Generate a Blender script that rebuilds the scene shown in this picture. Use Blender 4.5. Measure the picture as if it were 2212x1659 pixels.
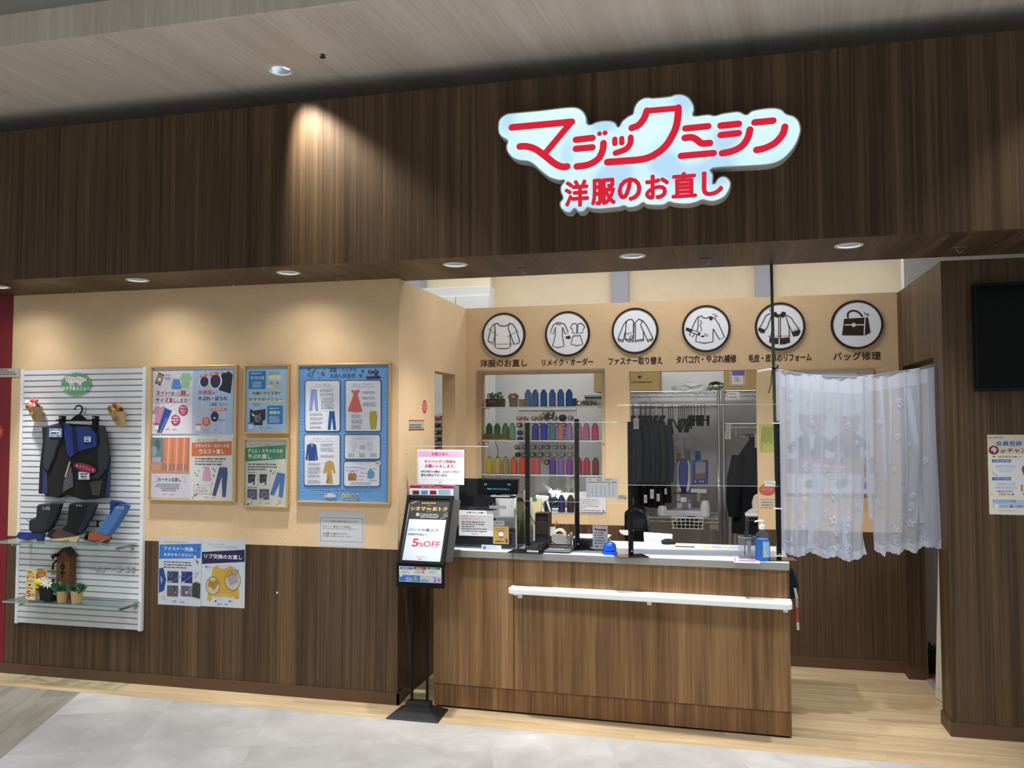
import bpy, bmesh, math, random
from mathutils import Vector, Matrix
for o in list(bpy.data.objects): bpy.data.objects.remove(o)
SC = bpy.context.scene; COL = SC.collection; PI = math.pi
random.seed(7)

# ---------------------------------------------------------------- camera
IW, IH, FPX = 2212, 1659, 1830.44
R_ = Vector((.9713, .2381, -.0017)); F_ = Vector((-.2377, .9702, .0472)).normalized()
R_ = (R_ - F_*R_.dot(F_)).normalized(); U_ = R_.cross(F_); EYE = Vector((0, 0, 1.66))
cd = bpy.data.cameras.new('camera'); cam = bpy.data.objects.new('camera', cd); COL.objects.link(cam)
cd.sensor_fit = 'HORIZONTAL'; cd.sensor_width = 36; cd.lens = 36*FPX/IW; cd.clip_start = .05
cam.matrix_world = Matrix(((R_.x, U_.x, -F_.x, 0), (R_.y, U_.y, -F_.y, 0), (R_.z, U_.z, -F_.z, 1.66), (0, 0, 0, 1)))
SC.camera = cam

# ---------------------------------------------------------------- world, exposure, big lights
SC.view_settings.view_transform = 'Standard'; SC.view_settings.look = 'None'
SC.view_settings.gamma = 1; SC.view_settings.use_curve_mapping = False
SC.view_settings.exposure = 0.0
w = bpy.data.worlds.new('mall'); SC.world = w; w.use_nodes = True
bg = w.node_tree.nodes['Background']; bg.inputs[0].default_value = (.96, .97, 1, 1); bg.inputs[1].default_value = .55
def light(name, kind, loc, target, power, color=(1, 1, 1), **kw):
    d = bpy.data.lights.new(name, kind); d.energy = power; d.color = color
    for k, v in kw.items(): setattr(d, k, v)
    o = bpy.data.objects.new(name, d); COL.objects.link(o); o.location = loc
    o.rotation_euler = (Vector(target)-Vector(loc)).to_track_quat('-Z', 'Y').to_euler()
    return o
def area(name, x, y, z, sx, sy, power, color=(1, 1, 1)):
    return light(name, 'AREA', (x, y, z), (x, y, z-1), power, color, shape='RECTANGLE', size=sx, size_y=sy)
# ceiling light of the mall corridor behind the viewer, and of the workroom behind the shop front
for x in (-7.2, -4.2, -1.2, 1.8): area('mall_light', x, 1.6, 3.72, 2.4, .8, 66, (.97, .985, 1)).data.spread = math.radians(125)
area('workroom_light', -1.2, 6.9, 3.30, 1.9, .35, 11, (.93, .97, 1))
area('workroom_light', .9, 6.9, 3.30, 1.9, .35, 9, (.93, .97, 1))
area('workroom_light', -2.6, 6.2, 3.30, .4, 1.6, 9, (.93, .97, 1))
area('niche_fill', -.35, 5.5, 3.40, 1.9, .3, 34, (1, .98, .95))  # unseen lamp above the niche, added to brighten its back wall
# ---------------------------------------------------------------- materials
def lin(c):
    if isinstance(c, str): c = [int(c[i:i+2], 16) for i in (0, 2, 4)]
    return tuple((v/255/12.92 if v <= 10 else ((v/255+.055)/1.055)**2.4) for v in c[:3])
MATS = {}
def mat(c, rough=.6, metal=0., emit=0., alpha=1., trans=0., name=None, spec=.5, coat=0., ior=1.45):
    key = (str(c), rough, metal, emit, alpha, trans, spec, coat)
    if key in MATS: return MATS[key]
    m = bpy.data.materials.new(name or 'colour'); m.use_nodes = True
    b = m.node_tree.nodes['Principled BSDF']; l = (*lin(c), 1)
    b.inputs['Base Color'].default_value = l; b.inputs['Roughness'].default_value = rough
    b.inputs['Metallic'].default_value = metal; b.inputs['Specular IOR Level'].default_value = spec
    b.inputs['IOR'].default_value = ior
    if emit: b.inputs['Emission Color'].default_value = l; b.inputs['Emission Strength'].default_value = emit
    if alpha < 1: b.inputs['Alpha'].default_value = alpha
    if trans: b.inputs['Transmission Weight'].default_value = trans
    if coat: b.inputs['Coat Weight'].default_value = coat
    m.diffuse_color = l
    MATS[key] = m; return m
def nodes_mat(name, rough=.5, spec=.5):
    m = bpy.data.materials.new(name); m.use_nodes = True
    nt = m.node_tree; b = nt.nodes['Principled BSDF']; b.inputs['Roughness'].default_value = rough
    b.inputs['Specular IOR Level'].default_value = spec
    N = lambda t, **k: _node(nt, t, k); L = nt.links.new
    return m, b, N, L
def _node(nt, t, k):
    n = nt.nodes.new(t)
    for a, v in k.items():
        if a.startswith('i_'):
            key = a[2:]; n.inputs[int(key) if key.isdigit() else key.replace('_', ' ')].default_value = v
        else: setattr(n, a, v)
    return n
def ramp(N, stops):
    r = N('ShaderNodeValToRGB'); e = r.color_ramp.elements
    while len(e) < len(stops): e.new(.5)
    for k, (p, c) in enumerate(stops): e[k].position = p; e[k].color = (*lin(c), 1)
    return r
def wood(name, cols, grain='Z', across=9., along=.35, fine=70., rough=.45, rot=0., finemix=.45, spec=.22, off=(0, 0, 0)):
    m, b, N, L = nodes_mat(name, rough, spec)
    tc = N('ShaderNodeTexCoord'); mp = N('ShaderNodeMapping'); mp.inputs['Rotation'].default_value = (0, 0, rot)
    mp.inputs['Location'].default_value = off
    L(tc.outputs['Object'], mp.inputs[0])
    def sc(a, l):
        v = {'X': (l, a, a), 'Y': (a, l, a), 'Z': (a, a, l)}[grain]
        s = N('ShaderNodeVectorMath', operation='MULTIPLY'); s.inputs[1].default_value = v
        L(mp.outputs[0], s.inputs[0]); return s
    s1 = sc(across, along); s2 = sc(fine, along*3)
    n1 = N('ShaderNodeTexNoise', i_Scale=1., i_Detail=3., i_Roughness=.55, i_Distortion=.6); L(s1.outputs[0], n1.inputs['Vector'])
    n2 = N('ShaderNodeTexNoise', i_Scale=1., i_Detail=2., i_Roughness=.6, i_Distortion=.2); L(s2.outputs[0], n2.inputs['Vector'])
    mx = N('ShaderNodeMix', data_type='FLOAT'); mx.inputs[0].default_value = finemix
    L(n1.outputs['Fac'], mx.inputs[2]); L(n2.outputs['Fac'], mx.inputs[3])
    r = ramp(N, list(zip((.28, .45, .58, .74), cols)))
    L(mx.outputs[0], r.inputs[0]); L(r.outputs[0], b.inputs['Base Color'])
    return m
M_DARK = wood('dark_walnut_laminate', ('2e2419', '483828', '5c4934', '745d45'), 'Z', 11, .25, 75)
M_SOFFIT = wood('dark_walnut_soffit', ('2e2419', '483828', '5c4934', '745d45'), 'Y', 11, .5, 75)
M_CEIL = wood('pale_taupe_wood', ('c4b8aa', 'd3c8bb', 'dbd2c6', 'e5ded5'), 'Y', 7, .35, 50, .55, rot=.1)
M_CEILV = wood('pale_taupe_wood_edge', ('c4b8aa', 'd3c8bb', 'dbd2c6', 'e5ded5'), 'Z', 7, .5, 50, .55)
M_OAK = wood('walnut_counter_laminate', ('4e3822', '735638', '8c6c49', 'a68660'), 'Z', 8, .45, 60, .4, finemix=.4)
M_OAKK = wood('walnut_kick_laminate', ('463220', '674c31', '805f40', '987753'), 'Z', 12, .6, 70, .45)
M_OAKH = wood('walnut_counter_rail', ('4e3822', '735638', '8c6c49', 'a68660'), 'Z', 9, .45, 60, .4, off=(3, 1, 2))
M_BASE = mat('553f2d', .5, name='brown_vinyl_skirting')
def plaster(name, c, bump=.25):
    m, b, N, L = nodes_mat(name, .75, .3)
    tc = N('ShaderNodeTexCoord')
    n = N('ShaderNodeTexNoise', i_Scale=9., i_Detail=4., i_Roughness=.6); L(tc.outputs['Object'], n.inputs['Vector'])
    hi = [min(255, int(int(c[i:i+2], 16)*1.012)) for i in (0, 2, 4)]; lo = [int(int(c[i:i+2], 16)*.988) for i in (0, 2, 4)]
    r = ramp(N, [(.3, lo), (.7, hi)]); L(n.outputs['Fac'], r.inputs[0]); L(r.outputs[0], b.inputs['Base Color'])
    v = N('ShaderNodeTexNoise', i_Scale=26., i_Detail=3., i_Roughness=.7, i_Distortion=1.6); L(tc.outputs['Object'], v.inputs['Vector'])
    rr = N('ShaderNodeMapRange'); rr.inputs[1].default_value = .56; rr.inputs[2].default_value = .66; L(v.outputs['Fac'], rr.inputs[0])
    bp = N('ShaderNodeBump', i_Strength=bump, i_Distance=.006); L(rr.outputs[0], bp.inputs['Height']); L(bp.outputs[0], b.inputs['Normal'])
    return m
M_CREAM = plaster('peach_plaster_paper', 'dcbf98')
M_CREAM2 = plaster('pale_cream_paper', 'f0e0c2', .1)
M_WHITEW = mat('e6e8ea', .7, name='white_wall_paint')
M_GREYC = mat('a9abb8', .6, name='grey_lilac_steel')
def planks():
    m, b, N, L = nodes_mat('light_oak_planks', .42, .45)
    tc = N('ShaderNodeTexCoord')
    br = N('ShaderNodeTexBrick', offset=.37, i_Scale=1., i_Mortar_Size=.0012, i_Brick_Width=1.25, i_Row_Height=.15, i_Bias=0.)
    br.inputs['Color1'].default_value = (0, 0, 0, 1); br.inputs['Color2'].default_value = (1, 1, 1, 1); br.inputs['Mortar'].default_value = (.3, .3, .3, 1)
    L(tc.outputs['Object'], br.inputs['Vector'])
    s = N('ShaderNodeVectorMath', operation='MULTIPLY'); s.inputs[1].default_value = (1.6, 22, 1); L(tc.outputs['Object'], s.inputs[0])
    add = N('ShaderNodeVectorMath', operation='ADD'); L(s.outputs[0], add.inputs[0]); 
    sc2 = N('ShaderNodeVectorMath', operation='SCALE'); sc2.inputs['Scale'].default_value = 7.; L(br.outputs['Color'], sc2.inputs[0]); L(sc2.outputs[0], add.inputs[1])
    n = N('ShaderNodeTexNoise', i_Scale=1., i_Detail=4., i_Roughness=.6, i_Distortion=.7); L(add.outputs[0], n.inputs['Vector'])
    mx = N('ShaderNodeMix', data_type='FLOAT'); mx.inputs[0].default_value = .18; L(n.outputs['Fac'], mx.inputs[2]); L(br.outputs['Color'], mx.inputs[3])
    r = ramp(N, [(.2, 'a08864'), (.42, 'bfa783'), (.6, 'd0b995'), (.85, 'e2d1b2')]); L(mx.outputs[0], r.inputs[0]); L(r.outputs[0], b.inputs['Base Color'])
    return m
M_PLANK = planks()
def stone():
    m, b, N, L = nodes_mat('pale_stone_tiles', .38, .4)
    tc = N('ShaderNodeTexCoord'); mp = N('ShaderNodeMapping'); mp.inputs['Rotation'].default_value = (0, 0, math.radians(20)); mp.vector_type = 'TEXTURE'
    mp.inputs['Location'].default_value = (-2.374, 4.020, 0)
    L(tc.outputs['Object'], mp.inputs[0])
    br = N('ShaderNodeTexBrick', offset=0., i_Scale=1., i_Mortar_Size=.0014, i_Brick_Width=.61, i_Row_Height=.61, i_Bias=-.1)
    br.inputs['Color1'].default_value = (.15, .15, .15, 1); br.inputs['Color2'].default_value = (.85, .85, .85, 1); br.inputs['Mortar'].default_value = (.35, .35, .35, 1)
    L(mp.outputs[0], br.inputs['Vector'])
    sc2 = N('ShaderNodeVectorMath', operation='SCALE'); sc2.inputs['Scale'].default_value = 5.; L(br.outputs['Color'], sc2.inputs[0])
    add = N('ShaderNodeVectorMath', operation='ADD'); L(tc.outputs['Object'], add.inputs[0]); L(sc2.outputs[0], add.inputs[1])
    n = N('ShaderNodeTexNoise', i_Scale=4.2, i_Detail=5., i_Roughness=.62, i_Distortion=.5); L(add.outputs[0], n.inputs['Vector'])
    mx = N('ShaderNodeMix', data_type='FLOAT'); mx.inputs[0].default_value = .30; L(n.outputs['Fac'], mx.inputs[2]); L(br.outputs['Color'], mx.inputs[3])
    r = ramp(N, [(.25, 'a5a3a2'), (.45, 'b4b3b2'), (.62, 'c3c3c3'), (.8, 'd6d6d7')]); L(mx.outputs[0], r.inputs[0]); L(r.outputs[0], b.inputs['Base Color'])
    return m
M_STONE = stone()
def greyplank():
    m, b, N, L = nodes_mat('grey_wood_tiles', .42, .4)
    tc = N('ShaderNodeTexCoord'); mp = N('ShaderNodeMapping'); mp.inputs['Rotation'].default_value = (0, 0, math.radians(21)); mp.vector_type = 'TEXTURE'
    mp.inputs['Location'].default_value = (-3.854, 4.492, 0)
    L(tc.outputs['Object'], mp.inputs[0])
    sw = N('ShaderNodeSeparateXYZ'); cb = N('ShaderNodeCombineXYZ'); L(mp.outputs[0], sw.inputs[0]); L(sw.outputs[1], cb.inputs[0]); L(sw.outputs[0], cb.inputs[1])
    br = N('ShaderNodeTexBrick', offset=.5, i_Scale=1., i_Mortar_Size=.001, i_Brick_Width=.95, i_Row_Height=.22, i_Bias=0.)
    br.inputs['Color1'].default_value = (.1, .1, .1, 1); br.inputs['Color2'].default_value = (.9, .9, .9, 1); br.inputs['Mortar'].default_value = (.2, .2, .2, 1)
    L(cb.outputs[0], br.inputs['Vector'])
    s = N('ShaderNodeVectorMath', operation='MULTIPLY'); s.inputs[1].default_value = (2, 26, 1); L(cb.outputs[0], s.inputs[0])
    n = N('ShaderNodeTexNoise', i_Scale=1., i_Detail=4., i_Roughness=.6); L(s.outputs[0], n.inputs['Vector'])
    mx = N('ShaderNodeMix', data_type='FLOAT'); mx.inputs[0].default_value = .3; L(n.outputs['Fac'], mx.inputs[2]); L(br.outputs['Color'], mx.inputs[3])
    r = ramp(N, [(.25, '76746a'), (.45, '89877c'), (.6, '989689'), (.8, 'a8a69b')]); L(mx.outputs[0], r.inputs[0]); L(r.outputs[0], b.inputs['Base Color'])
    return m
M_GREYP = greyplank()
def glass_mat(name, tint=(.97, .985, .98), refl=1.45, haze=0.):
    m = bpy.data.materials.new(name); m.use_nodes = True; nt = m.node_tree; nt.nodes.remove(nt.nodes['Principled BSDF'])
    out = nt.nodes['Material Output']; L = nt.links.new
    tr = nt.nodes.new('ShaderNodeBsdfTransparent'); tr.inputs[0].default_value = (*tint, 1)
    gl = nt.nodes.new('ShaderNodeBsdfGlossy'); gl.inputs['Roughness'].default_value = .03
    fr = nt.nodes.new('ShaderNodeFresnel'); fr.inputs[0].default_value = refl
    mx = nt.nodes.new('ShaderNodeMixShader'); L(fr.outputs[0], mx.inputs[0]); L(tr.outputs[0], mx.inputs[1]); L(gl.outputs[0], mx.inputs[2])
    last = mx
    if haze:
        df = nt.nodes.new('ShaderNodeBsdfDiffuse'); df.inputs[0].default_value = (.9, .92, .93, 1)
        m2 = nt.nodes.new('ShaderNodeMixShader'); m2.inputs[0].default_value = haze; L(mx.outputs[0], m2.inputs[1]); L(df.outputs[0], m2.inputs[2]); last = m2
    L(last.outputs[0], out.inputs[0]); return m
G_CLEAR = glass_mat('clear_acrylic', (.985, .992, .99), 1.22, haze=.004)
G_SHELF = glass_mat('shelf_glass', (.86, .95, .93), haze=.06)
G_EDGE = mat('9fc7bd', .2, name='glass_edge', alpha=.7)
M_BLACK = mat('101012', .4, spec=.2, name='black_metal'); M_BLACKP = mat('131316', .5, spec=.2, name='black_plastic')
M_CHROME = mat('c9ccd0', .22, 1., name='chrome'); M_WHITE = mat('eceeef', .45, name='white_plastic'); M_STEEL = mat('a9adb0', .35, .9, name='brushed_aluminium')
M_GOLD = mat('c9ad7c', .38, .55, name='champagne_aluminium')

# ---------------------------------------------------------------- mesh helpers
class MB:
    """collects shapes into one mesh, in the coordinates of its future parent"""
    def __init__(s): s.bm = bmesh.new(); s.mats = []; s.cur = 0
    def m(s, material):
        if material not in s.mats: s.mats.append(material)
        s.cur = s.mats.index(material); return s
    def face(s, vs):
        try: f = s.bm.faces.new(vs); f.material_index = s.cur; return f
        except ValueError: return None
    def poly(s, pts): return s.face([s.bm.verts.new(p) for p in pts])
    def box(s, x0, y0, z0, x1, y1, z1):
        v = [s.bm.verts.new((x, y, z)) for x in (x0, x1) for y in (y0, y1) for z in (z0, z1)]
        for q in ((0, 1, 3, 2), (4, 6, 7, 5), (0, 4, 5, 1), (2, 3, 7, 6), (0, 2, 6, 4), (1, 5, 7, 3)): s.face([v[i] for i in q])
        return s
    def cbox(s, c, d): return s.box(c[0]-d[0]/2, c[1]-d[1]/2, c[2]-d[2]/2, c[0]+d[0]/2, c[1]+d[1]/2, c[2]+d[2]/2)
    def rings(s, rings, cap=True, closed=True):
        R = [[s.bm.verts.new(p) for p in r] for r in rings]; n = len(R[0])
        for a, b in zip(R, R[1:]):
            for i in range(n if closed else n-1): s.face((a[i], a[(i+1) % n], b[(i+1) % n], b[i]))
        if cap and closed:
            s.face(R[0][::-1]); s.face(R[-1])
        return s
    def tube(s, pts, r, n=8, cap=True):
        pts = [Vector(p) for p in pts]; rs = r if isinstance(r, (list, tuple)) else [r]*len(pts); out = []
        nrm = None
        for i, p in enumerate(pts):
            t = (pts[min(i+1, len(pts)-1)]-pts[max(i-1, 0)]).normalized()
            if nrm is None: nrm = t.orthogonal().normalized()
            nrm = (nrm-t*nrm.dot(t)); nrm = nrm.normalized() if nrm.length > 1e-6 else t.orthogonal().normalized(); bn = t.cross(nrm)
            out.append([p+(nrm*math.cos(a)+bn*math.sin(a))*rs[i] for a in [2*PI*k/n for k in range(n)]])
        return s.rings(out, cap)
    def lathe(s, prof, n=20, c=(0, 0, 0), axis='Z', cap=True):
        out = []
        for r, h in prof:
            ring = []
            for k in range(n):
                a = 2*PI*k/n; x, y = r*math.cos(a), r*math.sin(a)
                ring.append({'Z': (c[0]+x, c[1]+y, c[2]+h), 'Y': (c[0]+x, c[1]+h, c[2]-y), 'X': (c[0]+h, c[1]+x, c[2]+y)}[axis])
            out.append(ring)
        return s.rings(out, cap)
    def prism(s, pts, y0, y1):
        """outline in x, z pushed from y0 to y1"""
        a = [s.bm.verts.new((x, y0, z)) for x, z in pts]; b = [s.bm.verts.new((x, y1, z)) for x, z in pts]; n = len(pts)
        s.face(a); s.face(b[::-1])
        for i in range(n): s.face((a[i], b[i], b[(i+1) % n], a[(i+1) % n]))
        return s
    def ball(s, c, r, n=10, m=7, sq=(1, 1, 1)):
        rg = []
        for j in range(m+1):
            t = PI*(.02+.96*j/m); rg.append([(c[0]+r*sq[0]*math.sin(t)*math.cos(2*PI*k/n), c[1]+r*sq[1]*math.sin(t)*math.sin(2*PI*k/n), c[2]-r*sq[2]*math.cos(t)) for k in range(n)])
        return s.rings(rg)
    def build(s, name, parent=None, material=None, smooth=False, bevel=0., loc=None, angle=.6, fix=True):
        me = bpy.data.meshes.new(name)
        if fix: bmesh.ops.recalc_face_normals(s.bm, faces=s.bm.faces)
        s.bm.to_mesh(me); s.bm.free()
        for mm in (s.mats or [material]): me.materials.append(mm)
        if material and s.mats and material not in s.mats: pass
        if smooth:
            for p in me.polygons: p.use_smooth = True
            try: me.set_sharp_from_angle(angle=angle)
            except Exception: pass
        o = bpy.data.objects.new(name, me); COL.objects.link(o)
        if parent: o.parent = parent
        if loc: o.location = loc
        if bevel:
            md = o.modifiers.new('bevel', 'BEVEL'); md.width = bevel; md.segments = 2; md.limit_method = 'ANGLE'
        return o
def tag(o, label, cat=None, group=None):
    o['label'] = label
    if cat: o['category'] = cat
    if group: o['group'] = group
    return o
def thing(name, label, cat, loc=(0, 0, 0), group=None, rz=0):
    o = bpy.data.objects.new(name, None); COL.objects.link(o); o.location = loc; o.rotation_euler = (0, 0, rz); o.empty_display_size = .1
    return tag(o, label, cat, group)
def struct(o, label=None, cat='wall'):
    o['kind'] = 'structure'; o['category'] = cat
    if label: o['label'] = label
    return o
def clone(o, parent=None):
    c = o.copy(); COL.objects.link(c); c.parent = parent
    for ch in list(o.children): clone(ch, c)
    return c
def recolour(o, material):
    """gives one object its own material without touching the shared mesh"""
    for sl in o.material_slots: sl.link = 'OBJECT'; sl.material = material
# flat outlines with holes, and lettering, both filled by a throw-away curve
_tc = bpy.data.curves.new('lettering', 'FONT'); _to = bpy.data.objects.new('lettering', _tc); COL.objects.link(_to)
_tcache = {}
def glyphs(text, bold=0.):
    key = (text, bold)
    if key not in _tcache:
        _tc.body = text; _tc.offset = bold; _tc.resolution_u = 3
        dg = bpy.context.evaluated_depsgraph_get(); dg.update(); ev = _to.evaluated_get(dg); me = ev.to_mesh()
        vs = [(v.co.x, v.co.y) for v in me.vertices]; fs = [tuple(p.vertices) for p in me.polygons]; ev.to_mesh_clear()
        xs = [v[0] for v in vs]; ys = [v[1] for v in vs]
        _tcache[key] = (vs, fs, min(xs), max(xs), min(ys), max(ys))
    return _tcache[key]
def filled(outer, holes):
    c = bpy.data.curves.new('outline', 'CURVE'); c.dimensions = '2D'; c.fill_mode = 'BOTH'
    for loop in [outer]+list(holes):
        sp = c.splines.new('POLY'); sp.points.add(len(loop)-1); sp.use_cyclic_u = True
        for p, q in zip(sp.points, loop): p.co = (q[0], q[1], 0, 1)
    o = bpy.data.objects.new('outline', c); COL.objects.link(o); dg = bpy.context.evaluated_depsgraph_get(); dg.update()
    me = o.evaluated_get(dg).to_mesh(); vs = [(v.co.x, v.co.y) for v in me.vertices]; fs = [tuple(p.vertices) for p in me.polygons]
    o.evaluated_get(dg).to_mesh_clear(); bpy.data.objects.remove(o); bpy.data.curves.remove(c)
    return vs, fs
def circle(cx, cy, r, n=24): return [(cx+r*math.cos(2*PI*k/n), cy+r*math.sin(2*PI*k/n)) for k in range(n)]
def rect(x0, y0, x1, y1): return [(x0, y0), (x1, y0), (x1, y1), (x0, y1)]
def slab(name, outer, holes, to3, t, material):
    """a plate with openings: outline in the plate's own 2D, to3(u, v, d) places it, d runs through the thickness"""
    vs, fs = filled(outer, holes); b = MB().m(material)
    for d in (0, t):
        vv = [b.bm.verts.new(to3(u, v, d)) for u, v in vs]
        for f in fs: b.face([vv[i] for i in f])
    for loop in [outer]+list(holes):
        n = len(loop)
        for i in range(n):
            (u0, v0), (u1, v1) = loop[i], loop[(i+1) % n]
            b.poly([to3(u0, v0, 0), to3(u1, v1, 0), to3(u1, v1, t), to3(u0, v0, t)])
    bmesh.ops.remove_doubles(b.bm, verts=b.bm.verts, dist=1e-5)
    return b.build(name)
def catmull(pts, n=6, closed=False):
    P = [Vector((*p, 0)[:3]) if len(p) == 2 else Vector(p) for p in pts]; N = len(P); out = []
    for i in range(N if closed else N-1):
        g = (lambda k: P[k % N]) if closed else (lambda k: P[max(0, min(N-1, k))])
        a, b, c, d = g(i-1), g(i), g(i+1), g(i+2)
        for k in range(n):
            t = k/n; out.append(.5*((2*b)+(c-a)*t+(2*a-5*b+4*c-d)*t*t+(3*b-a-3*c+d)*t**3))
    if not closed: out.append(P[-1])
    return [tuple(p) if len(pts[0]) == 3 else (p.x, p.y) for p in out]

# ---------------------------------------------------------------- measuring the place
def ray(px, py): return F_+R_*((px-IW/2)/FPX)-U_*((py-IH/2)/FPX)
def on(px, py, axis, v):
    """where the sight line through a spot of the photograph meets the plane axis = v of the place"""
    d = ray(px, py); return EYE+d*((v-EYE[axis])/d[axis])
atx = lambda px, py, v: on(px, py, 0, v); aty = lambda px, py, v: on(px, py, 1, v); atz = lambda px, py, v: on(px, py, 2, v)

GLARE_MIX = [0.]
def tone(c, f):  # mixes grey cover glare into the print colours and darkens them evenly
    if c is None or not f: return c
    v = [int(c[i:i+2], 16) for i in (0, 2, 4)]; return ''.join('%02x' % int((a*(1-f)+f*g)*.88) for a, g in zip(v, (178, 180, 184)))
class Sheet:
    """a printed flat thing (poster, plate, sticker) lying in a plane of the place; the print is part of its own mesh"""
    def __init__(s, name, tl, br, color, crop=(0, 0, 1), plane=None, t=.001, rough=.55, lift=.00006, **mk):
        fade = mk.pop('fade', GLARE_MIX[0]); color = tone(color, fade); s.fade = fade
        s.name = name; s.crop = crop; s.plane = plane; s.mk = dict(rough=rough, **mk); s.k = 0; s.lift = lift
        O, ex, ez = plane; s.O, s.ex, s.ez = Vector(O), Vector(ex), Vector(ez); s.nn = s.ez.cross(s.ex)  # nn points away from the viewer
        a = s.w3(*tl); b = s.w3(*br)
        s.x0, s.x1 = sorted(((a-s.O).dot(s.ex), (b-s.O).dot(s.ex))); s.z0, s.z1 = sorted(((a-s.O).dot(s.ez), (b-s.O).dot(s.ez)))
        s.base = s.O+s.ex*((s.x0+s.x1)/2)+s.ez*s.z0; s.w = s.x1-s.x0; s.h = s.z1-s.z0; s.t = t
        s.mb = MB()
        if color is not None:
            s.mb.m(mat(color, **s.mk)); s.mb.box(-s.w/2, 0, 0, s.w/2, t, s.h)
    def w3(s, x, y):
        d = ray(s.crop[0]+x*s.crop[2], s.crop[1]+y*s.crop[2]); n = s.ex.cross(s.ez)
        return EYE+d*((s.O-EYE).dot(n)/d.dot(n))
    def q(s, x, y):
        v = s.w3(x, y)-s.base; return v.dot(s.ex), v.dot(s.ez)
    def up(s): s.k += 1; return -s.lift*s.k
    def poly(s, pts, c, d=None, **k):
        d = s.up() if d is None else d
        s.mb.m(mat(tone(c, s.fade), **{**s.mk, **k})).poly([(a, d, b) for a, b in [s.q(*p) for p in pts]]); return s
    def rect(s, x0, y0, x1, y1, c, r=0., **k):
        a, b = s.q(x0, y0), s.q(x1, y1); X0, X1 = sorted((a[0], b[0])); Z0, Z1 = sorted((a[1], b[1])); d = s.up()
        R = r*s.unit(x0, y0)
        if R: pts = [(cx+R*math.cos(t), cz+R*math.sin(t)) for cx, cz, t0 in ((X1-R, Z1-R, 0), (X0+R, Z1-R, 1), (X0+R, Z0+R, 2), (X1-R, Z0+R, 3)) for t in [(t0+i/4)*PI/2 for i in range(5)]]
        else: pts = [(X0, Z0), (X1, Z0), (X1, Z1), (X0, Z1)]
        s.mb.m(mat(tone(c, s.fade), **{**s.mk, **k})).poly([(u, d, v) for u, v in pts]); return s
    def unit(s, x, y): a, b = s.q(x, y), s.q(x, y+10); return math.hypot(a[0]-b[0], a[1]-b[1])/10
    def frame(s, x0, y0, x1, y1, c, w, inner, r=0): return s.rect(x0, y0, x1, y1, c, r).rect(x0+w, y0+w, x1-w, y1-w, inner, max(0, r-w))
    def circ(s, cx, cy, r, c, ry=None, n=24, **k):
        u = s.unit(cx, cy); a = s.q(cx, cy); d = s.up(); ry = ry or r
        s.mb.m(mat(tone(c, s.fade), **{**s.mk, **k})).poly([(a[0]+x*u*r, d, a[1]+y*u*ry) for x, y in circle(0, 0, 1, n)]); return s
    def ring(s, cx, cy, r, w, c, n=28):
        u = s.unit(cx, cy); a = s.q(cx, cy); s.stroke([(a[0]+x*u*r, a[1]+y*u*r) for x, y in circle(0, 0, 1, n)], w*u, c, True); return s
    def stroke(s, P, w, c, closed=False, cap=False, **k):
        """a pen line of width w through points of the sheet's own plane"""
        d = s.up(); s.mb.m(mat(tone(c, s.fade), **{**s.mk, **k})); n = len(P); L, Rr = [], []
        for i in range(n):
            if closed: p, q = P[i-1], P[(i+1) % n]
            else: p, q = P[max(0, i-1)], P[min(n-1, i+1)]
            dx, dz = q[0]-p[0], q[1]-p[1]; l = math.hypot(dx, dz) or 1; nx, nz = -dz/l*w/2, dx/l*w/2
            L.append((P[i][0]+nx, d, P[i][1]+nz)); Rr.append((P[i][0]-nx, d, P[i][1]-nz))
        lv = [s.mb.bm.verts.new(p) for p in L]; rv = [s.mb.bm.verts.new(p) for p in Rr]
        for i in range(n if closed else n-1): s.mb.face((lv[i], lv[(i+1) % n], rv[(i+1) % n], rv[i]))
        if cap:
            for e in (P[0], P[-1]): s.mb.poly([(e[0]+x, d-.00005, e[1]+y) for x, y in circle(0, 0, w/2, 12)])
        return s
    def line(s, pts, w, c, closed=False, smooth=0, cap=False):
        if smooth: pts = catmull(pts, smooth, closed)
        return s.stroke([s.q(*p) for p in pts], w*s.unit(*pts[0]), c, closed, cap)
    def dash(s, a, b, w, c, n=8):
        for i in range(n):
            t0, t1 = i/n, (i+.6)/n
            s.k -= 1; s.line([(a[0]+(b[0]-a[0])*t, a[1]+(b[1]-a[1])*t) for t in (t0, t1)], w, c)
        s.k += 1; return s
    def text(s, t, x0, y0, x1, y1, c, bold=0., **k):
        """lettering fitted to the box it fills in the photograph"""
        vs, fs, a0, a1, b0, b1 = glyphs(t); p, q = s.q(x0, y0), s.q(x1, y1); d = -s.lift*(s.k+.5)
        s.mb.m(mat(tone(c, s.fade), **{**s.mk, **k})); W, H = q[0]-p[0], p[1]-q[1]; em = H/max(.75, b1-b0)*bold*1.0
        for j, (ox, oz) in enumerate([(0, 0)]+([(1, 0), (-1, 0), (0, 1), (0, -1), (.7, .7), (-.7, .7), (.7, -.7), (-.7, -.7)] if bold else [])):
            vv = [s.mb.bm.verts.new((p[0]+em+(x-a0)/(a1-a0)*(W-2*em)+ox*em, d-j*1e-6, q[1]+em+(y-b0)/(b1-b0)*(H-2*em)+oz*em)) for x, y in vs]
            for f in fs: s.mb.face([vv[i] for i in f])
        return s
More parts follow.
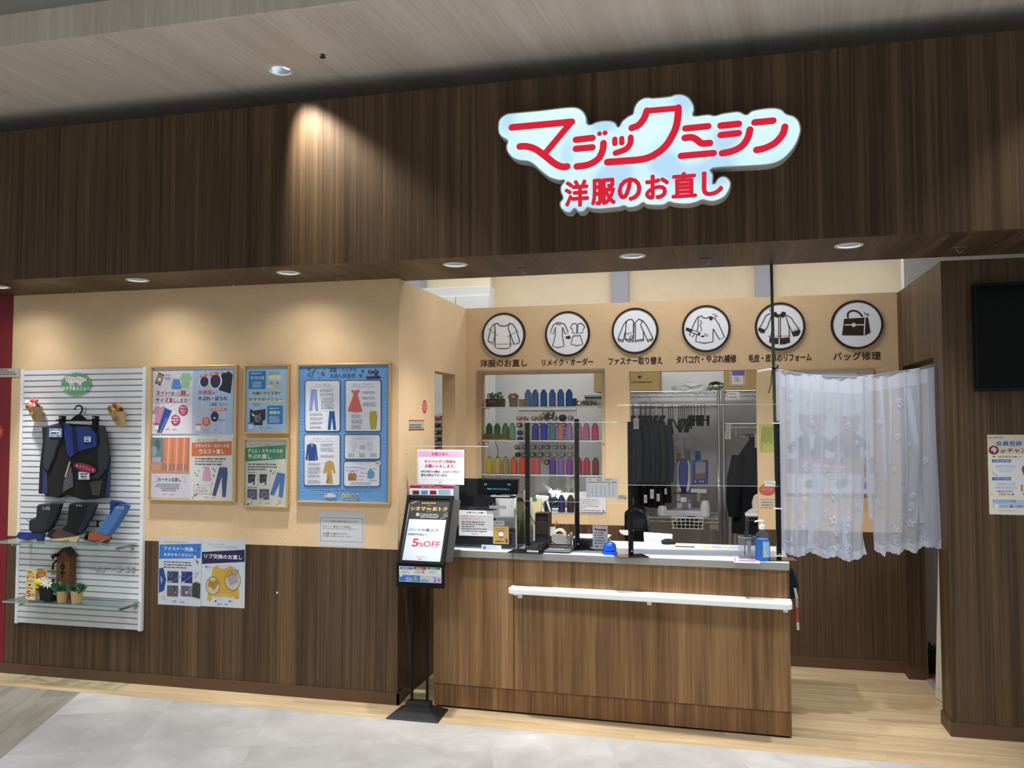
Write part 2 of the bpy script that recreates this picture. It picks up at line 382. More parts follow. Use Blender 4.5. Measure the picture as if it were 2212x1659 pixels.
    def tiny(s, x0, y0, x1, rows, gap, c, h=3, seed=1):
        """rows of print too small to read in the photograph"""
        rd = random.Random(seed); d = -s.lift*(s.k+.4); u = s.unit(x0, y0); s.mb.m(mat(tone(c, s.fade), **s.mk))
        for i in range(rows):
            a = s.q(x0, y0+i*gap); b = s.q(x1, y0+i*gap); x = a[0]; z = a[1]; end = a[0]+(b[0]-a[0])*rd.uniform(.8, 1)
            while x < end:
                l = rd.uniform(1.2, 4)*h*u; e = min(x+l, end); hh = h*u*rd.uniform(.7, 1)
                s.mb.poly([(x, d, z), (e, d, z), (e, d, z-hh), (x, d, z-hh)]); x += l+h*u*rd.uniform(.3, .6)
        return s
    def build(s, parent=None, label=None, cat=None, group=None, loc=None, bend=0.):
        o = s.mb.build(s.name, fix=False)
        M = Matrix.Identity(4)
        for i, v in enumerate((s.ex, s.nn, s.ez)):
            for j in range(3): M[j][i] = v[j]
        M.translation = s.base-s.nn*s.t
        if parent:
            o.parent = parent; bpy.context.view_layer.update(); o.matrix_local = parent.matrix_world.inverted() @ M
        else: o.matrix_world = M
        if label: tag(o, label, cat, group)
        return o
PX, PZ = (1, 0, 0), (0, 0, 1)
def yplane(y): return ((0, y, 0), PX, PZ)
# ---------------------------------------------------------------- the setting
YL, YF, YN, SZ = 4.795, 4.26, 6.185, 2.544      # left wall, fascia front, niche back wall, soffit height
XL, XR = -1.878, 1.18                            # niche side walls
OPX, OPZ = (-1.754, -.84), (1.0, 2.037)          # display opening in the niche wall
DWX, DWZ = (-.637, .253), 2.039                  # tall opening in the niche wall
wy = lambda y: (lambda u, v, d: (u, y+d, v))
wx = lambda x, s=1: (lambda u, v, d: (x+s*d, u, v))
wz = lambda z: (lambda u, v, d: (u, v, z+d))
struct(slab('floor', rect(-9, YF+.298, 5, 9.2), [], wz(-.05), .05, M_PLANK), 'light oak plank floor of the shop', 'floor')
E0, E1 = Vector((-3.854, 4.492)), Vector((-3.497, 3.565)); ED = (E1-E0).normalized(); Et = E0-ED*((E0.y-4.558)/ED.y); Eb = E0+ED*((-5-E0.y)/ED.y)
struct(slab('floor_stone', [(Et.x, 4.558), (Eb.x, -5), (6, -5), (6, 4.558)], [], wz(-.05), .05, M_STONE), 'pale stone tile floor of the corridor', 'floor')
struct(slab('floor_grey', [(-9, 4.558), (-9, -5), (Eb.x, -5), (Et.x, 4.558)], [], wz(-.05), .05, M_GREYP), 'grey wood tile floor at the corner', 'floor')
# left wall: plaster above, walnut laminate below
BZ = .911
struct(slab('wall_left', rect(-4.69, BZ, XL, 3.2), [], wy(YL), .1, M_CREAM), 'peach plaster wall of the poster display')
struct(slab('wall_left_wainscot', rect(-4.69, 0, XL, BZ), [], wy(YL), .1, M_DARK), 'dark walnut lower panel under the posters')
struct(slab('wall_red', rect(-9, 0, -4.69, 3.2), [], wy(YL-.004), .104, mat('7a1420', .5)), 'dark red wall of the next shop')
struct(MB().m(M_BASE).box(-9, YL-.012, 0, XL+.012, YL, .066).box(XL, YL-.012, 0, XL+.012, YL+.1, .066).build('baseboard_left'), cat='baseboard')
# side wall of the niche with its slot
SLOT = rect(5.46, 0.95, 5.92, 2.022)
struct(slab('wall_niche_left', rect(YL+.1, BZ, YN, SZ), [SLOT], wx(XL, -1), .1, M_CREAM), 'peach plaster side wall of the niche')
struct(slab('wall_niche_left_wainscot', rect(YL+.1, 0, YN, BZ), [], wx(XL, -1), .1, M_DARK), 'dark walnut panel of the niche side wall')
# back wall of the niche: display opening and tall opening
struct(slab('wall_back', [(XL, .925), (DWX[0], .925), (DWX[0], DWZ), (DWX[1], DWZ), (DWX[1], .925), (XR+.02, .925), (XR+.02, SZ+.008), (XL, SZ)], [rect(OPX[0], OPZ[0], OPX[1], OPZ[1])], wy(YN), .1, M_CREAM), 'peach plaster wall with two openings')
struct(slab('wall_back_wainscot', rect(XL, 0, DWX[0], .925), [], wy(YN), .1, M_DARK), 'dark walnut panel under the display opening')
struct(slab('wall_back_wainscot', rect(DWX[1], 0, XR+.02, .925), [], wy(YN), .1, M_DARK), 'dark walnut panel below the peach wall right of the tall opening')
struct(MB().m(M_BASE).box(DWX[1], YN-.01, 0, XR+.02, YN, .075).box(XL, YN-.01, 0, DWX[0], YN, .075).build('baseboard_back'), cat='baseboard')
# right side: pier with the screen, header over the doorway, stub by the back wall
YP, DY0, DY1, DZ = 5.009, 5.215, 6.05, 2.035
struct(slab('wall_right', [(YP+.1, 0), (DY0, 0), (DY0, DZ), (DY1, DZ), (DY1, 0), (YN, 0), (YN, SZ), (YP+.1, SZ)], [], wx(XR, 1), .11, M_DARK), 'dark walnut side wall with the doorway')
struct(slab('wall_pier', rect(XR, 0, 5, SZ), [], wy(YP), .1, M_DARK), 'dark walnut pier with the screen')
struct(MB().m(M_BASE).box(XR-.01, YP-.01, 0, 5, YP, .072).box(XR-.01, YP, 0, XR, DY0, .072).box(XR-.01, DY1-.01, 0, XR, YN-.01, .072).box(XR, DY1-.01, 0, XR+.11, DY1, .072).build('baseboard_right'), cat='baseboard')
# workroom behind
struct(slab('wall_workroom', rect(-6, 0, 5, 2.62), [], wy(7.62), .1, M_WHITEW), 'white far wall of the workroom')
struct(slab('wall_workroom_upper', rect(-6, 2.62, 5, 4), [], wy(7.62), .1, M_CREAM2), 'cream wall above the partition')
struct(slab('wall_workroom_grey', rect(-.70, 0, .60, 1.86), [], wy(7.54), .02, mat('c3c3c6', .7)), 'grey board behind the wire shelves')
struct(slab('wall_workroom_right', rect(YN+.1, 0, 7.62, 4), [], wx(3.2, 1), .1, M_CREAM2), 'cream end wall of the workroom')
struct(slab('wall_workroom_left', rect(4.9, 0, 7.62, 4), [], wx(-4.6, -1), .1, M_CREAM2), 'cream left end wall of the workroom')
struct(slab('wall_passage', rect(XR+.11, 0, 3.2, 3.2), [], wy(6.5), .1, M_WHITEW), 'white wall behind the doorway')
struct(slab('ceiling_workroom', rect(-4.7, 4.9, 5, 7.72), [], wz(3.45), .1, mat('e9e6de', .8)), 'white ceiling of the workroom', 'ceiling')
for x0, x1, nm in ((-.934, -.780, 'second'), (.312, .455, 'third')):
    struct(MB().m(M_GREYC).box(x0, 7.55, 0, x1, 7.62, 3.45).build('column'), '%s grey steel column above the partition' % nm, 'column')
struct(MB().m(M_GREYC).box(1.50, 7.30, 0, 1.645, 7.62, 3.45).build('column'), 'grey steel column by the right pier', 'column')
struct(MB().m(M_GREYC).box(-2.78, 7.22, 0, -2.63, 7.62, 3.45).build('column'), 'grey steel column left of the white cabinet', 'column')
struct(MB().m(M_CREAM2).box(-2.63, 7.42, 2.62, -2.02, 7.62, 3.45).build('wall_jog'), 'cream wall jog behind the white cabinet')
# fascia with soffit, corridor ceiling
DLX = [-4.48, -3.449, -2.433, -1.414, -.436, .634]; DLY = 4.455
struct(slab('wall_fascia', rect(-9, SZ, 5, 3.466), [], wy(YF), .06, M_DARK), 'dark walnut fascia over the shop front')
struct(slab('ceiling_soffit', rect(-9, YF+.06, 5, YL+.1), [circle(x, DLY, .056, 28) for x in DLX], wz(SZ), .012, M_SOFFIT), 'dark walnut soffit under the fascia', 'ceiling')
struct(slab('wall_fascia_back', rect(-9, SZ+.012, 5, 3.45), [], wy(YL+.02), .05, mat('5a4636', .7)), 'back of the fascia box')
CZ, CY = 3.6, 3.518; CLX, CLY = -2.319, 4.129
struct(slab('ceiling', rect(-9, CY+.02, 5, 5.4), [circle(CLX, CLY, .064, 28), circle(2.05, 4.129, .064, 28)], wz(CZ), .012, M_CEIL), 'taupe wood ceiling above the fascia', 'ceiling')
struct(slab('ceiling_edge', rect(-9, CZ, 5, CZ+.165), [], wy(CY), .02, M_CEILV), 'taupe wood edge of the dropped ceiling', 'ceiling')
struct(slab('ceiling_upper', rect(-9, -5, 5, CY), [], wz(CZ+.165), .05, mat('8b8a86', .8)), 'grey upper ceiling of the corridor', 'ceiling')
struct(slab('wall_void', rect(-9, 3.2, 5, 4), [], wy(5.4), .05, mat('2b2622', .9)), 'dark closure behind the ceiling gap')
# ---------------------------------------------------------------- recessed lights, hooks, sprinkler
def lamp_mat(name, col, e):
    m = bpy.data.materials.new(name); m.use_nodes = True; b = m.node_tree.nodes['Principled BSDF']
    b.inputs['Base Color'].default_value = (.9, .9, .9, 1); b.inputs['Emission Color'].default_value = (*lin(col), 1); b.inputs['Emission Strength'].default_value = e
    return m
M_LAMP = lamp_mat('lit_lamp', 'eaf4ff', 5.); M_CUP = mat('8e9094', .3, .5, name='reflector_metal'); M_TRIM = mat('d8d4c8', .5, name='cream_trim_ring')
def downlight(x, y, z, r, tilt, aim, power, label, group, size=58, blend=.55, color=(1, .96, .91), down=0):
    t = thing('downlight', label, 'ceiling light', (x, y, z), group)
    MB().m(M_TRIM).lathe([(r-.004, .003), (r-.004, -.002), (r+.004, -.005), (r+.012, -.003), (r+.013, 0), (r+.012, .001)], 32, cap=False).build('trim_ring', t, smooth=True)
    MB().m(M_CUP).lathe([(r-.002, .002), (r-.004, .03), (r-.012, .075), (.0, .078)], 28, cap=False).build('reflector', t, smooth=True)
    b = MB().m(M_LAMP); b.lathe([(.0, .0), (r*.62, .0), (r*.62, .012), (0, .012)], 20)
    g = b.build('lamp', t, smooth=True); g.location = (tilt[0]*.02, tilt[1]*.02, .034); g.rotation_euler = (-tilt[1]*.5, tilt[0]*.5, 0)
    l = light('downlight_beam', 'SPOT', (x, y, z-.012), aim, power, color, spot_size=math.radians(size), spot_blend=blend, shadow_soft_size=.03)
    if down:
        light('downlight_spill', 'SPOT', (x, y, z-.012), (x, y+.12, .6), 8, color, spot_size=math.radians(150), spot_blend=.8, shadow_soft_size=.04)
        light('downlight_core', 'SPOT', (x, y, z-.012), (x+.04, y+.24, .6), down, color, spot_size=math.radians(40), spot_blend=1., shadow_soft_size=.03)
    return t
where = ['at the far left over the slatted panel', 'over the four-poster frame', 'over the price list frame', 'over the till', 'over the fourth clear screen post', 'over the lace curtain']
aims = [(-4.25, 4.8, 1.0), (-3.15, 4.8, 1.0), (-2.15, 4.8, 1.0), (-1.3, 5.4, .9), (-.3, 5.5, .9), (.75, 5.4, .9)]
for x, wh, a in zip(DLX, where, aims):
    downlight(x, DLY, SZ, .056, (.5, .4), a, 10 if x < -2 else (40 if x > 0 else 130), 'round recessed light in the dark soffit, ' + wh, 'recessed lights in the soffit', 84, 1., down=115 if x < -2 else 85)
downlight(CLX, CLY, CZ, .064, (.9, .5), (-1.6, 4.27, 1.95), 165, 'tilted recessed spotlight in the pale wood ceiling', 'ceiling spotlights', 62, .75, (1, .94, .85))
downlight(2.05, CLY, CZ, .064, (-.9, .5), (1.33, 4.27, 1.95), 165, 'tilted recessed spotlight beyond the right end of the sign', 'ceiling spotlights', 62, .75, (1, .94, .85))
t = thing('sprinkler_head', 'small round sprinkler head in the pale wood ceiling', 'sprinkler', tuple(atz(697, 115, CZ)))
MB().m(M_TRIM).lathe([(.001, 0), (.034, 0), (.034, -.003), (.022, -.007), (.001, -.007)], 24).build('cover_plate', t, smooth=True)
MB().m(mat('4a4038', .4, .6)).lathe([(.001, -.007), (.009, -.007), (.007, -.02), (.016, -.021), (.016, -.023), (.001, -.024)], 16).build('nozzle', t, smooth=True)
hk = ['nearest the red wall', 'second from the red wall', 'above the price list frame', 'above the sweater sign', 'above the cigarette sign', 'above the dark screen']
for k, (px, py) in enumerate(((162, 624), (500, 608), (733, 598), (1132, 579), (1526, 559), (2073, 533))):
    p = atz(px, py, SZ)
    if k == 0:
        h0 = thing('ceiling_hook', '', 'hook', p, 'wire hooks along the soffit')
        MB().m(mat('6d5a4a', .5)).box(-.032, -.006, -.004, .032, .006, 0).build('rail_clip', h0)
        MB().m(M_STEEL).tube([(-.012, 0, -.002), (-.014, 0, -.018), (-.004, 0, -.03), (.01, 0, -.028), (.016, 0, -.016)], .0022, 6).build('wire_hook', h0, smooth=True)
    h = h0 if k == 0 else clone(h0); h.location = p; h['label'] = 'small wire hook under the soffit, ' + hk[k]

# ---------------------------------------------------------------- the lit shop sign
SG = (1060, 190, .316456)
sy = YF-.07
sign = thing('shop_sign', 'backlit cloud-shaped shop sign with red lettering on the dark fascia', 'sign', (-.5, YF, 2.62))
out = '50,240 65,205 100,180 140,170 350,150 520,130 590,132 630,155 655,195 662,243 690,245 715,232 760,222 820,222 855,238 872,264 895,225 940,190 968,175 975,140 1000,95 1040,68 1080,62 1110,66 1225,55 1255,43 1310,42 1355,65 1385,110 1392,150 1387,188 1480,178 1530,186 1580,172 1660,160 1700,160 1745,180 1780,155 1850,140 1930,133 1985,145 2020,175 2070,190 2105,225 2120,280 2110,330 2085,390 2040,450 1980,500 1890,528 1700,540 1512,553 1522,590 1521,655 1545,620 1575,602 1610,605 1640,640 1635,690 1600,745 1540,775 1490,778 1445,768 1400,786 1340,797 1260,793 1215,782 1190,800 1130,806 1060,800 1040,786 1000,812 940,822 910,808 880,818 830,824 740,832 680,827 662,820 640,845 600,852 572,826 550,852 510,852 475,820 470,780 490,752 475,710 476,670 502,632 470,635 400,615 340,570 290,525 250,505 190,498 140,475 108,430 105,390 112,362 70,335 50,300'
out = [tuple(map(float, q.split(','))) for q in out.split()]
sh = Sheet('lettering', (45, 40), (2120, 880), None, SG, yplane(sy), lift=.0012)
P = catmull([sh.q(*q) for q in out], 3, True)
cen = sh.base; off = Vector((cen.x, sy, cen.z))-Vector(sign.location)
MB().m(mat('b9b6b0', .45)).prism([(off.x+a, off.z+b) for a, b in P], off.y, off.y+.07).build('housing', sign)
n = len(P); ins = []
ar = sum(P[i-1][0]*P[i][1]-P[i][0]*P[i-1][1] for i in range(n)); sgn = 1 if ar > 0 else -1
for i in range(n):
    a, b = Vector(P[i-1]), Vector(P[(i+1) % n]); d = (b-a).normalized(); ins.append((P[i][0]-d.y*.007*sgn, P[i][1]+d.x*.007*sgn))
m, bb, N, L = nodes_mat('lit_acrylic_face', .25)
tc = N('ShaderNodeTexCoord'); nz = N('ShaderNodeTexNoise', i_Scale=5., i_Detail=0.); L(tc.outputs['Object'], nz.inputs['Vector'])
rp = ramp(N, [(.35, 'b4dcf6'), (.45, 'cbf2f9'), (.68, 'dcfafb')]); L(nz.outputs['Fac'], rp.inputs[0]); L(rp.outputs[0], bb.inputs['Emission Color'])
bb.inputs['Base Color'].default_value = (.12, .12, .12, 1); bb.inputs['Emission Strength'].default_value = .98; bb.inputs['Specular IOR Level'].default_value = .3
MB().m(m).prism([(off.x+a, off.z+b) for a, b in ins], off.y-.003, off.y+.002).build('lit_face', sign)
RED = dict(emit=.78, rough=.35)
sh.k = 3; sh.mk = dict(rough=.35, emit=.55); RC = 'e2213a'; W = 46
def pen(s, w=W, smooth=6): sh.line([tuple(map(float, q.split(','))) for q in s.split()], w, RC, smooth=smooth, cap=True)
pen('145,272 555,234', smooth=0); pen('552,236 375,448', 44, 0); pen('200,403 245,402 305,420 370,465 440,520 490,541 524,540')
pen('583,358 697,345', 44, 0); pen('583,420 697,410', 44, 0); pen('772,382 766,432 735,490 670,528 590,541'); sh.circ(745, 318, 16, RC); sh.circ(783, 313, 17, RC)
pen('850,357 850,386', 37, 0); pen('897,353 897,382', 37, 0); pen('958,345 955,385 925,425 855,452', 40)
pen('965,282 1012,262 1050,215 1068,165', 46); pen('1068,166 1282,148', 40, 0); pen('1282,146 1278,220 1258,300 1200,400 1125,462 1040,495 900,508 800,515', 48)
pen('1330,287 1485,272', 44, 0); pen('1326,352 1370,348 1405,362 1440,388 1496,387', 46); pen('1300,475 1522,455', 44, 0)
pen('1570,270 1692,258', 46, 0); pen('1570,335 1692,321', 44, 0); pen('1768,298 1755,350 1715,408 1650,443 1580,458')
pen('1800,250 1925,238', 46, 0); pen('2005,280 1990,330 1940,388 1870,424 1812,437')
for ch, b in zip('洋服のお直し', ((510, 645, 678, 818), (690, 634, 860, 805), (870, 628, 1035, 780), (1055, 608, 1222, 768), (1235, 592, 1410, 757), (1440, 585, 1590, 745))): sh.text(ch, *b, RC, .035)
sh.build(sign)

# ---------------------------------------------------------------- six round pictograms and their captions
C6 = (1000, 640, .316456); C5 = (1560, 480, .294756); BR = '33221a'
def P_(s): return [tuple(map(float, q.split(','))) for q in s.split()]
def roundsign(cx, cy, crop, label, lines, polys=(), dashes=(), w=5.5, extra=None):
    c = aty(crop[0]+cx*crop[2], crop[1]+cy*crop[2], YN); r = .169
    t = thing('round_sign', label, 'sign', (c.x, YN, c.z-r), 'round pictogram signs on the niche wall')
    MB().m(mat('2e2019', .5)).lathe([(r-.015, -.016), (r-.003, -.017), (r, -.012), (r, 0), (r-.02, 0)], 48, (0, 0, r), 'Y', cap=False).build('rim', t, smooth=True)
    MB().m(mat('f2f7ff', .5)).lathe([(.0005, -.012), (r-.012, -.012), (r-.012, 0), (.0005, 0)], 48, (0, 0, r), 'Y').build('disc', t)
    s = Sheet('pictogram', (cx-100, cy-100), (cx+100, cy+100), None, crop, yplane(YN-.013))
    for p in polys: s.poly(P_(p), BR)
    for l in lines:
        cl = l.endswith('z'); s.line(P_(l.rstrip('z').strip()), w, BR, cl)
    for a in dashes: q = P_(a); s.dash(q[0], q[1], w*.8, BR, 9)
    if extra: extra(s)
    s.build(t)
roundsign(280, 265, C6, 'round pictogram of a long-sleeved sweater, at the left end of the row', ['237,183 245,196 265,203 290,203 310,195 318,183', '237,183 208,193 192,215 172,298 176,310 206,318 214,296 222,235', '218,190 220,350 250,357 298,357 325,347 322,262', '318,183 345,194 362,222 389,311 384,318 350,328 327,268 309,216 316,192'], dashes=['172,222 240,270', '303,275 382,233', '200,328 345,325'])
roundsign(715, 257, C6, 'round pictogram of a dress turned into blouse and skirt', ['638,183 646,194 655,190 664,194 672,182 655,178 638,183', '638,183 618,195 597,245 616,258 634,210', '630,215 632,262 612,340 650,350 690,340 679,262 680,212', '672,182 696,192 719,245 700,258 681,212', '748,188 733,215 748,223 750,250 776,253 778,192 765,184 748,188', '785,192 783,253 818,248 820,224 834,212 815,188 797,183 785,192', '752,270 802,268 819,328 780,336 737,327 752,270'], ['702,273 720,272 719,263 738,280 720,297 720,288 702,289'], w=5)
def zipx(s):
    for x in (1163, 1177): s.dash((x, 182), (x, 310), 6, BR, 22)
    for a in ('1118,250 1124,263', '1131,246 1134,260', '1146,245 1144,258'): s.line(P_(a), 4, BR)
roundsign(1175, 237, C6, 'round pictogram of a zip-front jacket', ['1155,158 1132,158 1116,172 1106,296 1130,308 1162,313 1168,178 1155,158', '1120,165 1096,195 1059,288 1062,304 1092,312 1108,240', '1062,292 1094,300', '1106,290 1160,302', '1200,155 1176,180 1178,314 1234,302 1231,236 1213,196 1224,168', '1200,155 1228,167 1252,195 1297,287 1292,300 1264,311 1231,236', '1178,304 1234,292', '1262,300 1295,288', '1138,284 1152,266 1164,276 1148,294 1138,284'], extra=zipx)
def cig(s):
    s.poly(P_('1527,212 1622,250 1615,270 1519,231'), BR); s.poly(P_('1566,233 1606,249 1602,260 1562,244'), 'f2f3f5')
    s.circ(1636, 273, 13, BR, ry=5); s.line(P_('1620,160 1629,180 1618,200 1629,220 1622,240'), 4, BR, smooth=4)
    s.poly([(1693+(16 if k % 2 else 9)*math.cos(k*PI/7), 152+(16 if k % 2 else 9)*math.sin(k*PI/7)) for k in range(14)], BR)
    for a in ('1706,128 1711,116', '1717,133 1728,121', '1722,141 1736,133', '1648,265 1650,253', '1655,268 1662,256', '1662,272 1673,265'): s.line(P_(a), 4, BR)
roundsign(1660, 222, C6, 'round pictogram of a sweater burnt by a cigarette', ['1628,133 1640,147 1665,150 1686,138', '1628,133 1600,145 1580,180 1545,265 1570,275 1592,238', '1607,146 1605,200 1589,308 1650,320 1706,310 1708,222', '1686,138 1720,150 1746,190 1786,280 1751,293 1708,222'], extra=cig)
roundsign(422, 765, C5, 'round pictogram of a fur-trimmed coat behind the green pole', ['375,688 362,800 352,850', '414,692 414,852', '427,692 427,852', '466,688 490,770 490,846', '352,668 320,684 296,735 274,774', '358,690 330,770 316,788', '470,680 505,700 562,787', '468,695 480,740 515,807', '352,650 346,638', '366,648 376,636'], ['375,664 392,655 408,676 425,676 440,655 466,660 466,684 446,700 420,690 398,700 375,686', '270,770 318,790 310,812 285,812 262,790', '508,808 568,785 575,800 560,830 520,838', '348,843 412,850 412,891 380,893 344,880', '422,850 492,843 498,880 460,893 422,896'], ['335,835 508,833', '490,808 572,770'])
def bag(s):
    s.line(P_('895,753 1040,752'), 8, 'e8ebf0'); s.line(P_('1047,703 1040,830'), 8, 'e8ebf0'); s.circ(963, 753, 15, 'e8ebf0')
    s.line(P_('922,702 920,672 940,652 975,650 1005,665 1028,692'), 12, BR, smooth=5)
roundsign(985, 752, C5, 'round pictogram of a handbag with a torn handle', ['1043,675 1046,661', '1055,680 1063,667', '1062,685 1076,675'], ['893,708 1068,698 1087,808 1045,830 878,828'], extra=bag)
for tx, crop, b, lab in (('洋服のお直し', C6, (118, 434, 440, 479), 'under the sweater pictogram'), ('リメイク・オーダー', C6, (540, 428, 890, 470), 'under the dress pictogram'), ('ファスナー取り替え', C6, (992, 418, 1362, 463), 'under the jacket pictogram'), ('タバコ穴・やぶれ補修', C6, (1455, 405, 1867, 453), 'under the cigarette pictogram'), ('毛皮・皮革のリフォーム', C5, (192, 968, 655, 1018), 'under the fur coat pictogram'), ('バッグ修理', C5, (812, 954, 1162, 1008), 'under the handbag pictogram')):
    s = Sheet('wall_lettering', b[:2], b[2:], None, crop, yplane(YN-.001)); s.text(tx, *b, BR, .018)
    s.build(None, 'dark brown caption lettering on the peach wall '+lab, 'lettering', 'captions under the round signs')
# ---------------------------------------------------------------- posters on the left wall
SH = {'pants': '.2,0 .8,0 1,1 .66,1 .52,.34 .34,1 0,1', 'skirt': '.22,0 .8,0 1,.95 .5,1 0,.92', 'pencil': '.12,.02 .5,0 .88,.02 1,.3 .82,1 .2,1 0,.3',
      'dress': '.27,.03 .38,.06 .5,.08 .62,.05 .73,.02 .82,.12 .72,.15 .68,.28 1,.97 .5,1 0,.93 .37,.28 .33,.15 .24,.12',
      'shirt': '.34,.02 .5,.1 .64,0 .82,.08 1,.42 .84,.5 .78,.36 .8,1 .22,1 .22,.36 .14,.52 0,.44 .16,.1',
      'jacket': '.38,0 .62,0 .86,.08 1,.95 .84,.97 .8,.5 .8,1 .5,.98 .22,1 .22,.5 .16,.95 0,.95 .12,.1',
      'coat': '.4,.04 .5,0 .62,.02 .85,.1 1,.54 .86,.56 .72,.34 .68,.42 .8,1 .3,.98 .32,.42 .2,.55 .02,.54 .18,.12'}
def garment(s, k, x0, y0, x1, y1, c, tilt=0.):
    pts = [tuple(map(float, q.split(','))) for q in SH[k].split()]
    s.poly([(x0+a*(x1-x0)+tilt*(b-.5)*(y1-y0), y0+b*(y1-y0)-tilt*(a-.5)*(x1-x0)) for a, b in pts], c)
CA, CB, CD, CE = (320, 785, .18382), (520, 780, .199), (635, 780, .19281), (335, 1150, .10551)
FD, FP = .03, .02
def poster_frame(label, crop, tl, br, bar=.013, YL=YL, group='framed posters on the peach wall'):
    """champagne frame; tl, br are the corners of the opening on the front"""
    a = aty(crop[0]+tl[0]*crop[2], crop[1]+tl[1]*crop[2], YL-FD); b = aty(crop[0]+br[0]*crop[2], crop[1]+br[1]*crop[2], YL-FD)
    x0, x1, z1, z0 = a.x, b.x, a.z, b.z; t = thing('poster_frame', label, 'poster', ((x0+x1)/2, YL, z0-bar), group)
    w = (x1-x0)/2; h = z1-z0; m = MB().m(M_GOLD); B = bar
    for q in ((-w-B, -FD, 0, w+B, 0, B), (-w-B, -FD, h+B, w+B, 0, h+2*B), (-w-B, -FD, B, -w, 0, h+B), (w, -FD, B, w+B, 0, h+B)): m.box(*q)
    m.build('frame', t, bevel=.003)
    MB().m(mat('e8ebee', .6)).box(-w, -.012, B, w, -.001, h+B).build('backing', t)
    return t, yplane(YL-FP+.004)
NAVY, GREY, INK = '24305a', '6d7078', '3a3f4c'
GLARE_MIX[0] = .03
# 1: four small posters in one frame
t, pl = poster_frame('champagne framed poster board holding four small menu posters', CA, (45, 58), (998, 1610))
s = Sheet('poster', (50, 82), (515, 828), 'dfe0ea', CA, pl)
for k in range(16): s.poly([(50+max(0, 60*k-450), 90+max(0, 450-60*k)*1.6) if 0 else (60+28*k, 100), (74+28*k, 100), (62+28*k, 124), (48+28*k, 124)], 'd3d4e2') if 0 else None
for k in range(11): s.poly([(52, 150+60*k), (52, 172+60*k), (52+min(460, 70*k+60), 172+60*k-min(460, 70*k+60)*.65 if k < 9 else 172+60*k-300), (52+min(460, 70*k+60), 150+60*k-min(460, 70*k+60)*.65 if k < 9 else 150+60*k-300)], 'd5d6e4')
s.poly(P_('128,105 192,135 145,265 82,232'), '4a3a44'); s.poly(P_('130,122 184,146 147,240 96,215'), 'b08a66'); s.poly(P_('118,170 158,180 146,206 120,200'), 'f2f2f2'); s.circ(113, 240, 8, 'eeeeee')
s.rect(198, 128, 268, 145, 'e0a8b0'); s.rect(200, 160, 268, 192, '9fb8da'); garment(s, 'skirt', 272, 185, 395, 305, '5b93d8', .05); garment(s, 'shirt', 372, 105, 515, 285, '9ecba6', -.1)
s.text('ネット', 100, 318, 232, 382, 'b03a56', .02); s.text('で買った', 236, 336, 382, 380, INK); s.text('服', 384, 318, 446, 380, 'b03a56', .02); s.text('、', 456, 362, 482, 384, INK)
s.text('サイズ', 90, 402, 242, 458, INK, .02); s.text('直し', 246, 402, 338, 458, 'b03a56', .02); s.text('します!', 344, 412, 468, 456, INK)
s.line(P_('92,386 480,380'), 4, 'd88f98'); s.line(P_('80,464 470,458'), 4, 'd88f98')
garment(s, 'shirt', 48, 498, 240, 705, 'c48aa8', -.12); s.poly(P_('198,522 280,555 262,600 160,815 105,812 175,590'), '2b4a96'); s.line(P_('222,640 140,812'), 5, 'd8dced')
s.circ(415, 551, 62, 'a83c60'); s.circ(325, 668, 62, 'a83c60')
s.text('袖丈や', 382, 506, 448, 528, 'f0e6ec', .02); s.text('着丈の', 382, 542, 448, 564, 'f0e6ec', .02); s.text('長さ', 394, 574, 432, 594, 'f0e6ec', .02)
s.tiny(300, 628, 352, 1, 30, 'f0e6ec', 18, 2); s.tiny(276, 658, 378, 1, 30, 'f0e6ec', 18, 3); s.tiny(304, 686, 350, 1, 30, 'f0e6ec', 20, 4)
s.rect(66, 704, 135, 720, 'a83c60', 7); s.rect(78, 730, 122, 782, 'e9eaf0'); s.tiny(210, 765, 265, 1, 10, 'c78a98', 8); s.tiny(290, 770, 352, 1, 10, 'c78a98', 8); s.frame(56, 92, 508, 806, 'b9bccc', 2, None) if 0 else None
s.build(t, 'poster about resizing clothes bought online')
s = Sheet('poster', (527, 75), (996, 828), 'b4c6e6', CA, pl)
for k in range(7): s.rect(560+64*k, 90, 590+64*k, 815, 'bccceb' if k % 2 else 'accbe8')
s.poly(P_('868,112 920,112 945,92 996,130 970,355 830,312'), '1c2340'); s.circ(660, 215, 66, 'eef1f8', ry=70); s.circ(662, 216, 56, '2e3252', ry=62); s.circ(796, 208, 84, 'eef1f8', ry=92); s.circ(792, 208, 68, '2e3252', ry=82)
s.poly(P_('610,140 690,122 700,150 614,170'), 'd9694f'); s.poly(P_('728,118 824,102 832,132 730,150'), 'd9694f'); s.tiny(630, 140, 682, 1, 9, 'f4e0dc', 12); s.tiny(750, 120, 806, 1, 9, 'f4e0dc', 12)
s.text('作業服', 588, 316, 750, 366, 'd8607a', .02); s.text('の', 758, 336, 786, 364, NAVY, .02); s.text('やぶれ・ほつれ', 590, 388, 932, 436, NAVY, .025); s.text('ご相談ください!', 722, 462, 932, 500, NAVY)
s.poly(P_('545,520 600,495 690,540 716,590 690,640 640,610 720,800 560,815 540,700'), 'bcc2dc'); s.rect(738, 526, 924, 556, 'd9694f', 14); s.tiny(750, 534, 912, 1, 9, 'f4e4e0', 12, 5)
s.circ(784, 626, 52, '262c50', ry=60); s.rect(768, 634, 798, 648, 'e6e8f0'); s.poly([(685+54*math.cos(k*PI/3+.5), 684+56*math.sin(k*PI/3+.5)) for k in range(6)], 'd9694f')
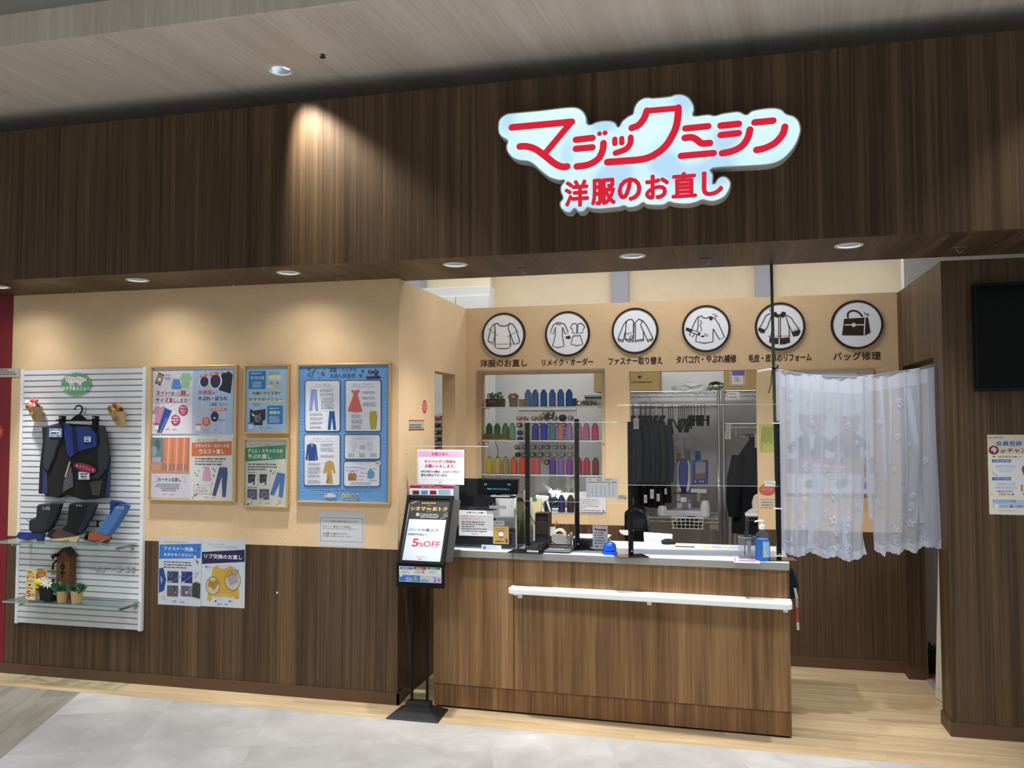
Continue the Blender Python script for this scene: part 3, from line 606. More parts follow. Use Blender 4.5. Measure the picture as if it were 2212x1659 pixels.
s.tiny(660, 655, 706, 3, 20, 'f4e4e0', 10, 6); s.tiny(826, 662, 922, 1, 9, '565f80', 8, 7); s.rect(556, 710, 630, 726, 'd9694f', 7); s.rect(566, 736, 618, 790, 'e9eaf0'); s.tiny(640, 770, 720, 1, 10, 'c78a98', 8); s.tiny(770, 772, 830, 1, 10, 'c78a98', 8)
s.build(t, 'poster about torn work clothes')
s = Sheet('poster', (34, 868), (488, 1585), 'd9d5e4', CA, pl)
s.rect(50, 870, 485, 1300, 'd88a68'); s.rect(46, 870, 176, 1160, '6f8088'); s.circ(110, 960, 42, '4e6a60', ry=70); s.circ(70, 1030, 40, '8fa0b8', ry=60); s.rect(46, 1100, 150, 1160, 'a9aec6'); s.poly(P_('44,1180 155,1200 470,1268 470,1302 42,1250'), 'c09a80')
s.rect(156, 1175, 470, 1262, 'a87a76')
for k, x in enumerate((165, 215, 262, 310, 352, 398, 440)): s.poly([(x+26, 872), (x+40, 872), (x+26, 1262), (x+8, 1262)], 'ecac8e' if k % 2 else 'c87656')
s.text('カーテン丈直し', 118, 1340, 390, 1388, INK, .02); s.line(P_('78,1330 118,1326 112,1370 96,1392 72,1388'), 4, '9a9cb0'); s.line(P_('392,1330 436,1326 430,1370 446,1392 410,1398'), 4, '9a9cb0')
for k, (a, b) in enumerate(((105, 380), (84, 420), (138, 365), (160, 330))): s.tiny(a, 1412+24*k, b, 1, 9, '84869a', 12, 20+k)
s.tiny(180, 1532, 220, 1, 9, 'b79aa8', 7); s.tiny(265, 1538, 326, 1, 9, 'c58a98', 7)
s.build(t, 'poster with an orange curtain')
s = Sheet('poster', (500, 850), (990, 1612), 'e3e4e2', CA, pl)
s.poly(P_('514,932 984,912 984,1078 512,1094'), 'd8764c'); s.poly(P_('566,930 834,912 834,888 566,904'), 'eee7cc'); s.text('体型に合わせてサイズ変更', 574, 886, 816, 926, GREY)
s.text('スラックス・スカートの', 552, 946, 952, 990, 'f6f2ee', .03); s.text('ウエスト直し', 600, 1004, 900, 1062, 'f6f2ee', .03)
for k in range(3): s.tiny(552, 1112+32*k, 950, 1, 9, '62656c', 18, 30+k)
garment(s, 'skirt', 634, 1222, 748, 1388, 'd9a6c4'); s.line(P_('640,1222 715,1214'), 5, 'a8485c'); s.poly(P_('838,1222 930,1226 936,1290 912,1572 872,1570 866,1330 796,1560 752,1550'), '46557f'); s.line(P_('838,1212 930,1226'), 5, 'a8485c')
s.rect(538, 1430, 742, 1536, 'c9bda4'); s.rect(546, 1438, 734, 1526, 'e9eaea'); s.tiny(575, 1456, 700, 1, 9, '84869a', 12, 8); s.tiny(556, 1480, 724, 2, 18, '84869a', 9, 9); s.ring(752, 1412, 10, 3, 'b89a60'); s.line(P_('745,1422 724,1450'), 4, 'b89a60')
for x, y, c in ((596, 1262, 'd8a0a0'), (553, 1292, '7a90b8'), (576, 1316, 'c06a60'), (768, 1242, '6a7a68'), (784, 1264, '9a7a88'), (771, 1318, '3a4a70'), (584, 1424, '8a3a40'), (551, 1552, '3a4a90'), (570, 1540, 'b04a50'), (526, 1578, 'a09a80')): s.circ(x, y, 10, c)
s.tiny(660, 1570, 730, 1, 9, 'c58a98', 8); s.tiny(750, 1572, 804, 1, 9, '9a9ab0', 8)
s.build(t, 'poster with a pink skirt and blue slacks')
# 2, 3: the two single frames
t, pl = poster_frame('champagne framed light blue poster, upper one of the two narrow frames', CB, (50, 62), (495, 768))
s = Sheet('poster', (50, 68), (494, 772), 'a9cdea', CB, pl)
s.rect(90, 110, 272, 304, '2f7fc4', 12); s.rect(288, 484, 456, 684, '2f7fc4', 12); s.tiny(116, 128, 246, 1, 9, 'cfe4f6', 12); s.tiny(312, 508, 432, 1, 9, 'cfe4f6', 12)
s.text('すべりどめ', 108, 164, 256, 200, 'f2f0a8', .03); s.text('補強布', 312, 540, 428, 576, 'f2f0a8', .03)
for k in range(4): s.tiny(128, 226+18*k, 238, 1, 9, 'cfe4f6', 9, 40+k); s.tiny(310, 602+18*k, 430, 1, 9, 'cfe4f6', 9, 50+k)
s.rect(304, 152, 440, 204, 'ece6b0', 20); s.tiny(306, 124, 446, 2, 18, '5c7c9c', 8); s.poly(P_('288,250 456,240 452,296 288,298'), 'c2bfae'); s.poly(P_('288,262 350,258 350,296 288,298'), 'dcdad0')
for x in (336, 400): s.poly([(x-5, 226), (x+5, 226), (x+5, 238), (x+11, 238), (x, 252), (x-11, 238), (x-5, 238)], 'c8303c')
s.rect(118, 358, 424, 370, 'eadf9a'); s.rect(80, 424, 470, 442, 'eadf9a'); s.text('内側にひと工夫!!', 128, 332, 428, 368, INK, .02); s.text('おすすめメニュー', 92, 398, 456, 434, '2f6fb4', .02)
s.tiny(122, 462, 242, 1, 9, '5c7c9c', 9); s.tiny(142, 480, 218, 1, 9, '5c7c9c', 8); s.poly(P_('100,530 120,518 130,540 272,520 268,640 240,646 236,698 140,694 138,672 100,668'), '2b2c3c'); s.circ(186, 624, 40, '8388a4'); s.poly(P_('118,560 160,592 146,602 124,588'), 'e8e4dc'); s.poly(P_('208,560 222,572 216,590 202,604 190,596 204,584'), 'c8303c')
s.poly(P_('150,622 200,600 226,640 210,660'), '5a5f7c'); s.rect(76, 664, 144, 680, '2f7fc4', 7); s.rect(90, 694, 128, 732, 'dfe8f0'); s.tiny(204, 718, 256, 1, 9, 'c77a8a', 8); s.tiny(276, 720, 340, 1, 9, 'c77a8a', 8)
s.build(t, 'light blue recommended menu poster')
t, pl = poster_frame('champagne framed poster with a green title band, lower narrow frame', CB, (45, 858), (490, 1576))
s = Sheet('poster', (44, 872), (488, 1576), 'd5dacd', CB, pl)
s.poly(P_('44,940 490,912 490,1060 44,1092'), '3f8a66'); s.poly(P_('90,932 345,910 345,890 90,908'), 'e6e2c4'); s.text('お気に入りがもっと長持ち!', 96, 894, 334, 930, GREY)
s.text('デニム・スラックスの', 76, 952, 456, 996, 'f2f6f0', .025); s.text('やぶれ直し', 78, 1006, 332, 1060, 'f2f6f0', .025)
s.poly(P_('426,1008 444,1002 460,1062 440,1068'), 'a8745a'); s.poly(P_('410,1068 430,1062 476,1106 458,1122'), 'e6e4dc'); s.line(P_('370,1086 380,1060 402,1034'), 3, 'b8c4bc')
for k in range(3): s.tiny(78, 1112+28*k, 436-60*(k == 2)-100*(k == 2), 1, 9, '5c6468', 16, 60+k)
s.tiny(78, 1204, 178, 1, 9, 'a85a50', 9); s.tiny(78, 1366, 206, 1, 9, 'a85a50', 11)
for x, y, c, q in ((82, 1228, '2e3040', 1), (208, 1228, '2e3040', 1), (74, 1388, '565c6a', 0), (204, 1388, '565c6a', 0)):
    s.rect(x, y, x+104, y+116, c); s.ring(x+50, y+58, 27, 3, 'c8ccd0')
    if q: s.poly([(x+80, y), (x+104, y), (x+104, y+116), (x+70, y+116)], 'd9ddd4'); s.poly([(x, y+96), (x+60, y+90), (x+50, y+116), (x, y+116)], 'dfe2da')
    else: s.rect(x+4, y+100, x+46, y+112, 'dfe2e4')
for y in (1286, 1446): s.poly([(186, y-12), (198, y), (186, y+12)], '8a9088')
s.poly(P_('398,1208 482,1226 478,1300 456,1482 412,1470 424,1320 362,1456 320,1446'), '4a76b4'); s.poly(P_('398,1208 482,1226 480,1240 394,1222'), '3a62a0')
for x, y, c in ((328, 1192, '2c2c34'), (354, 1220, '9aa0a0'), (376, 1200, 'b8b4a8'), (72, 1554, 'a8404c'), (88, 1550, '3a3a8c'), (118, 1536, '8a8878')): s.circ(x, y, 9, c)
s.ring(428, 1522, 14, 5, 'b8aa80'); s.line(P_('420,1538 386,1568'), 6, 'b8aa80'); s.tiny(190, 1532, 244, 1, 9, '9aa0a0', 8); s.tiny(264, 1536, 338, 1, 9, 'c78a90', 8)
s.build(t, 'green banded poster with blue jeans')
# 4: the price list
t, pl = poster_frame('large champagne framed blue price list poster with garment drawings', CD, (55, 58), (1052, 1586))
s = Sheet('poster', (52, 60), (1048, 1592), '6eaae8', CD, pl)
rd = random.Random(4)
for k in range(40):
    y = 80+37*k; s.line([(60, y), (400, y+rd.uniform(-6, 6)), (1040, y-8)], rd.uniform(2, 5), rd.choice(('74afeb', '68a4e2')))
s.text('洋服・バッグの', 396, 76, 702, 120, '3f5878', .008); s.text('お直し料金表', 408, 140, 692, 184, '3f5878', .008)
s.line(P_('246,86 215,140 205,165'), 6, '4a5a72'); s.line(P_('252,94 200,125 178,140'), 6, '4a5a72'); s.ring(198, 180, 15, 5, '5a6c88'); s.ring(164, 152, 15, 5, '5a6c88')
for x, y, r, c in ((172, 94, 13, '3a4256'), (346, 94, 10, '3f6ab0'), (276, 128, 10, '4a78b8'), (289, 186, 9, '4a78b8'), (770, 110, 16, '3f4c66'), (746, 160, 16, '3f4c66')): s.circ(x, y, r, c); s.circ(x, y, r*.35, '6eaae8')
s.poly(P_('300,130 326,114 350,146 324,168'), '7a6078')
s.rect(814, 172, 972, 194, '26324a'); s.poly(P_('834,108 846,96 856,112 908,112 912,92 922,92 926,112 948,104 946,136 936,138 936,172 908,172 908,136 868,132 858,142 838,136'), '2c3448'); s.circ(856, 124, 8, 'c4847c'); s.circ(922, 122, 9, 'c4847c')
def card(x0, y0, x1, y1):
    for q, c, r in ((0, '4a4c6c', 16), (9, 'e2e6f2', 14)):
        X0, Y0, X1, Y1 = x0+q, y0+q, x1-q, y1-q; s.poly([(X0+r, Y0), (X1-r, Y0), (X1, Y0+r), (X1, Y1-r), (X1-r, Y1), (X0+r, Y1), (X0, Y1-r), (X0, Y0+r)], c)
card(124, 214, 524, 790); card(574, 212, 982, 792); card(114, 820, 524, 1398); card(566, 820, 974, 1102); card(558, 1120, 970, 1408)
for tx, b in (('パンツ・デニム', (240, 254, 404, 280)), ('スカート・ワンピース', (660, 250, 890, 276)), ('ジャケット・コート', (216, 858, 416, 884)), ('シャツ・ブラウス', (720, 846, 822, 860)), ('バッグ修理・リメイク', (664, 1144, 868, 1158))): s.text(tx, *b, '5c6478')
for a, b, y in ((184, 460, 294), (636, 912, 292), (180, 454, 900), (666, 874, 874)): s.line([(a+(b-a)*k/8, y-(6 if k % 2 else -2)) for k in range(9)], 3, '8288a0', smooth=4)
garment(s, 'pants', 174, 316, 278, 556, '8a9cd0'); garment(s, 'pants', 382, 560, 476, 768, '1f4f9c'); garment(s, 'dress', 606, 310, 774, 576, 'd66a62'); garment(s, 'pencil', 846, 560, 940, 764, 'b6a640')
garment(s, 'jacket', 134, 922, 274, 1116, '24468e'); s.poly(P_('190,928 222,928 208,972'), '8a90a4'); garment(s, 'coat', 328, 1110, 470, 1372, 'c09a48'); s.poly(P_('406,1280 386,1364 362,1362'), '7c5a34')
for g in (('shirt', 632, 892, 708, 1008), ('shirt', 812, 892, 896, 1004)): garment(s, *g, 'd3d8e8')
s.rect(612, 1262, 704, 1336, '9a6a3c'); s.poly(P_('612,1262 624,1256 706,1258 704,1330 690,1336'), 'a87848'); s.line(P_('642,1262 646,1242 660,1236 674,1242 676,1260'), 5, '6a4a30', smooth=3)
s.poly(P_('828,1246 846,1216 876,1216 896,1244 898,1306 862,1316 826,1306'), '5aa2d0'); s.line(P_('852,1216 862,1204 872,1216'), 4, '3f7aa8'); s.line(P_('888,1230 906,1260 904,1296'), 4, '3f6a90', smooth=3)
s.circ(948, 1142, 34, 'ece4e4', ry=26); s.tiny(922, 1130, 974, 2, 14, 'b0404c', 9)
for x, x1, ys, sd in ((296, 450, (318, 336, 362, 380), 1), (308, 470, (410, 428, 446, 462, 480, 496, 512, 528), 2), (184, 336, (586, 602, 634, 650, 682, 698, 730, 746), 3), (772, 930, (342, 358, 404, 420, 466, 482, 498), 4), (650, 770, (598, 614, 630, 658, 674, 690, 718, 734, 750), 5), (304, 460, (926, 942, 970, 986, 1002, 1054, 1070), 6), (160, 306, (1142, 1158, 1186, 1202, 1218, 1236, 1250, 1276, 1292, 1330, 1346, 1360), 7), (738, 816, (946, 962, 978), 8), (610, 690, (1034, 1050, 1064), 9), (734, 812, (1034, 1050, 1064), 10), (856, 940, (1034, 1050, 1064), 11), (580, 740, (1186, 1222), 12), (742, 820, (1200, 1250), 13), (720, 796, (1286, 1324), 14), (640, 890, (1356, 1374), 15), (850, 946, (1204, 1332), 16)):
    for k, y in enumerate(ys): s.tiny(x, y, x1, 1, 9, '7c8498', 6, sd*20+k)
for a in ('270,560 390,560', '300,690 385,660', '735,360 772,345', '730,395 772,410', '775,600 850,565', '270,1000 305,975', '300,1148 395,1126', '240,1195 350,1240'): s.line(P_(a), 1.6, '9aa0b4')
s.text('私たちはお直しを通じて衣類の廃棄を削減し環境に取り組みます。', 196, 1438, 880, 1466, '3a4a66', .01)
s.circ(410, 1506, 76, 'dfe4f0', ry=26); s.text('洋服・バッグの', 340, 1488, 484, 1508, 'b03a50', .03); s.text('マジックミシン', 364, 1512, 468, 1536, 'b03a50', .02)
for x, c, k in ((562, 'e6dc8c', '5a4a20'), (612, 'cfe08c', '3a5a20'), (664, 'e0a090', '5a2020'), (712, '8cb8e0', '20407a')): s.circ(x, 1508, 24, c); s.rect(x-10, 1502, x+10, 1518, k, 3)
s.tiny(540, 1544, 740, 1, 9, 'c8d8ec', 9, 3); s.tiny(304, 1580, 754, 1, 9, '4f6a92', 9, 4)
s.build(t, 'blue price list sheet with garment drawings')
GLARE_MIX[0] = .05
# loose papers
C4 = (300, 760, .34961)
s = Sheet('notice_paper', (1112, 986), (1394, 1209), 'e0e4ea', C4, yplane(YL)); s.frame(1122, 1022, 1384, 1178, '8a8e96', 3, 'e3e7ec')
for tx, b in (('こちらの価格は最低料金になります', (1138, 1040, 1350, 1056)), ('デザイン、素材により料金は', (1136, 1072, 1308, 1088)), ('プラスになりますのでご了承下さい', (1136, 1086, 1350, 1102)), ('お見積りは無料ですので、', (1136, 1116, 1294, 1132)), ('お気軽にお問い合わせください', (1136, 1132, 1322, 1147))): s.text(tx, *b, '26282e', .02)
s.build(None, 'white notice paper with black text, taped below the blue price list', 'notice')
s = Sheet('leaflet', (82, 95), (935, 1520), 'dbe2ee', CE, yplane(YL))
s.poly(P_('92,248 945,232 932,530 85,540'), '2f7fe0'); s.poly(P_('195,200 655,160 655,215 195,248'), 'ece8a8'); s.text('捨てればまだまだ着られます!', 200, 176, 640, 226, INK); s.text('ファスナー交換', 178, 284, 784, 392, 'f4f6fa', .025); s.text('おまかせください!', 184, 416, 772, 502, 'f4f6fa', .025)
for k, (a, b) in enumerate(((178, 740), (178, 838), (178, 760))): s.tiny(a, 588+54*k, b, 1, 9, '5c6470', 28, 70+k)
s.poly(P_('82,738 170,722 228,960 188,1190 78,1240'), '1d4796'); s.poly(P_('112,880 150,960 130,1070'), 'cfd6e2'); s.rect(254, 790, 476, 1036, '2e3f66'); s.rect(540, 796, 764, 1044, '1b2f7c'); s.rect(250, 1080, 472, 1318, '565c6a'); s.rect(534, 1088, 770, 1318, '5a6478')
for x, c in ((318, '9aa8c0'), (590, '8aa0d8')): s.ring(x, 862, 46, 8, c)
s.line(P_('360,1010 475,910'), 8, 'b0a890'); s.line(P_('600,1000 760,880'), 8, 'b0b0a0'); s.rect(264, 990, 356, 1018, 'b8c4dc'); s.rect(552, 1004, 610, 1030, 'e0e4ec'); s.circ(318, 1228, 26, 'b0403c'); s.circ(416, 1224, 14, 'e6e8ec'); s.circ(606, 1222, 26, 'b0403c'); s.rect(630, 1202, 664, 1256, 'e8eaee'); s.rect(392, 1090, 410, 1230, '23262e'); s.poly(P_('700,1098 766,1092 766,1318 676,1250'), '808894')
s.poly(P_('770,1040 850,1010 930,1050 922,1358 768,1318'), '2f3c34'); s.circ(862, 1036, 22, 'b0483c'); s.line(P_('790,856 900,800 820,930'), 14, 'b89060')
for y in (914, 1210): s.poly([(492, y-30), (520, y), (492, y+30)], 'a89a88')
for x, y, r, c in ((846, 262, 22, '8a6a9a'), (890, 350, 14, '1a2450'), (846, 376, 24, 'b08aa8')): s.circ(x, y, r, c)
s.poly(P_('806,470 852,476 844,548 800,540'), 'eef0f4'); s.poly(P_('836,584 868,566 898,620 866,640'), '4a7a50'); s.ring(168, 1322, 30, 6, 'b4b8c0'); s.line(P_('190,1346 232,1400'), 6, 'b4b8c0'); s.tiny(360, 1392, 458, 1, 9, '9aa0b0', 26); s.tiny(520, 1410, 630, 1, 9, 'c78a98', 26)
s.build(None, 'leaflet with a bright blue title band, taped to the lower wall', 'leaflet')
s = Sheet('leaflet', (962, 128), (1832, 1556), 'dde5f0', CE, yplane(YL))
s.poly(P_('960,400 1838,354 1836,604 962,646'), '1b1d52'); s.text('トレーナーや', 1112, 218, 1410, 272, INK); s.text('パーカーにおすすめ', 1206, 276, 1676, 332, INK); s.text('リブ交換のお直し', 1008, 434, 1786, 560, 'f4f6fa', .03)
s.poly(P_('1280,672 1320,730 1400,752 1480,730 1530,676 1590,700 1640,900 1720,1200 1726,1360 1640,1370 1596,1300 1580,1350 1400,1310 1212,1336 1190,1300 1140,1410 1066,1390 1100,1150 1160,860 1190,720'), 'd8b040'); s.poly(P_('1285,672 1520,672 1490,722 1400,752 1312,722'), 'd9d4dc'); s.poly(P_('1212,1336 1200,1270 1400,1240 1590,1280 1580,1350 1400,1310'), 'e0bc58'); s.poly(P_('1160,1300 1205,1290 1212,1336 1190,1345'), 'dde5f0')
for cx, cy, r, ry in ((1182, 1094, 158, 180), (1592, 984, 178, 204)):
    s.circ(cx, cy, r, 'dccfb4', ry=ry); a = s.q(cx, cy); u = s.unit(cx, cy); s.stroke([(a[0]+x*u*r, a[1]+y*u*ry) for x, y in circle(0, 0, 1, 36)], 11*u, '23242c', True)
s.poly(P_('1110,950 1180,1010 1250,960 1316,1020 1212,1190 1140,1120 1080,1110'), 'b28a28'); s.poly(P_('1440,930 1560,790 1700,850 1480,920'), 'c09030'); s.poly(P_('1474,930 1690,850 1706,1020 1540,1090'), 'a7a9b8')
s.text('襟ぐり', 1030, 686, 1142, 726, NAVY, .02); s.line(P_('1030,736 1150,738 1270,690'), 3, '7a88a8'); s.text('裾', 1222, 1384, 1260, 1426, NAVY, .02); s.text('袖口', 1504, 1388, 1582, 1430, NAVY, .02); s.line(P_('1262,1388 1420,1276'), 3, '7a88a8')
for ch, x, y in zip('After', (1598, 1632, 1656, 1680, 1706), (712, 734, 750, 766, 784)): s.text(ch, x, y, x+24, y+44, '26282e')
s.tiny(1276, 1454, 1384, 1, 9, 'a08a98', 22); s.tiny(1420, 1462, 1520, 1, 9, 'c78a98', 22)
s.build(None, 'leaflet with a yellow sweater and navy title band on the lower wall', 'leaflet')
GLARE_MIX[0] = 0.
# things on the red wall
C3 = (0, 760, .39783)
s = Sheet('wall_plate', (-30, 92), (106, 136), 'b9b9b4', C3, yplane(YL-.004)); s.tiny(-20, 98, 60, 1, 9, '5a5a58', 7); s.tiny(-20, 110, 98, 2, 11, '4a4a48', 6, 3); s.build(None, 'small grey text plate at the edge of the red wall', 'sign')
s = Sheet('round_sticker', (-40, 396), (30, 476), None, C3, yplane(YL-.004)); s.circ(-12, 436, 41, 'b8322c'); s.text('禁', -8, 420, 10, 450, 'd89088'); s.build(None, 'round red sticker on the dark red wall', 'sticker')
s = Sheet('screw_cap', (595, 1275), (603, 1285), None, (0, 0, 1), yplane(YL)); s.circ(599, 1280, 2.4, 'd8d4cc'); s.build(None, 'tiny pale screw cap on the dark panel right of the sweater leaflet', 'screw')
# ---------------------------------------------------------------- slatted display panel and what hangs on it
YS = YL-.02
sx0, sx1, sz0, sz1 = -4.58, -3.63, .341, 2.033
t = thing('slatted_display_board', 'tall white slatted display panel beside the red wall', 'display board', ((sx0+sx1)/2, YL-.001, sz0))
hw = (sx1-sx0)/2
MB().m(mat('a9acb0', .6)).box(-hw+.01, -.012, 0, hw-.01, 0, sz1-sz0).build('groove_board', t)
b = MB().m(mat('dcdfe4', .4)); n = 44; pit = (sz1-sz0)/n
for k in range(n): b.box(-hw+.012, -.02, k*pit+.004, hw-.012, -.012, (k+1)*pit-.005)
b.build('slats', t)
for sg in (-1, 1): MB().m(mat('e2e4e6', .35)).box(sg*hw-.012, -.024, -.003, sg*hw+.012, 0, sz1-sz0+.003).build('edge_trim', t)
def P3(crop, x, y, yy): p = aty(crop[0]+x*crop[2], crop[1]+y*crop[2], yy); return p
def puff(name, crop, pts, yy, th, c, parent=None, bevel=.008, rough=.8, base=None):
    """a padded piece of cloth or board: outline in the plane y = yy, th thick towards the viewer"""
    base = base if base is not None else (Vector(parent.location) if parent else Vector((0, 0, 0)))
    q = [P3(crop, x, y, yy) for x, y in (P_(pts) if isinstance(pts, str) else pts)]
    m = c if isinstance(c, bpy.types.Material) else mat(c, rough)
    o = MB().m(m).prism([(p.x-base.x, p.z-base.z) for p in q], yy-base.y-th, yy-base.y).build(name, parent, bevel=bevel); return o
CG = (20, 780, .18083)
s = Sheet('oval_sign', (585, 140), (1010, 410), None, CG, yplane(YS-.006)); s.circ(798, 274, 213, '5f9c74', ry=136); s.k += 1
s.mb.m(mat('5f9c74')).prism([(x*.13, .08+y*.08) for x, y in circle(0, 0, .1, 8)], -.004, .004)
a = s.q(798, 274); u = s.unit(798, 274)
for k in range(46):
    if k % 2 == 0: s.k -= (k > 0); s.stroke([(a[0]+203*u*math.cos(j*2*PI/46), a[1]+127*u*math.sin(j*2*PI/46)) for j in (k, k+.5, k+1)], 4*u, 'c8d890')
s.poly(P_('670,190 730,182 780,196 830,182 920,204 925,236 870,252 865,290 724,294 720,262 680,246'), 'ece8ee'); s.text('マジックミシン', 680, 194, 916, 248, '8a3a78', .02); s.text('洋服のお直し', 728, 264, 860, 288, '8a4a7a', .02); s.text('おすすめメニュー', 636, 304, 960, 350, 'f2f6f0', .03)
s.build(None, 'green oval sign with stitched border on the slatted panel', 'sign')
def leaf(b, base, d, l, w, up=.3):
    base = Vector(base); d = Vector(d).normalized(); sd = d.cross(Vector((.1, -1, .2))).normalized()*w/2; m = base+d*l*.5+Vector((0, -.2*w, 0)); e = base+d*l+Vector((0, 0, -up*l*.3))
    b.face([b.bm.verts.new(v) for v in (base, m+sd, e)]); b.face([b.bm.verts.new(v) for v in (base, e, m-sd)])
def rose(b, c, r, rd):
    b.ball(c, r*.72, 8, 5)
    for k in range(5):
        a = k*2*PI/5+rd.random(); b.ball((c[0]+.5*r*math.cos(a), c[1]-.15*r, c[2]+.5*r*math.sin(a)-.1*r), r*.55, 6, 4, (1, .6, .9))
def bouquet(label, crop, cx, cy, cols, seed, flip):
    p = P3(crop, cx, cy, YS-.05); t = thing('paper_bouquet', label, 'flowers', (p.x, YS-.05, p.z-.09), 'paper cone bouquets on the slatted panel'); rd = random.Random(seed)
    b = MB().m(mat('b99a70', .8)); b.rings([[(flip*.05+.028*math.cos(a), .012+.014*math.sin(a), 0) for a in [2*PI*k/14 for k in range(14)]], [(.052*math.cos(a), .042*math.sin(a), .095+.012*math.cos(a)*flip) for a in [2*PI*k/14 for k in range(14)]]]); b.build('paper_cone', t, smooth=True)
    MB().m(mat('8a6a48', .8)).prism([(flip*.02+x*.016, .05+z*.011) for x, z in circle(0, 0, 1, 14)], -.038, -.03).build('stamp', t)
    lf = MB().m(mat('5d7f4a', .7))
    for k in range(9): leaf(lf, (rd.uniform(-.03, .03), rd.uniform(-.02, .02), .095), (rd.uniform(-1, 1), rd.uniform(-.6, .1), rd.uniform(.2, 1)), .05, .026)
    lf.build('leaves', t)
    for k, (x, z) in enumerate(((-.035, .125), (-.01, .14), (.03, .138), (-.045, .105), (-.012, .112), (.012, .105))):
        f = MB().m(mat(cols[k % len(cols)], .7)); rose(f, (x, -.022+.01*(k % 2), z), .019, rd); f.build('rose', t, smooth=True)
bouquet('kraft paper cone of pink and red roses, on the slatted panel nearest the red wall', CG, 305, 560, ('e6d8b8', 'c8485e', 'd05a6c', 'b83a50', 'e08a88', 'e8a8a0'), 1, .3)
bouquet('kraft paper cone of orange and cream roses on the slatted panel', CG, 1290, 620, ('c07a48', 'a8622f', 'd8a468', 'e4c08c', 'dab078', 'cf8f58'), 2, .5)
# hanger with the half-finished work trousers
p = P3(CG, 830, 700, YS-.06); hg = thing('clip_hanger', 'black clip hanger holding trousers on the slatted panel', 'hanger', p)
def hp(x, y): q = P3(CG, x, y, YS-.06)-p; return (q.x, 0, q.z)
MB().m(M_BLACKP).tube([hp(*q) for q in catmull(P_('785,582 795,550 832,532 866,548 870,590 850,625 828,655 828,690'), 4)], .0055, 8).build('hook', hg, smooth=True)
b = MB().m(M_BLACKP); q0, q1 = hp(562, 706), hp(1092, 711); b.box(q0[0], -.006, q0[2]-.006, q1[0], .006, q1[2]+.007); hx = hp(740, 700); hx2 = hp(925, 700)
b.prism([(hx[0]+(hx2[0]-hx[0])*k/10, hx[2]+.034*math.sin(PI*k/10)) for k in range(11)], -.006, .006); b.build('bar', hg, bevel=.002)
for x in (637, 1032):
    a = hp(x-26, 655); c = hp(x+26, 740 if x < 900 else 815); g = MB().m(M_BLACKP).box(a[0], -.016, c[2], c[0], .012, a[2]).build('clip', hg, bevel=.003)
    MB().m(M_CHROME).cbox(((a[0]+c[0])/2, -.018, a[2]-.012), (.016, .004, .006)).build('spring', g)
tr = thing('work_trousers', 'dark work trousers cut open to show blue lining, hung from the black hanger', 'trousers', P3(CG, 800, 1640, YS-.05))
yb = YS-.012
CH, BK = '2e3338', '131417'
puff('trouser_body', CG, '440,790 640,740 1150,772 1190,950 1216,1150 1200,1622 1100,1640 930,1652 760,1600 690,1592 640,1632 480,1602 470,1582 400,1580 415,1250 450,950', yb, .04, BK, tr, .012)
puff('cut_panel', CG, '470,782 640,742 652,860 600,1000 560,1120 480,1320 420,1262 440,1050 458,900', yb-.036, .014, CH, tr, .005)
puff('cut_panel', CG, '1062,772 1150,782 1180,950 1208,1130 1180,1280 1085,1400 950,1412 1078,1320 1070,1050 1105,960', yb-.036, .014, CH, tr, .005)
puff('lining', CG, '650,742 725,742 745,784 980,784 1050,880 1058,1022 960,1045 850,1080 742,1150 702,1100 672,900', yb-.037, .012, '233a80', tr, .004)
puff('fly_band', CG, '750,784 795,784 812,1000 830,1085 775,1110', yb-.047, .005, '141c40', tr, .001)
puff('lining_fold', CG, '800,1085 1056,1024 1000,1030 1000,800 1040,880 1056,1020', yb-.047, .004, '2e4a98', tr, .001) if 0 else None
puff('side_stripe', CG, '415,1272 458,1330 466,1590 402,1580', yb-.038, .006, '26386e', tr, .002); puff('side_stripe', CG, '1192,1290 1214,1210 1200,1620 1152,1622', yb-.038, .006, '26386e', tr, .002)
puff('pocket_bag', CG, '742,1252 770,1382 772,1500 690,1546 648,1568 660,1440', yb-.04, .008, '56525e', tr, .003)
puff('zip', CG, '722,1200 738,1204 682,1392 664,1384', yb-.044, .006, 'b5a488', tr, .001)
puff('knee_patch', CG, '962,1446 1115,1420 1084,1610 1000,1600', yb-.039, .004, '3d3930', tr, .002, .35)
def card(tl, br, lines, border='7f9cd0', oval=False):
    s = Sheet('price_tag', tl, br, border, CG, yplane(yb-.054)); x0, y0 = tl; x1, y1 = br
    if oval: s.circ((x0+x1)/2, (y0+y1)/2, (x1-x0)*.46, 'e8ecf2', ry=(y1-y0)*.44)
    else: s.rect(x0+8, y0+8, x1-8, y1-8, 'e8ecf2')
    for k, (a, b, y, h) in enumerate(lines): s.tiny(a, y, b, 1, 9, '30343c', h, k)
    s.build(tr, 'white price tag with blue border')
card((478, 804), (630, 908), ((505, 600, 820, 12), (500, 614, 850, 22), (510, 590, 880, 14)), oval=True); card((894, 898), (978, 968), ((910, 965, 912, 14), (910, 965, 938, 16))); card((826, 1318), (962, 1418), ((850, 940, 1340, 18), (850, 945, 1368, 18), (860, 930, 1392, 14)))
s = Sheet('ribbon_label', (750, 1210), (1068, 1340), None, CG, yplane(yb-.06)); a = s.q(908, 1276); u = s.unit(908, 1276)
R2 = lambda x, y: (a[0]+u*(x*math.cos(-.22)-y*math.sin(-.22)), a[1]+u*(x*math.sin(-.22)+y*math.cos(-.22)))
s.mb.m(mat('8c1848', .5)); s.mb.prism([R2(163*x, 50*y) for x, y in circle(0, 0, 1, 28)], 0, .003); s.k = 2
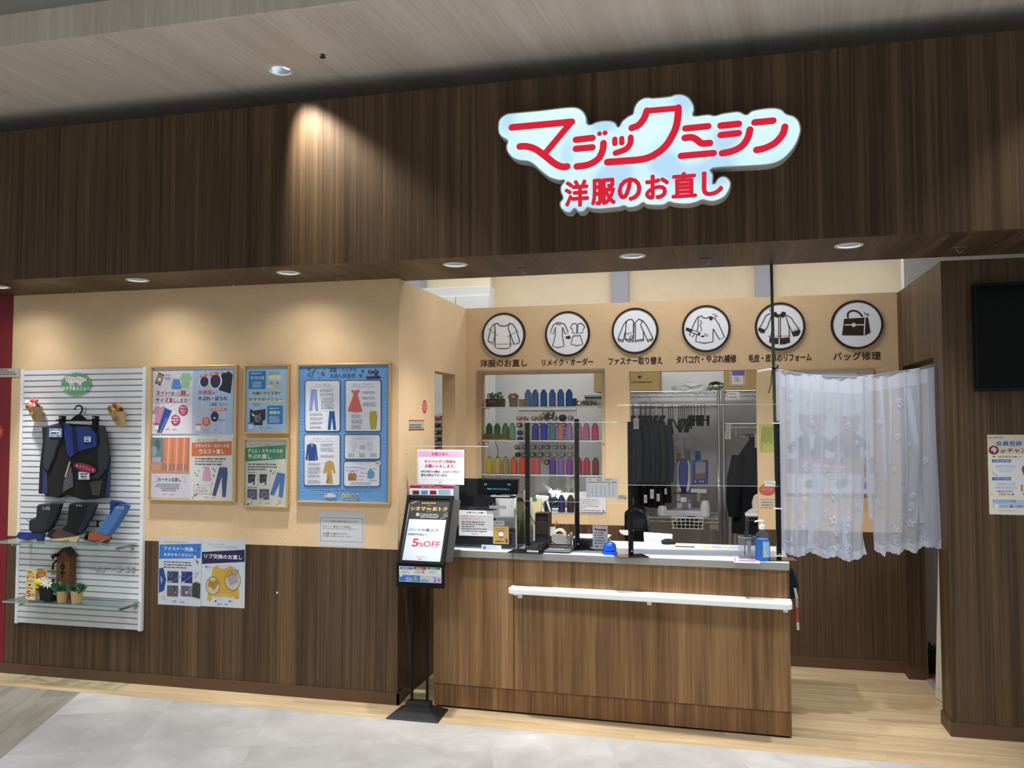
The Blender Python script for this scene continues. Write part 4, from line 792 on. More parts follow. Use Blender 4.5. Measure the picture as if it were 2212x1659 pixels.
for sx in (-118, 112): s.mb.m(mat('ecdfe4')).poly([(q[0], -.0004, q[1]) for q in [R2(sx+(16 if k % 2 == 0 else 7)*math.sin(k*PI/5), (16 if k % 2 == 0 else 7)*math.cos(k*PI/5)) for k in range(10)]])
for k, ch in enumerate('オススメ'):
    vs, fs, a0, a1, b0, b1 = glyphs(ch); s.mb.m(mat('e2b8c8')); vv = [s.mb.bm.verts.new((q[0], -.0005, q[1])) for q in [R2(-88+44*k+36*(x-a0)/(a1-a0), -18+36*(y-b0)/(b1-b0)) for x, y in vs]]
    for f in fs: s.mb.face([vv[i] for i in f])
s.build(tr, 'maroon oval ribbon label')
# slat hooks
CL = (0, 1060, .18686)
def slat_hook(label, crop, x, y, n=1, src=[None]):
    p = P3(crop, x, y, YS)
    if not src[0]:
        h = thing('slat_hook', label, 'hook', p, 'metal hooks on the slatted panel'); src[0] = h
        MB().m(M_CHROME).box(-.014, -.004, -.022, .014, 0, .018).box(-.010, -.009, -.018, .010, -.004, .004).build('plate', h, bevel=.001)
        MB().m(M_CHROME).tube([(0, -.004, .006), (-.005, -.05, .002), (-.006, -.065, .006), (-.006, -.07, .016)], .0028, 6).build('prong', h, smooth=True); return
    h = clone(src[0]); h.location = p; h['label'] = label
slat_hook('metal hook plate behind the black hanger hook', CG, 895, 580)
for x, y, l in ((395, 345, 'single hook prong behind the charcoal trouser leg'), (785, 372, 'single hook prong behind the black trouser leg'), (1120, 382, 'single hook prong left of the denim trouser leg')): slat_hook(l, CL, x+18, y)
for x, l in ((612, 'hook left of the wooden birdhouse, outer one'), (660, 'hook left of the wooden birdhouse, inner one'), (1135, 'hook plate right of the birdhouse, first of the row'), (1195, 'hook plate right of the birdhouse, second of the row'), (1385, 'hook plate right of the birdhouse, third of the row'), (1485, 'hook plate right of the birdhouse, fourth of the row'), (1545, 'hook plate at the right end of the row on the slatted panel')): slat_hook(l, CL, x, 930 if x < 700 else 895+.01*x)
# glass shelves
def glass_shelf(label, x0, x1, z):
    t = thing('glass_shelf', label, 'shelf', ((x0+x1)/2, YS, z), 'glass shelves on the slatted panel'); h = (x1-x0)/2
    MB().m(G_SHELF).box(-h, -.2, -.008, h, -.003, 0).build('glass_pane', t)
    MB().m(G_EDGE).box(-h, -.2025, -.008, h, -.2, 0).box(-h-.002, -.2025, -.008, -h, -.003, 0).box(h, -.2025, -.008, h+.002, -.003, 0).build('glass_edge', t)
    for x in (-h*.78, h*.93): MB().m(M_STEEL).box(x-.012, -.012, -.05, x+.012, -.003, -.001).prism([(0, 0)]*0 or [(x-.006, -.008), (x+.006, -.008), (x+.006, -.03), (x-.006, -.03)], -.16, -.01).build('bracket', t, bevel=.002)
S1, S2 = .903, .527
glass_shelf('upper glass shelf on the slatted panel, under the shoes', -4.578, -3.66, S1); glass_shelf('lower glass shelf on the slatted panel, under the potted plants', -4.50, -3.632, S2)
# trouser legs with board shoes
def sample(label, leg, legc, flap, flapc, shoe, shoec, sole, solec, toe, txt, tb, extra=()):
    pts = [P3(CL, x, y, 4.69) for x, y in P_(sole)]; zmin = min(q.z for q in pts); xs = [q.x for q in pts]
    t = thing('trouser_leg_sample', label, 'sample', (sum(xs)/len(xs), 4.69, S1+.001), 'trouser hem samples on the glass shelf')
    base = Vector(t.location)+Vector((0, 0, zmin-S1-.001))
    puff('shoe_sole', CL, sole, 4.69, .016, solec, t, .002, .5, base); puff('shoe_upper', CL, shoe, 4.692, .022, shoec, t, .004, .6, base)
    if toe: puff('toe_cap', CL, toe, 4.694, .024, '17151a', t, .002, .5, base)
    puff('leg_cloth', CL, leg, 4.72, .06, legc, t, .014, .85, base)
    if flap: puff('leg_fold', CL, flap, 4.685, .028, flapc, t, .008, .85, base)
    s = Sheet('chalk_writing', (tb[0], tb[1]), (tb[2], tb[3]), None, CL, yplane(4.653)); s.text(txt, *tb, 'dfe3ea', .01); o = s.build(None)
    o.parent = t; bpy.context.view_layer.update(); o.matrix_parent_inverse = t.matrix_world.inverted(); o.location = o.location+Vector((0, 0, S1+.001-zmin))
sample('charcoal trouser leg sample on a blue board shoe', '498,148 620,132 745,138 700,300 640,420 560,484 440,470 405,440 410,320 490,290', '26292f', '620,132 745,138 690,310 620,420 570,480 560,400 600,280', '17181c', '210,525 245,468 400,478 545,490 520,540 440,545 330,562 240,548', '1c2f78', '240,548 330,562 440,545 520,540 515,574 445,572 440,552 330,566', '1a2250', None, 'シングル', (492, 178, 578, 222))
sample('black trouser leg sample on a maroon board shoe', '866,140 990,136 1150,152 1090,300 1000,470 950,512 880,480 770,440 840,370', '0f1013', '1060,160 1150,152 1080,320 960,510 930,470 1000,330', '20263a', '620,520 680,440 780,440 920,490 940,520 780,540 640,555', '54363c', '612,560 640,550 780,540 945,512 905,594 830,592 815,560 720,582 640,580', 'd8bc8c', '565,520 610,450 665,450 620,552', 'ダブル', (878, 164, 950, 186))
sample('light blue denim trouser leg sample on a brown board shoe', '1380,150 1535,162 1480,270 1400,400 1310,520 1165,470 1270,330', '4a73ae', '1300,102 1420,118 1535,160 1380,150 1300,300', '1c3468', '1000,540 1060,480 1170,478 1310,530 1290,560 1150,575 1030,570', 'a85c34', '990,568 1040,572 1200,582 1305,540 1250,606 1205,600 1195,584 1090,586', '45262a', '990,560 1020,485 1066,478 1040,574', 'ジーンズ', (1350, 176, 1432, 214))
# lower shelf: standing card, birdhouse, pots
def fold(ex, px, tl, br):
    return ((px, 4.66, 0), Vector(ex).normalized(), PZ)
t = thing('standing_card', 'yellow folded point card standing on the lower glass shelf', 'card', (-4.40, 4.66, S2+.001))
for tl, br, ex, ys in (((305, 895), (405, 1262), (.95, -.31, 0), (915, 1140, 1220)), ((418, 905), (535, 1245), (.9, .43, 0), (905, 1072, 1152))):
    s = Sheet('card_panel', tl, br, 'e6d28a', CL, ((-4.395, 4.66, 0), Vector(ex).normalized(), PZ)); x0, x1 = tl[0], br[0]; y0 = ys[0]
    s.tiny(x0+14, y0, x1-14, 1, 9, '4a4030', 14); s.rect(x0+14, y0+20, x1-10, y0+48, 'd88a4a'); s.rect(x0+28, y0+52, x1-6, y0+92, 'd8603c'); s.rect(x0+10, y0+54, x0+24, y0+92, 'c23a3a'); s.tiny(x0+30, y0+62, x1-14, 2, 14, 'f0e0b0', 9, 3)
    s.tiny(x0+10, y0+108, x1-10, 1, 9, '7a6a3a', 12, 5); s.rect(x0+28, y0+150, x0+52, y0+176, '2e2a60'); s.rect(x0+60, y0+152, x1-14, y0+176, 'd8d4c8')
    s.tiny(x0+10, y0+190, x1-14, 1, 9, 'b0306a', 16, 7); s.text('5', x0+4, ys[1], x0+56, ys[2], 'b0206a', .03); s.text('倍', x0+62, ys[1]+30, x0+94, ys[2]-4, 'b0206a', .02)
    s.h = 0; o = s.build(None); o.parent = t; bpy.context.view_layer.update(); o.matrix_parent_inverse = t.matrix_world.inverted(); o.location.z += S2+.001-(o.location.z)
t = thing('birdhouse', 'small dark wooden birdhouse behind the pots on the lower glass shelf', 'birdhouse', (-4.165, 4.738, S2+.001))
MB().m(mat('6f4826', .7)).prism([(-.05, 0), (.05, 0), (.05, .275), (0, .315), (-.05, .275)], -.03, .03).build('box', t, bevel=.002)
MB().m(mat('4a3826', .7)).prism([(-.062, .268), (0, .318), (.062, .268), (.062, .28), (0, .332), (-.062, .28)], -.04, .034).build('roof', t, bevel=.001)
MB().m(mat('1d140d', .8)).lathe([(.001, -.0312), (.02, -.0312), (.02, -.029), (.001, -.029)], 16, (0, 0, .21), 'Y').box(-.004, -.033, .14, .004, -.03, .24).box(-.02, -.033, .166, .02, -.03, .176).build('front_relief', t)
MB().m(M_BLACK).tube([(-.03, -.035, .28), (-.05, -.04, .288), (-.072, -.045, .276), (-.06, -.045, .262)], .008, 8).tube([(-.045, -.035, .25), (-.066, -.04, .225), (-.07, -.04, .19)], .006, 8).build('iron_hook', t, smooth=True)
def pot(label, x, y, r0, r1, h, c, sq, leafc, nl, seed, rough=.7, flowers=()):
    t = thing('flower_pot' if sq else 'potted_plant', label, 'plant', (x, y, S2+.001)); rd = random.Random(seed)
    b = MB().m(mat(c, rough)); nn = 4 if sq else 18; off = PI/4 if sq else 0
    b.rings([[(r*math.cos(off+2*PI*k/nn), r*math.sin(off+2*PI*k/nn), z) for k in range(nn)] for r, z in ((r0, 0), (r1, h), (r1*.9, h), (r1*.88, h-.012))]); b.build('pot', t, smooth=not sq, bevel=.003 if sq else 0)
    if nl:
        f = MB().m(mat(leafc, .6))
        for k in range(nl):
            a = rd.uniform(0, 2*PI); e = rd.uniform(-.1, .9); d = (math.cos(a), math.sin(a)*.7, e); o = rd.uniform(0, .03); leaf(f, (d[0]*o, d[1]*o, h-.004+rd.uniform(0, .03)), d, rd.uniform(.035, .06), .035)
        f.build('leaves', t)
    return t, rd
t, rd = pot('black square pot of yellow and white flowers on the lower glass shelf', -4.215, 4.66, .056, .068, .088, '17171b', True, '2f5a34', 14, 5)
f = MB().m(mat('e8cc2e', .6))
for k in range(7): rose(f, (-.062+.05*rd.random(), -.05+.02*rd.random(), .10+.03*rd.random()), .021, rd)
f.build('yellow_flowers', t, smooth=True)
f = MB().m(mat('ecead8', .6))
for cx in (.01, .035):
    for k in range(8): a = 2*PI*k/8; leaf(f, (cx, -.05, .138-.3*cx), (math.cos(a), -.3, math.sin(a)), .042, .02)
f.build('white_flowers', t)
pot('green leaves in a kraft paper cup next to the black pot', -4.10, 4.635, .027, .036, .072, 'bd9d6c', False, '35624a', 26, 6); pot('green leaves in a kraft paper cup, right-hand one on the lower glass shelf', -3.99, 4.635, .029, .038, .078, 'bd9d6c', False, '2f5840', 30, 8)
tag(MB().m(mat('5d4f55', .6)).box(-.055, -.012, 0, .055, .012, .008).build('wooden_stick', loc=(-4.26, 4.60, S2+.0005)), 'flat brown strip at the front of the lower glass shelf', 'strip')
# ---------------------------------------------------------------- counters
CT = .925                                        # worktop height
ctr = Matrix.Translation((-.66, 4.792, 0)) @ Matrix.Rotation(math.radians(-1.35), 4, 'Z')
M_TOP = mat('d2dff0', .28, name='white_worktop'); M_EDGE = mat('a3a49f', .35, .55, name='aluminium_edge')
def counter(label, x0, x1, seam):
    w = (x1-x0)/2; p = ctr @ Vector(((x0+x1)/2, 0, 0)); t = thing('service_counter', label, 'counter', p, 'wood counters', math.radians(-1.35))
    D = .56
    MB().m(M_OAKK).box(-w, .0, .012, w, .02, .142).build('kick_board', t)
    MB().m(M_BLACK).box(-w+.01, .012, 0, w-.01, .03, .014).box(-w, .03, 0, -w+.018, D, .14).box(w-.018, .03, 0, w, D, .14).build('plinth', t)
    if seam:
        MB().m(M_OAK).box(-w, -.012, .142, w, .01, .722).build('front_board', t, bevel=.0015); MB().m(M_OAKH).box(-w, -.012, .724, w, .01, CT-.04).build('upper_board', t, bevel=.0015)
    else: MB().m(M_OAK).box(-w, -.012, .142, w, .01, CT-.04).build('front_board', t, bevel=.0015)
    MB().m(M_OAK).box(-w, .01, .14, -w+.02, D, CT-.04).box(w-.02, .01, .14, w, D, CT-.04).build('side_board', t); MB().m(mat('b9b5ac', .6)).box(-w+.02, D-.02, .14, w-.02, D, CT-.04).box(-w+.02, .01, .14, w-.02, D-.02, .16).build('inner_board', t)
    MB().m(M_TOP).box(-w, -.03, CT-.036, w, D+.02, CT).build('worktop', t, bevel=.002)
    MB().m(M_EDGE).box(-w, -.036, CT-.04, w, -.03, CT-.002).build('edge_trim', t, bevel=.001)
    return t
counter('shorter wood counter unit behind the black notice stand', -.995, -.507, False); t = counter('long wood counter unit with the white ledge', -.504, 1.008, True)
t = thing('counter_ledge', 'narrow white ledge shelf with rounded corners on the counter front', 'shelf', ctr @ Vector((.25, -.0125, .718)), None, math.radians(-1.35))
rr = .035; w = .765; out = [(-w, 0)]+[(-w+rr-rr*math.cos(a), -.11+rr-rr*math.sin(a)) for a in [k*PI/12 for k in range(7)]]+[(w-rr+rr*math.sin(a), -.15+rr-rr*math.cos(a)) for a in [k*PI/12 for k in range(7)]]+[(w, 0)]
b = MB().m(mat('eceded', .4)); lo = [b.bm.verts.new((x, y, -.015)) for x, y in out]; hi = [b.bm.verts.new((x, y, .015)) for x, y in out]; b.face(lo[::-1]); b.face(hi)
for i in range(len(out)): b.face((lo[i], lo[(i+1) % len(out)], hi[(i+1) % len(out)], hi[i]))
b.build('board', t, bevel=.004)
for x in (-w+.05, .02, w-.03): MB().m(M_WHITE).box(x-.012, -.012, -.055, x+.012, 0, -.015).box(x-.012, -.11, -.019, x+.012, 0, -.015).m(M_STEEL).box(x-.003, -.0135, -.035, x+.003, -.012, -.029).build('bracket', t)
CZ1 = CT+.0005
def att(px, py): return atz(px, py, CT)          # a spot on the worktop
# ---------------------------------------------------------------- clear screens on black posts
def post(label, px, py, ztop, dark, rz=0., plate=(.17, .12)):
    p = att(px, py); t = thing('screen_post', label, 'post', (p.x, p.y, CZ1), 'black posts of the counter screens', rz)
    MB().m(mat('241a16', .12, .0, spec=.5) if dark else M_BLACK).box(-plate[0]/2, -plate[1]/2, 0, plate[0]/2, plate[1]/2, .004).build('foot_plate', t, bevel=.001)
    MB().m(M_BLACK).box(-.0115, -.0115, .004, .0115, .0115, ztop-CZ1).build('upright', t, bevel=.002)
    MB().m(M_CHROME).ball((0, -.016, .03), .006, 8, 5).build('bolt', t, smooth=True)
    b = MB().m(mat('2c2c30', .3))
    for k in range(4): b.lathe([(.0005, -.0135), (.005, -.0135), (.005, -.011), (.0005, -.011)], 8, (0, 0, .25+.15*k), 'Y')
    b.build('screw_knobs', t); return p
pA = post('black screen post by the card terminal, left-hand end of the first clear screen', 1140, 1192, 1.672, False, -.1, (.2, .14)); pB = post('black screen post between the coin tray and the acrylic menu stand', 1247, 1186, 1.69, False, .5); pC = post('black screen post right of the blue bell', 1363, 1202, 1.672, True, .45); pD = post('thick black screen post at the right end of the counter, tied to the green pole', 1683, 1209, 1.672, True, .15)
def pane(label, a, b, z0, z1, name='clear_screen', t=.003, th=.0):
    a, b = Vector((*a[:2], 0)), Vector((*b[:2], 0)); d = b-a; rz = math.atan2(d.y, d.x); L_ = d.length; c = (a+b)/2
    o = MB().m(G_CLEAR).box(-L_/2, -t/2, 0, L_/2, t/2, z1-z0).m(mat('dfe6e6', .2, alpha=.55)).box(-L_/2, -t/2-.0003, -.001, L_/2, t/2+.0003, .001).box(-L_/2, -t/2-.0003, z1-z0-.0008, L_/2, t/2+.0003, z1-z0+.0008).build(name)
    o.location = (c.x, c.y, z0); o.rotation_euler = (0, 0, rz); return tag(o, label, 'screen', 'clear counter screens')
yA = pA.y-.016; zA0 = aty(1240, 1084, yA).z; zA1 = aty(1300, 912, yA).z; xA1 = aty(1357, 1000, yA).x
pane('clear acrylic counter screen carrying the calendar', (pA.x-.012, yA), (xA1, pC.y-.016), zA0, zA1)
zB0 = aty(1500, 1050, pC.y-.02).z; zB1 = aty(1500, 874, pC.y-.02).z; xB0 = aty(1335, 1000, pC.y-.022).x
pane('clear acrylic counter screen in front of the jackets', (xB0, pC.y-.022), (pD.x+.004, pD.y-.016), zB0, zB1)
for (tl, br), lab in ((((1334.5, 1069), (1354, 1080)), 'small white price sticker hanging beside the calendar'), (((1652, 1039), (1675, 1050)), 'small white price sticker by the green pole')):
    s = Sheet('price_sticker', tl, br, 'e4e6e8', (0, 0, 1), yplane(yA-.003)); x0, y0 = tl; s.tiny(x0+2, y0+2, br[0]-2, 2, 3.2, '7a7c84', 1.6); s.circ(br[0]-3, br[1]-3, 1.4, 'b8404a'); s.build(None, lab, 'label')
CC = (1120, 850, .22901)
s = Sheet('wall_calendar', (638, 797), (938, 985), 'f3f5fb', CC, yplane(yA-.004)); s.rect(640, 978, 936, 985, 'c8784a')
for k, c in enumerate(('b0404a', '6a3a5a', 'c8783a', '4a78b8', '5aa05a', 'c8b04a', '3a3a8a')): s.rect(646+40*k, 833, 686+40*k, 840, c)
s.text('3', 738, 803, 758, 830, 'd06a4a', .02); s.tiny(764, 810, 790, 2, 9, '7a7c84', 6); s.tiny(656, 806, 694, 2, 8, 'a4a8b4', 5); s.tiny(820, 804, 900, 2, 9, 'a4a8b4', 5)
d = 1
for r in range(6):
    for c in range(7):
        if (r == 0 and c < 5) or d > 31: continue
        s.text(str(d), 650+40*c, 846+27*r, 650+40*c+(8 if d < 10 else 13), 858+27*r, 'b0404a' if c == 0 else '4a4e60', .01); d += 1
    if r < 5: s.line([(646, 864+27*r), (930, 864+27*r)], .8, 'a9adba')
s.build(None, 'March calendar sheet clipped to the clear counter screen', 'calendar')
# acrylic sheet on the till counter with notices
CN = (820, 960, .19897); yT = 4.862
b0 = aty(CN[0]+1110*CN[2], 1100, yT).x
t = thing('till_guard', 'clear acrylic guard in front of the till, with notices taped on', 'screen', (-1.49, yT, CZ1), 'clear counter screens')
MB().m(G_CLEAR).box(-.315, -.0015, 0, .155, .0015, .602).box(.155, -.0015, 0, .325, .0015, .33).build('front_pane', t)
MB().m(G_CLEAR).box(.322, .0015, 0, .325, .25, .33).build('side_pane', t)
MB().m(mat('dfe6e6', .2, alpha=.5)).box(-.315, -.002, .6, .155, .002, .603).box(.155, -.002, .328, .325, .002, .331).box(-.3165, -.002, 0, -.3145, .002, .602).box(.321, -.003, 0, .326, .003, .33).build('polished_edge', t)
s = Sheet('notice_paper', (412, 56), (918, 440), 'e1e2ea', CN, yplane(yT-.002)); s.rect(420, 68, 910, 138, 'd8a4cc')
for k in range(26): s.line([(424+19*k, 70), (424+19*k, 136)], 3, 'e6d0e4')
for k in range(6): s.line([(422, 76+11*k), (908, 76+11*k)], 2, 'e6d0e4')
s.text('お客さまへ', 568, 84, 750, 120, 'a8305c', .02); s.text('マイバッグご持参を', 488, 164, 830, 202, 'b03a6a', .025); s.text('お願いいたします。', 494, 214, 822, 252, 'b03a6a', .025)
s.text('お引き取りの際は、エコバッグなど', 450, 280, 870, 308, '22242c', .025); s.text('袋をお持ち下さいませ。', 450, 318, 738, 346, '22242c', .025); s.line([(448, 372), (870, 378)], 2, 'b4b0bc'); s.text('マジックミシン', 632, 388, 690, 404, 'b03a5a'); s.tiny(645, 408, 676, 1, 6, 'b03a5a', 5)
for a in (((424, 150), (424, 430)), ((908, 150), (908, 430)), ((424, 430), (908, 434))): s.dash(*a, 3, 'c890bc', 24)
s.build(None, 'white notice with pink checked heading on the till guard', 'notice')
s = Sheet('notice_paper', (862, 712), (1236, 1000), 'd6d6da', CN, yplane(yT-.002)); s.rect(866, 766, 1232, 938, 'bcbcc0'); s.text('お客さまへお願い', 948, 728, 1146, 752, '2c2e34', .025)
s.text('お会計時にお渡ししているレシートは、', 892, 772, 1202, 790, 'b8504a', .02); s.text('必ずお受け取りください。', 892, 798, 1096, 816, 'b8504a', .02)
for k, x in enumerate((1186, 1164, 1066, 1196, 1180)): s.tiny(892, 834+25*k, x, 1, 9, '4a4c52', 12, 80+k)
s.tiny(1000, 968, 1090, 1, 9, 'b06a70', 10); s.build(None, 'grey notice with red lines about receipts on the till guard', 'notice')
s = Sheet('gold_card', (1232, 888), (1404, 1084), 'b0914c', CN, yplane(yT-.0035)); s.tiny(1254, 908, 1384, 1, 9, '8a6c34', 12); s.tiny(1262, 928, 1376, 1, 9, '6a5028', 9, 4); s.circ(1320, 980, 30, 'ece8e4', ry=30); s.poly(P_('1300,964 1320,954 1342,964 1346,990 1332,984 1332,1006 1308,1006 1308,984 1296,990'), 'f2f0ee'); s.ring(1320, 975, 30, 4, '5a2a22'); s.circ(1320, 1006, 24, '7a3a30', ry=9); s.tiny(1256, 1044, 1352, 1, 9, '5a4424', 18, 6); s.rect(1364, 1024, 1392, 1070, '5a4a80'); s.build(None, 'gold promotional card on the till guard', 'card')
for tl, br, lab, c in (((786, 446), (862, 878), 'tall blank white sheet between the notice stand and the till', 'dfe2ea'), ((1240, 826), (1356, 886), 'white slip with handwriting above the gold card', 'd9dadd'), ((1236, 712), (1296, 800), 'small blank slip right of the grey notice', 'd2d3d8'), ((1190, 662), (1374, 700), 'narrow blank slip under the customer display', 'd4d6da')):
    s = Sheet('paper_slip', tl, br, c, CN, yplane(yT+.0035)); s.tiny(tl[0]+14, tl[1]+20, br[0]-14, 1 if 'hand' in lab else 0, 9, '8a8c94', 12); s.build(None, lab, 'paper', 'slips behind the till guard')
s = Sheet('payment_board', (328, 448), (802, 640), 'e2e0e6', CN, yplane(yT-.0025)); s.rect(328, 444, 802, 482, '8e1c52'); s.text('当店でご利用いただけます', 448, 454, 676, 472, 'e8c8d8', .02)
for x, c in ((358, '45303c'), (452, '4a86cc'), (546, '7e1a48')): s.rect(x, 500, x+72, 545, c, 5)
s.rect(640, 488, 770, 548, '84b6c2'); t0 = s.build(None, 'card payment board with maroon heading behind the black stand', 'sign')
s = Sheet('table_card', (1108, 1096), (1322, 1162), 'cfdcee', CN, yplane(4.80), t=.002); s.rect(1122, 1112, 1156, 1146, '4a74c0'); s.text('イオンカードが', 1166, 1112, 1256, 1126, '4a68b0', .02); s.text('ご利用いただけます', 1162, 1132, 1284, 1146, '4a68b0', .02)
o = s.build(None, 'small pale blue standing card at the front of the till counter', 'card'); o.location.z = CZ1
# till
t = thing('cash_register', 'dark till behind the clear acrylic guard', 'till', (-1.40, 5.10, CZ1))
MB().m(mat('6f757c', .3, .7)).box(-.2, -.16, 0, .2, .17, .09).build('cash_drawer', t, bevel=.004); MB().m(mat('2a2d33', .4)).box(-.19, -.162, .012, .19, -.158, .08).box(-.2, -.16, .09, .2, .17, .105).build('drawer_front', t)
MB().m(mat('14181f', .4, spec=.25)).prism([(-.2, .105), (.06, .105), (.06, .31), (-.2, .31)], -.05, .15).build('body', t, bevel=.008); MB().m(mat('8f959b', .25, .8)).box(-.19, -.056, .2, .05, -.05, .25).build('metal_band', t)
MB().m(mat('c9cbcf', .5)).box(.07, -.1, .105, .19, .12, .29).build('printer', t, bevel=.006); MB().m(mat('dcdfe2', .5)).box(.19, -.12, 0, .225, .16, .315).build('side_panel', t, bevel=.006)
MB().m(mat('0c0e12', .25, spec=.25)).box(-.195, -.075, .23, .04, -.052, .4).build('screen', t, bevel=.004)
t = thing('customer_display', 'black customer display with glowing text above the till guard', 'display', (-1.285, 4.90, CZ1+.315))
a, b_ = aty(CN[0]+1060*CN[2], CN[1]+368*CN[2], 4.85), aty(CN[0]+1500*CN[2], CN[1]+548*CN[2], 4.85); o_ = Vector(t.location)
b = MB().m(mat('08090c', .15, spec=.25)); x0, x1, z0, z1 = a.x-o_.x, b_.x-o_.x, b_.z-o_.z, a.z-o_.z; b.box(x0, -.05, z0, x1, .0, z1).build('screen', t, bevel=.008)
MB().m(M_BLACKP).box((x0+x1)/2-.015, -.035, z0-.012, (x0+x1)/2+.015, -.012, z0+.004).box(x0+.05, -.07, z0-.02, x1-.02, .05, z0-.012).build('stand', t, bevel=.003)
MB().m(M_WHITE).box(x0+.08, -.045, 0, x1-.05, .045, z0-.02).build('riser', t, bevel=.003)
s = Sheet('glowing_text', (1120, 420), (1430, 500), None, CN, yplane(4.8495), emit=1.); CY_ = '2a8fa6'
s.text('合計', 1134, 424, 1168, 442, CY_, .02); s.text('¥0', 1388, 428, 1422, 444, CY_, .02); s.text('毎度ありがとうございました', 1168, 474, 1408, 494, CY_, .02); s.build(t)
tag(MB().m(M_BLACKP).tube(catmull([tuple(v) for v in (aty(1120, 1074, 4.95), aty(1130, 1082, 4.95), aty(1152, 1126, 4.97), aty(1182, 1162, 4.95), atz(1207, 1180, CT+.02))], 6), .0028, 6).build('display_cable', smooth=True), 'black cable looping down from the customer display', 'cable')
# ---------------------------------------------------------------- things on the long counter
CO = (1110, 1040, .10849)
def onc(x, y, z=CT): return atz(CO[0]+x*CO[2], CO[1]+y*CO[2], z)
p = onc(420, 1425); t = thing('card_terminal', 'black card payment terminal with a tilted keypad', 'terminal', (p.x, p.y+.05, CZ1), None, -.15)
MB().m(mat('131416', .4, spec=.25)).rings([[(-.058, -.05, 0), (.05, -.05, 0), (.058, .06, 0), (-.05, .06, 0)], [(-.058, -.05, .022), (.05, -.05, .022), (.05, .05, .055), (-.05, .05, .055)]]).build('body', t, bevel=.004)
MB().m(mat('e6e2ec', .5)).box(-.042, -.0515, .005, .03, -.05, .014).build('white_label', t); b = MB().m(mat('4a4d52', .4))
for i in range(3):
    for j in range(3): b.cbox((-.03+.018*i, -.028+.018*j, .031+.0063*j), (.013, .013, .006))
b.build('keys', t); MB().m(mat('2c3136', .2)).box(.015, -.03, .03, .045, .03, .05).build('small_screen', t)
CP = CO; s = Sheet('emblem_card', (420, 1000), (665, 1200), 'd3deee', CO, ((p.x, p.y+.105, 0), (1, 0, 0), Vector((.05, .25, 1)).normalized()))
for x, c in ((418, 'c86a50'), (500, '3f8a70'), (580, '3a68c0')): s.rect(x+4, 1150, x+68, 1190, c)
s.circ(545, 1040, 22, 'b4cc6a'); s.line(P_('450,1110 500,1050'), 5, '8a98b0'); s.line(P_('530,1120 560,1070 580,1100'), 5, '9aa4b4'); s.tiny(590, 1020, 650, 3, 22, '6a8ac0', 10); o = s.build(None, 'colourful payment card standing behind the card terminal', 'card'); o.location.z = CZ1+.055
p = onc(900, 1400); t = thing('coin_tray', 'grey coin tray with a pen across it, at the foot of the second post', 'tray', (p.x-.01, p.y-.005, CZ1+.005), None, -.06)
MB().m(mat('5d6268', .4)).rings([[(-.085, -.055, 0), (.085, -.055, 0), (.085, .06, 0), (-.085, .06, 0)], [(-.085, -.055, .006), (.085, -.055, .006), (.085, .06, .02), (-.085, .06, .02)]]).build('tray', t, bevel=.003)
MB().m(mat('a9adb4', .3)).prism([(0, 0)]*0 or [(-.05, .0105), (.05, .0105), (.05, .0125), (-.05, .0125)], -.03, .02).build('pad', t)
t = tag(MB().m(mat('1d1f22', .4)).tube([(-.075, 0, 0), (.06, .01, 0), (.075, .011, 0)], [.0045, .0045, .002], 8).build('pen', loc=(p.x-.01, p.y+.045, CZ1+.032), smooth=True), 'black pen lying across the coin tray', 'pen')
p = onc(700, 1290); t = thing('bookend_box', 'tall dark brown box file beside the tape dispenser', 'box', (p.x-.002, p.y+.03, CZ1))
x0, x1 = onc(548, 1200).x-p.x, onc(818, 1200).x-p.x; h = aty(CO[0]+690*CO[2], CO[1]+640*CO[2], p.y).z-CT
b = MB().m(mat('2a1c17', .5)); b.box(x0, -.02, 0, x0+.004, .08, h).box(x1-.004, -.03, 0, x1, .07, h-.004).box(x0, .076, 0, x1, .08, h).box(x0, -.02, h-.004, x1, .08, h).box(x0, -.02, 0, x1, .08, .004).box(x0, -.02, h*.36, x1, -.016, h*.74); b.build('case', t, bevel=.001)
MB().m(mat('120d0b', .6)).box(x0+.004, -.012, .004, x1-.004, .076, h-.006).build('dark_inside', t)
p = onc(950, 1270); t = thing('tape_dispenser', 'grey tape dispenser with a roll of cream tape on the counter', 'dispenser', (p.x+.005, p.y-.02, CZ1))
b = MB().m(mat('8d8784', .5)); pr = [(-.055, 0), (.06, 0), (.062, .075), (.052, .082), (.048, .055), (.038, .045), (.026, .06), (.01, .072), (-.05, .072), (-.058, .06)]
b.prism(pr, -.03, -.016).prism(pr, .012, .026).prism([(-.055, 0), (.06, 0), (.06, .03), (-.055, .03)], -.016, .012); b.build('body', t, bevel=.003)
MB().m(mat('dcd9b6', .5)).lathe([(.026, -.012), (.042, -.012), (.042, .008), (.026, .008), (.026, -.012)], 28, (-.012, 0, .062), 'Y', cap=False).build('tape_roll', t, smooth=True); MB().m(mat('2a211f', .5)).lathe([(.002, -.014), (.026, -.014), (.026, .01), (.002, .01)], 24, (-.012, 0, .062), 'Y').build('hub', t, smooth=True)
MB().m(mat('e8eaec', .4)).box(.04, -.017, .06, .056, .013, .066).build('cutter', t)
p = onc(400, 1290); t = thing('paper_bag', 'tall beige paper bag with a green tab behind the card terminal', 'bag', (-1.02, 5.16, CZ1))
a, b_ = aty(CO[0]+290*CO[2], CO[1]+320*CO[2], 5.16), aty(CO[0]+552*CO[2], CO[1]+900*CO[2], 5.16); w = (b_.x-a.x)/2; h = a.z-CT; t.location.x = (a.x+b_.x)/2
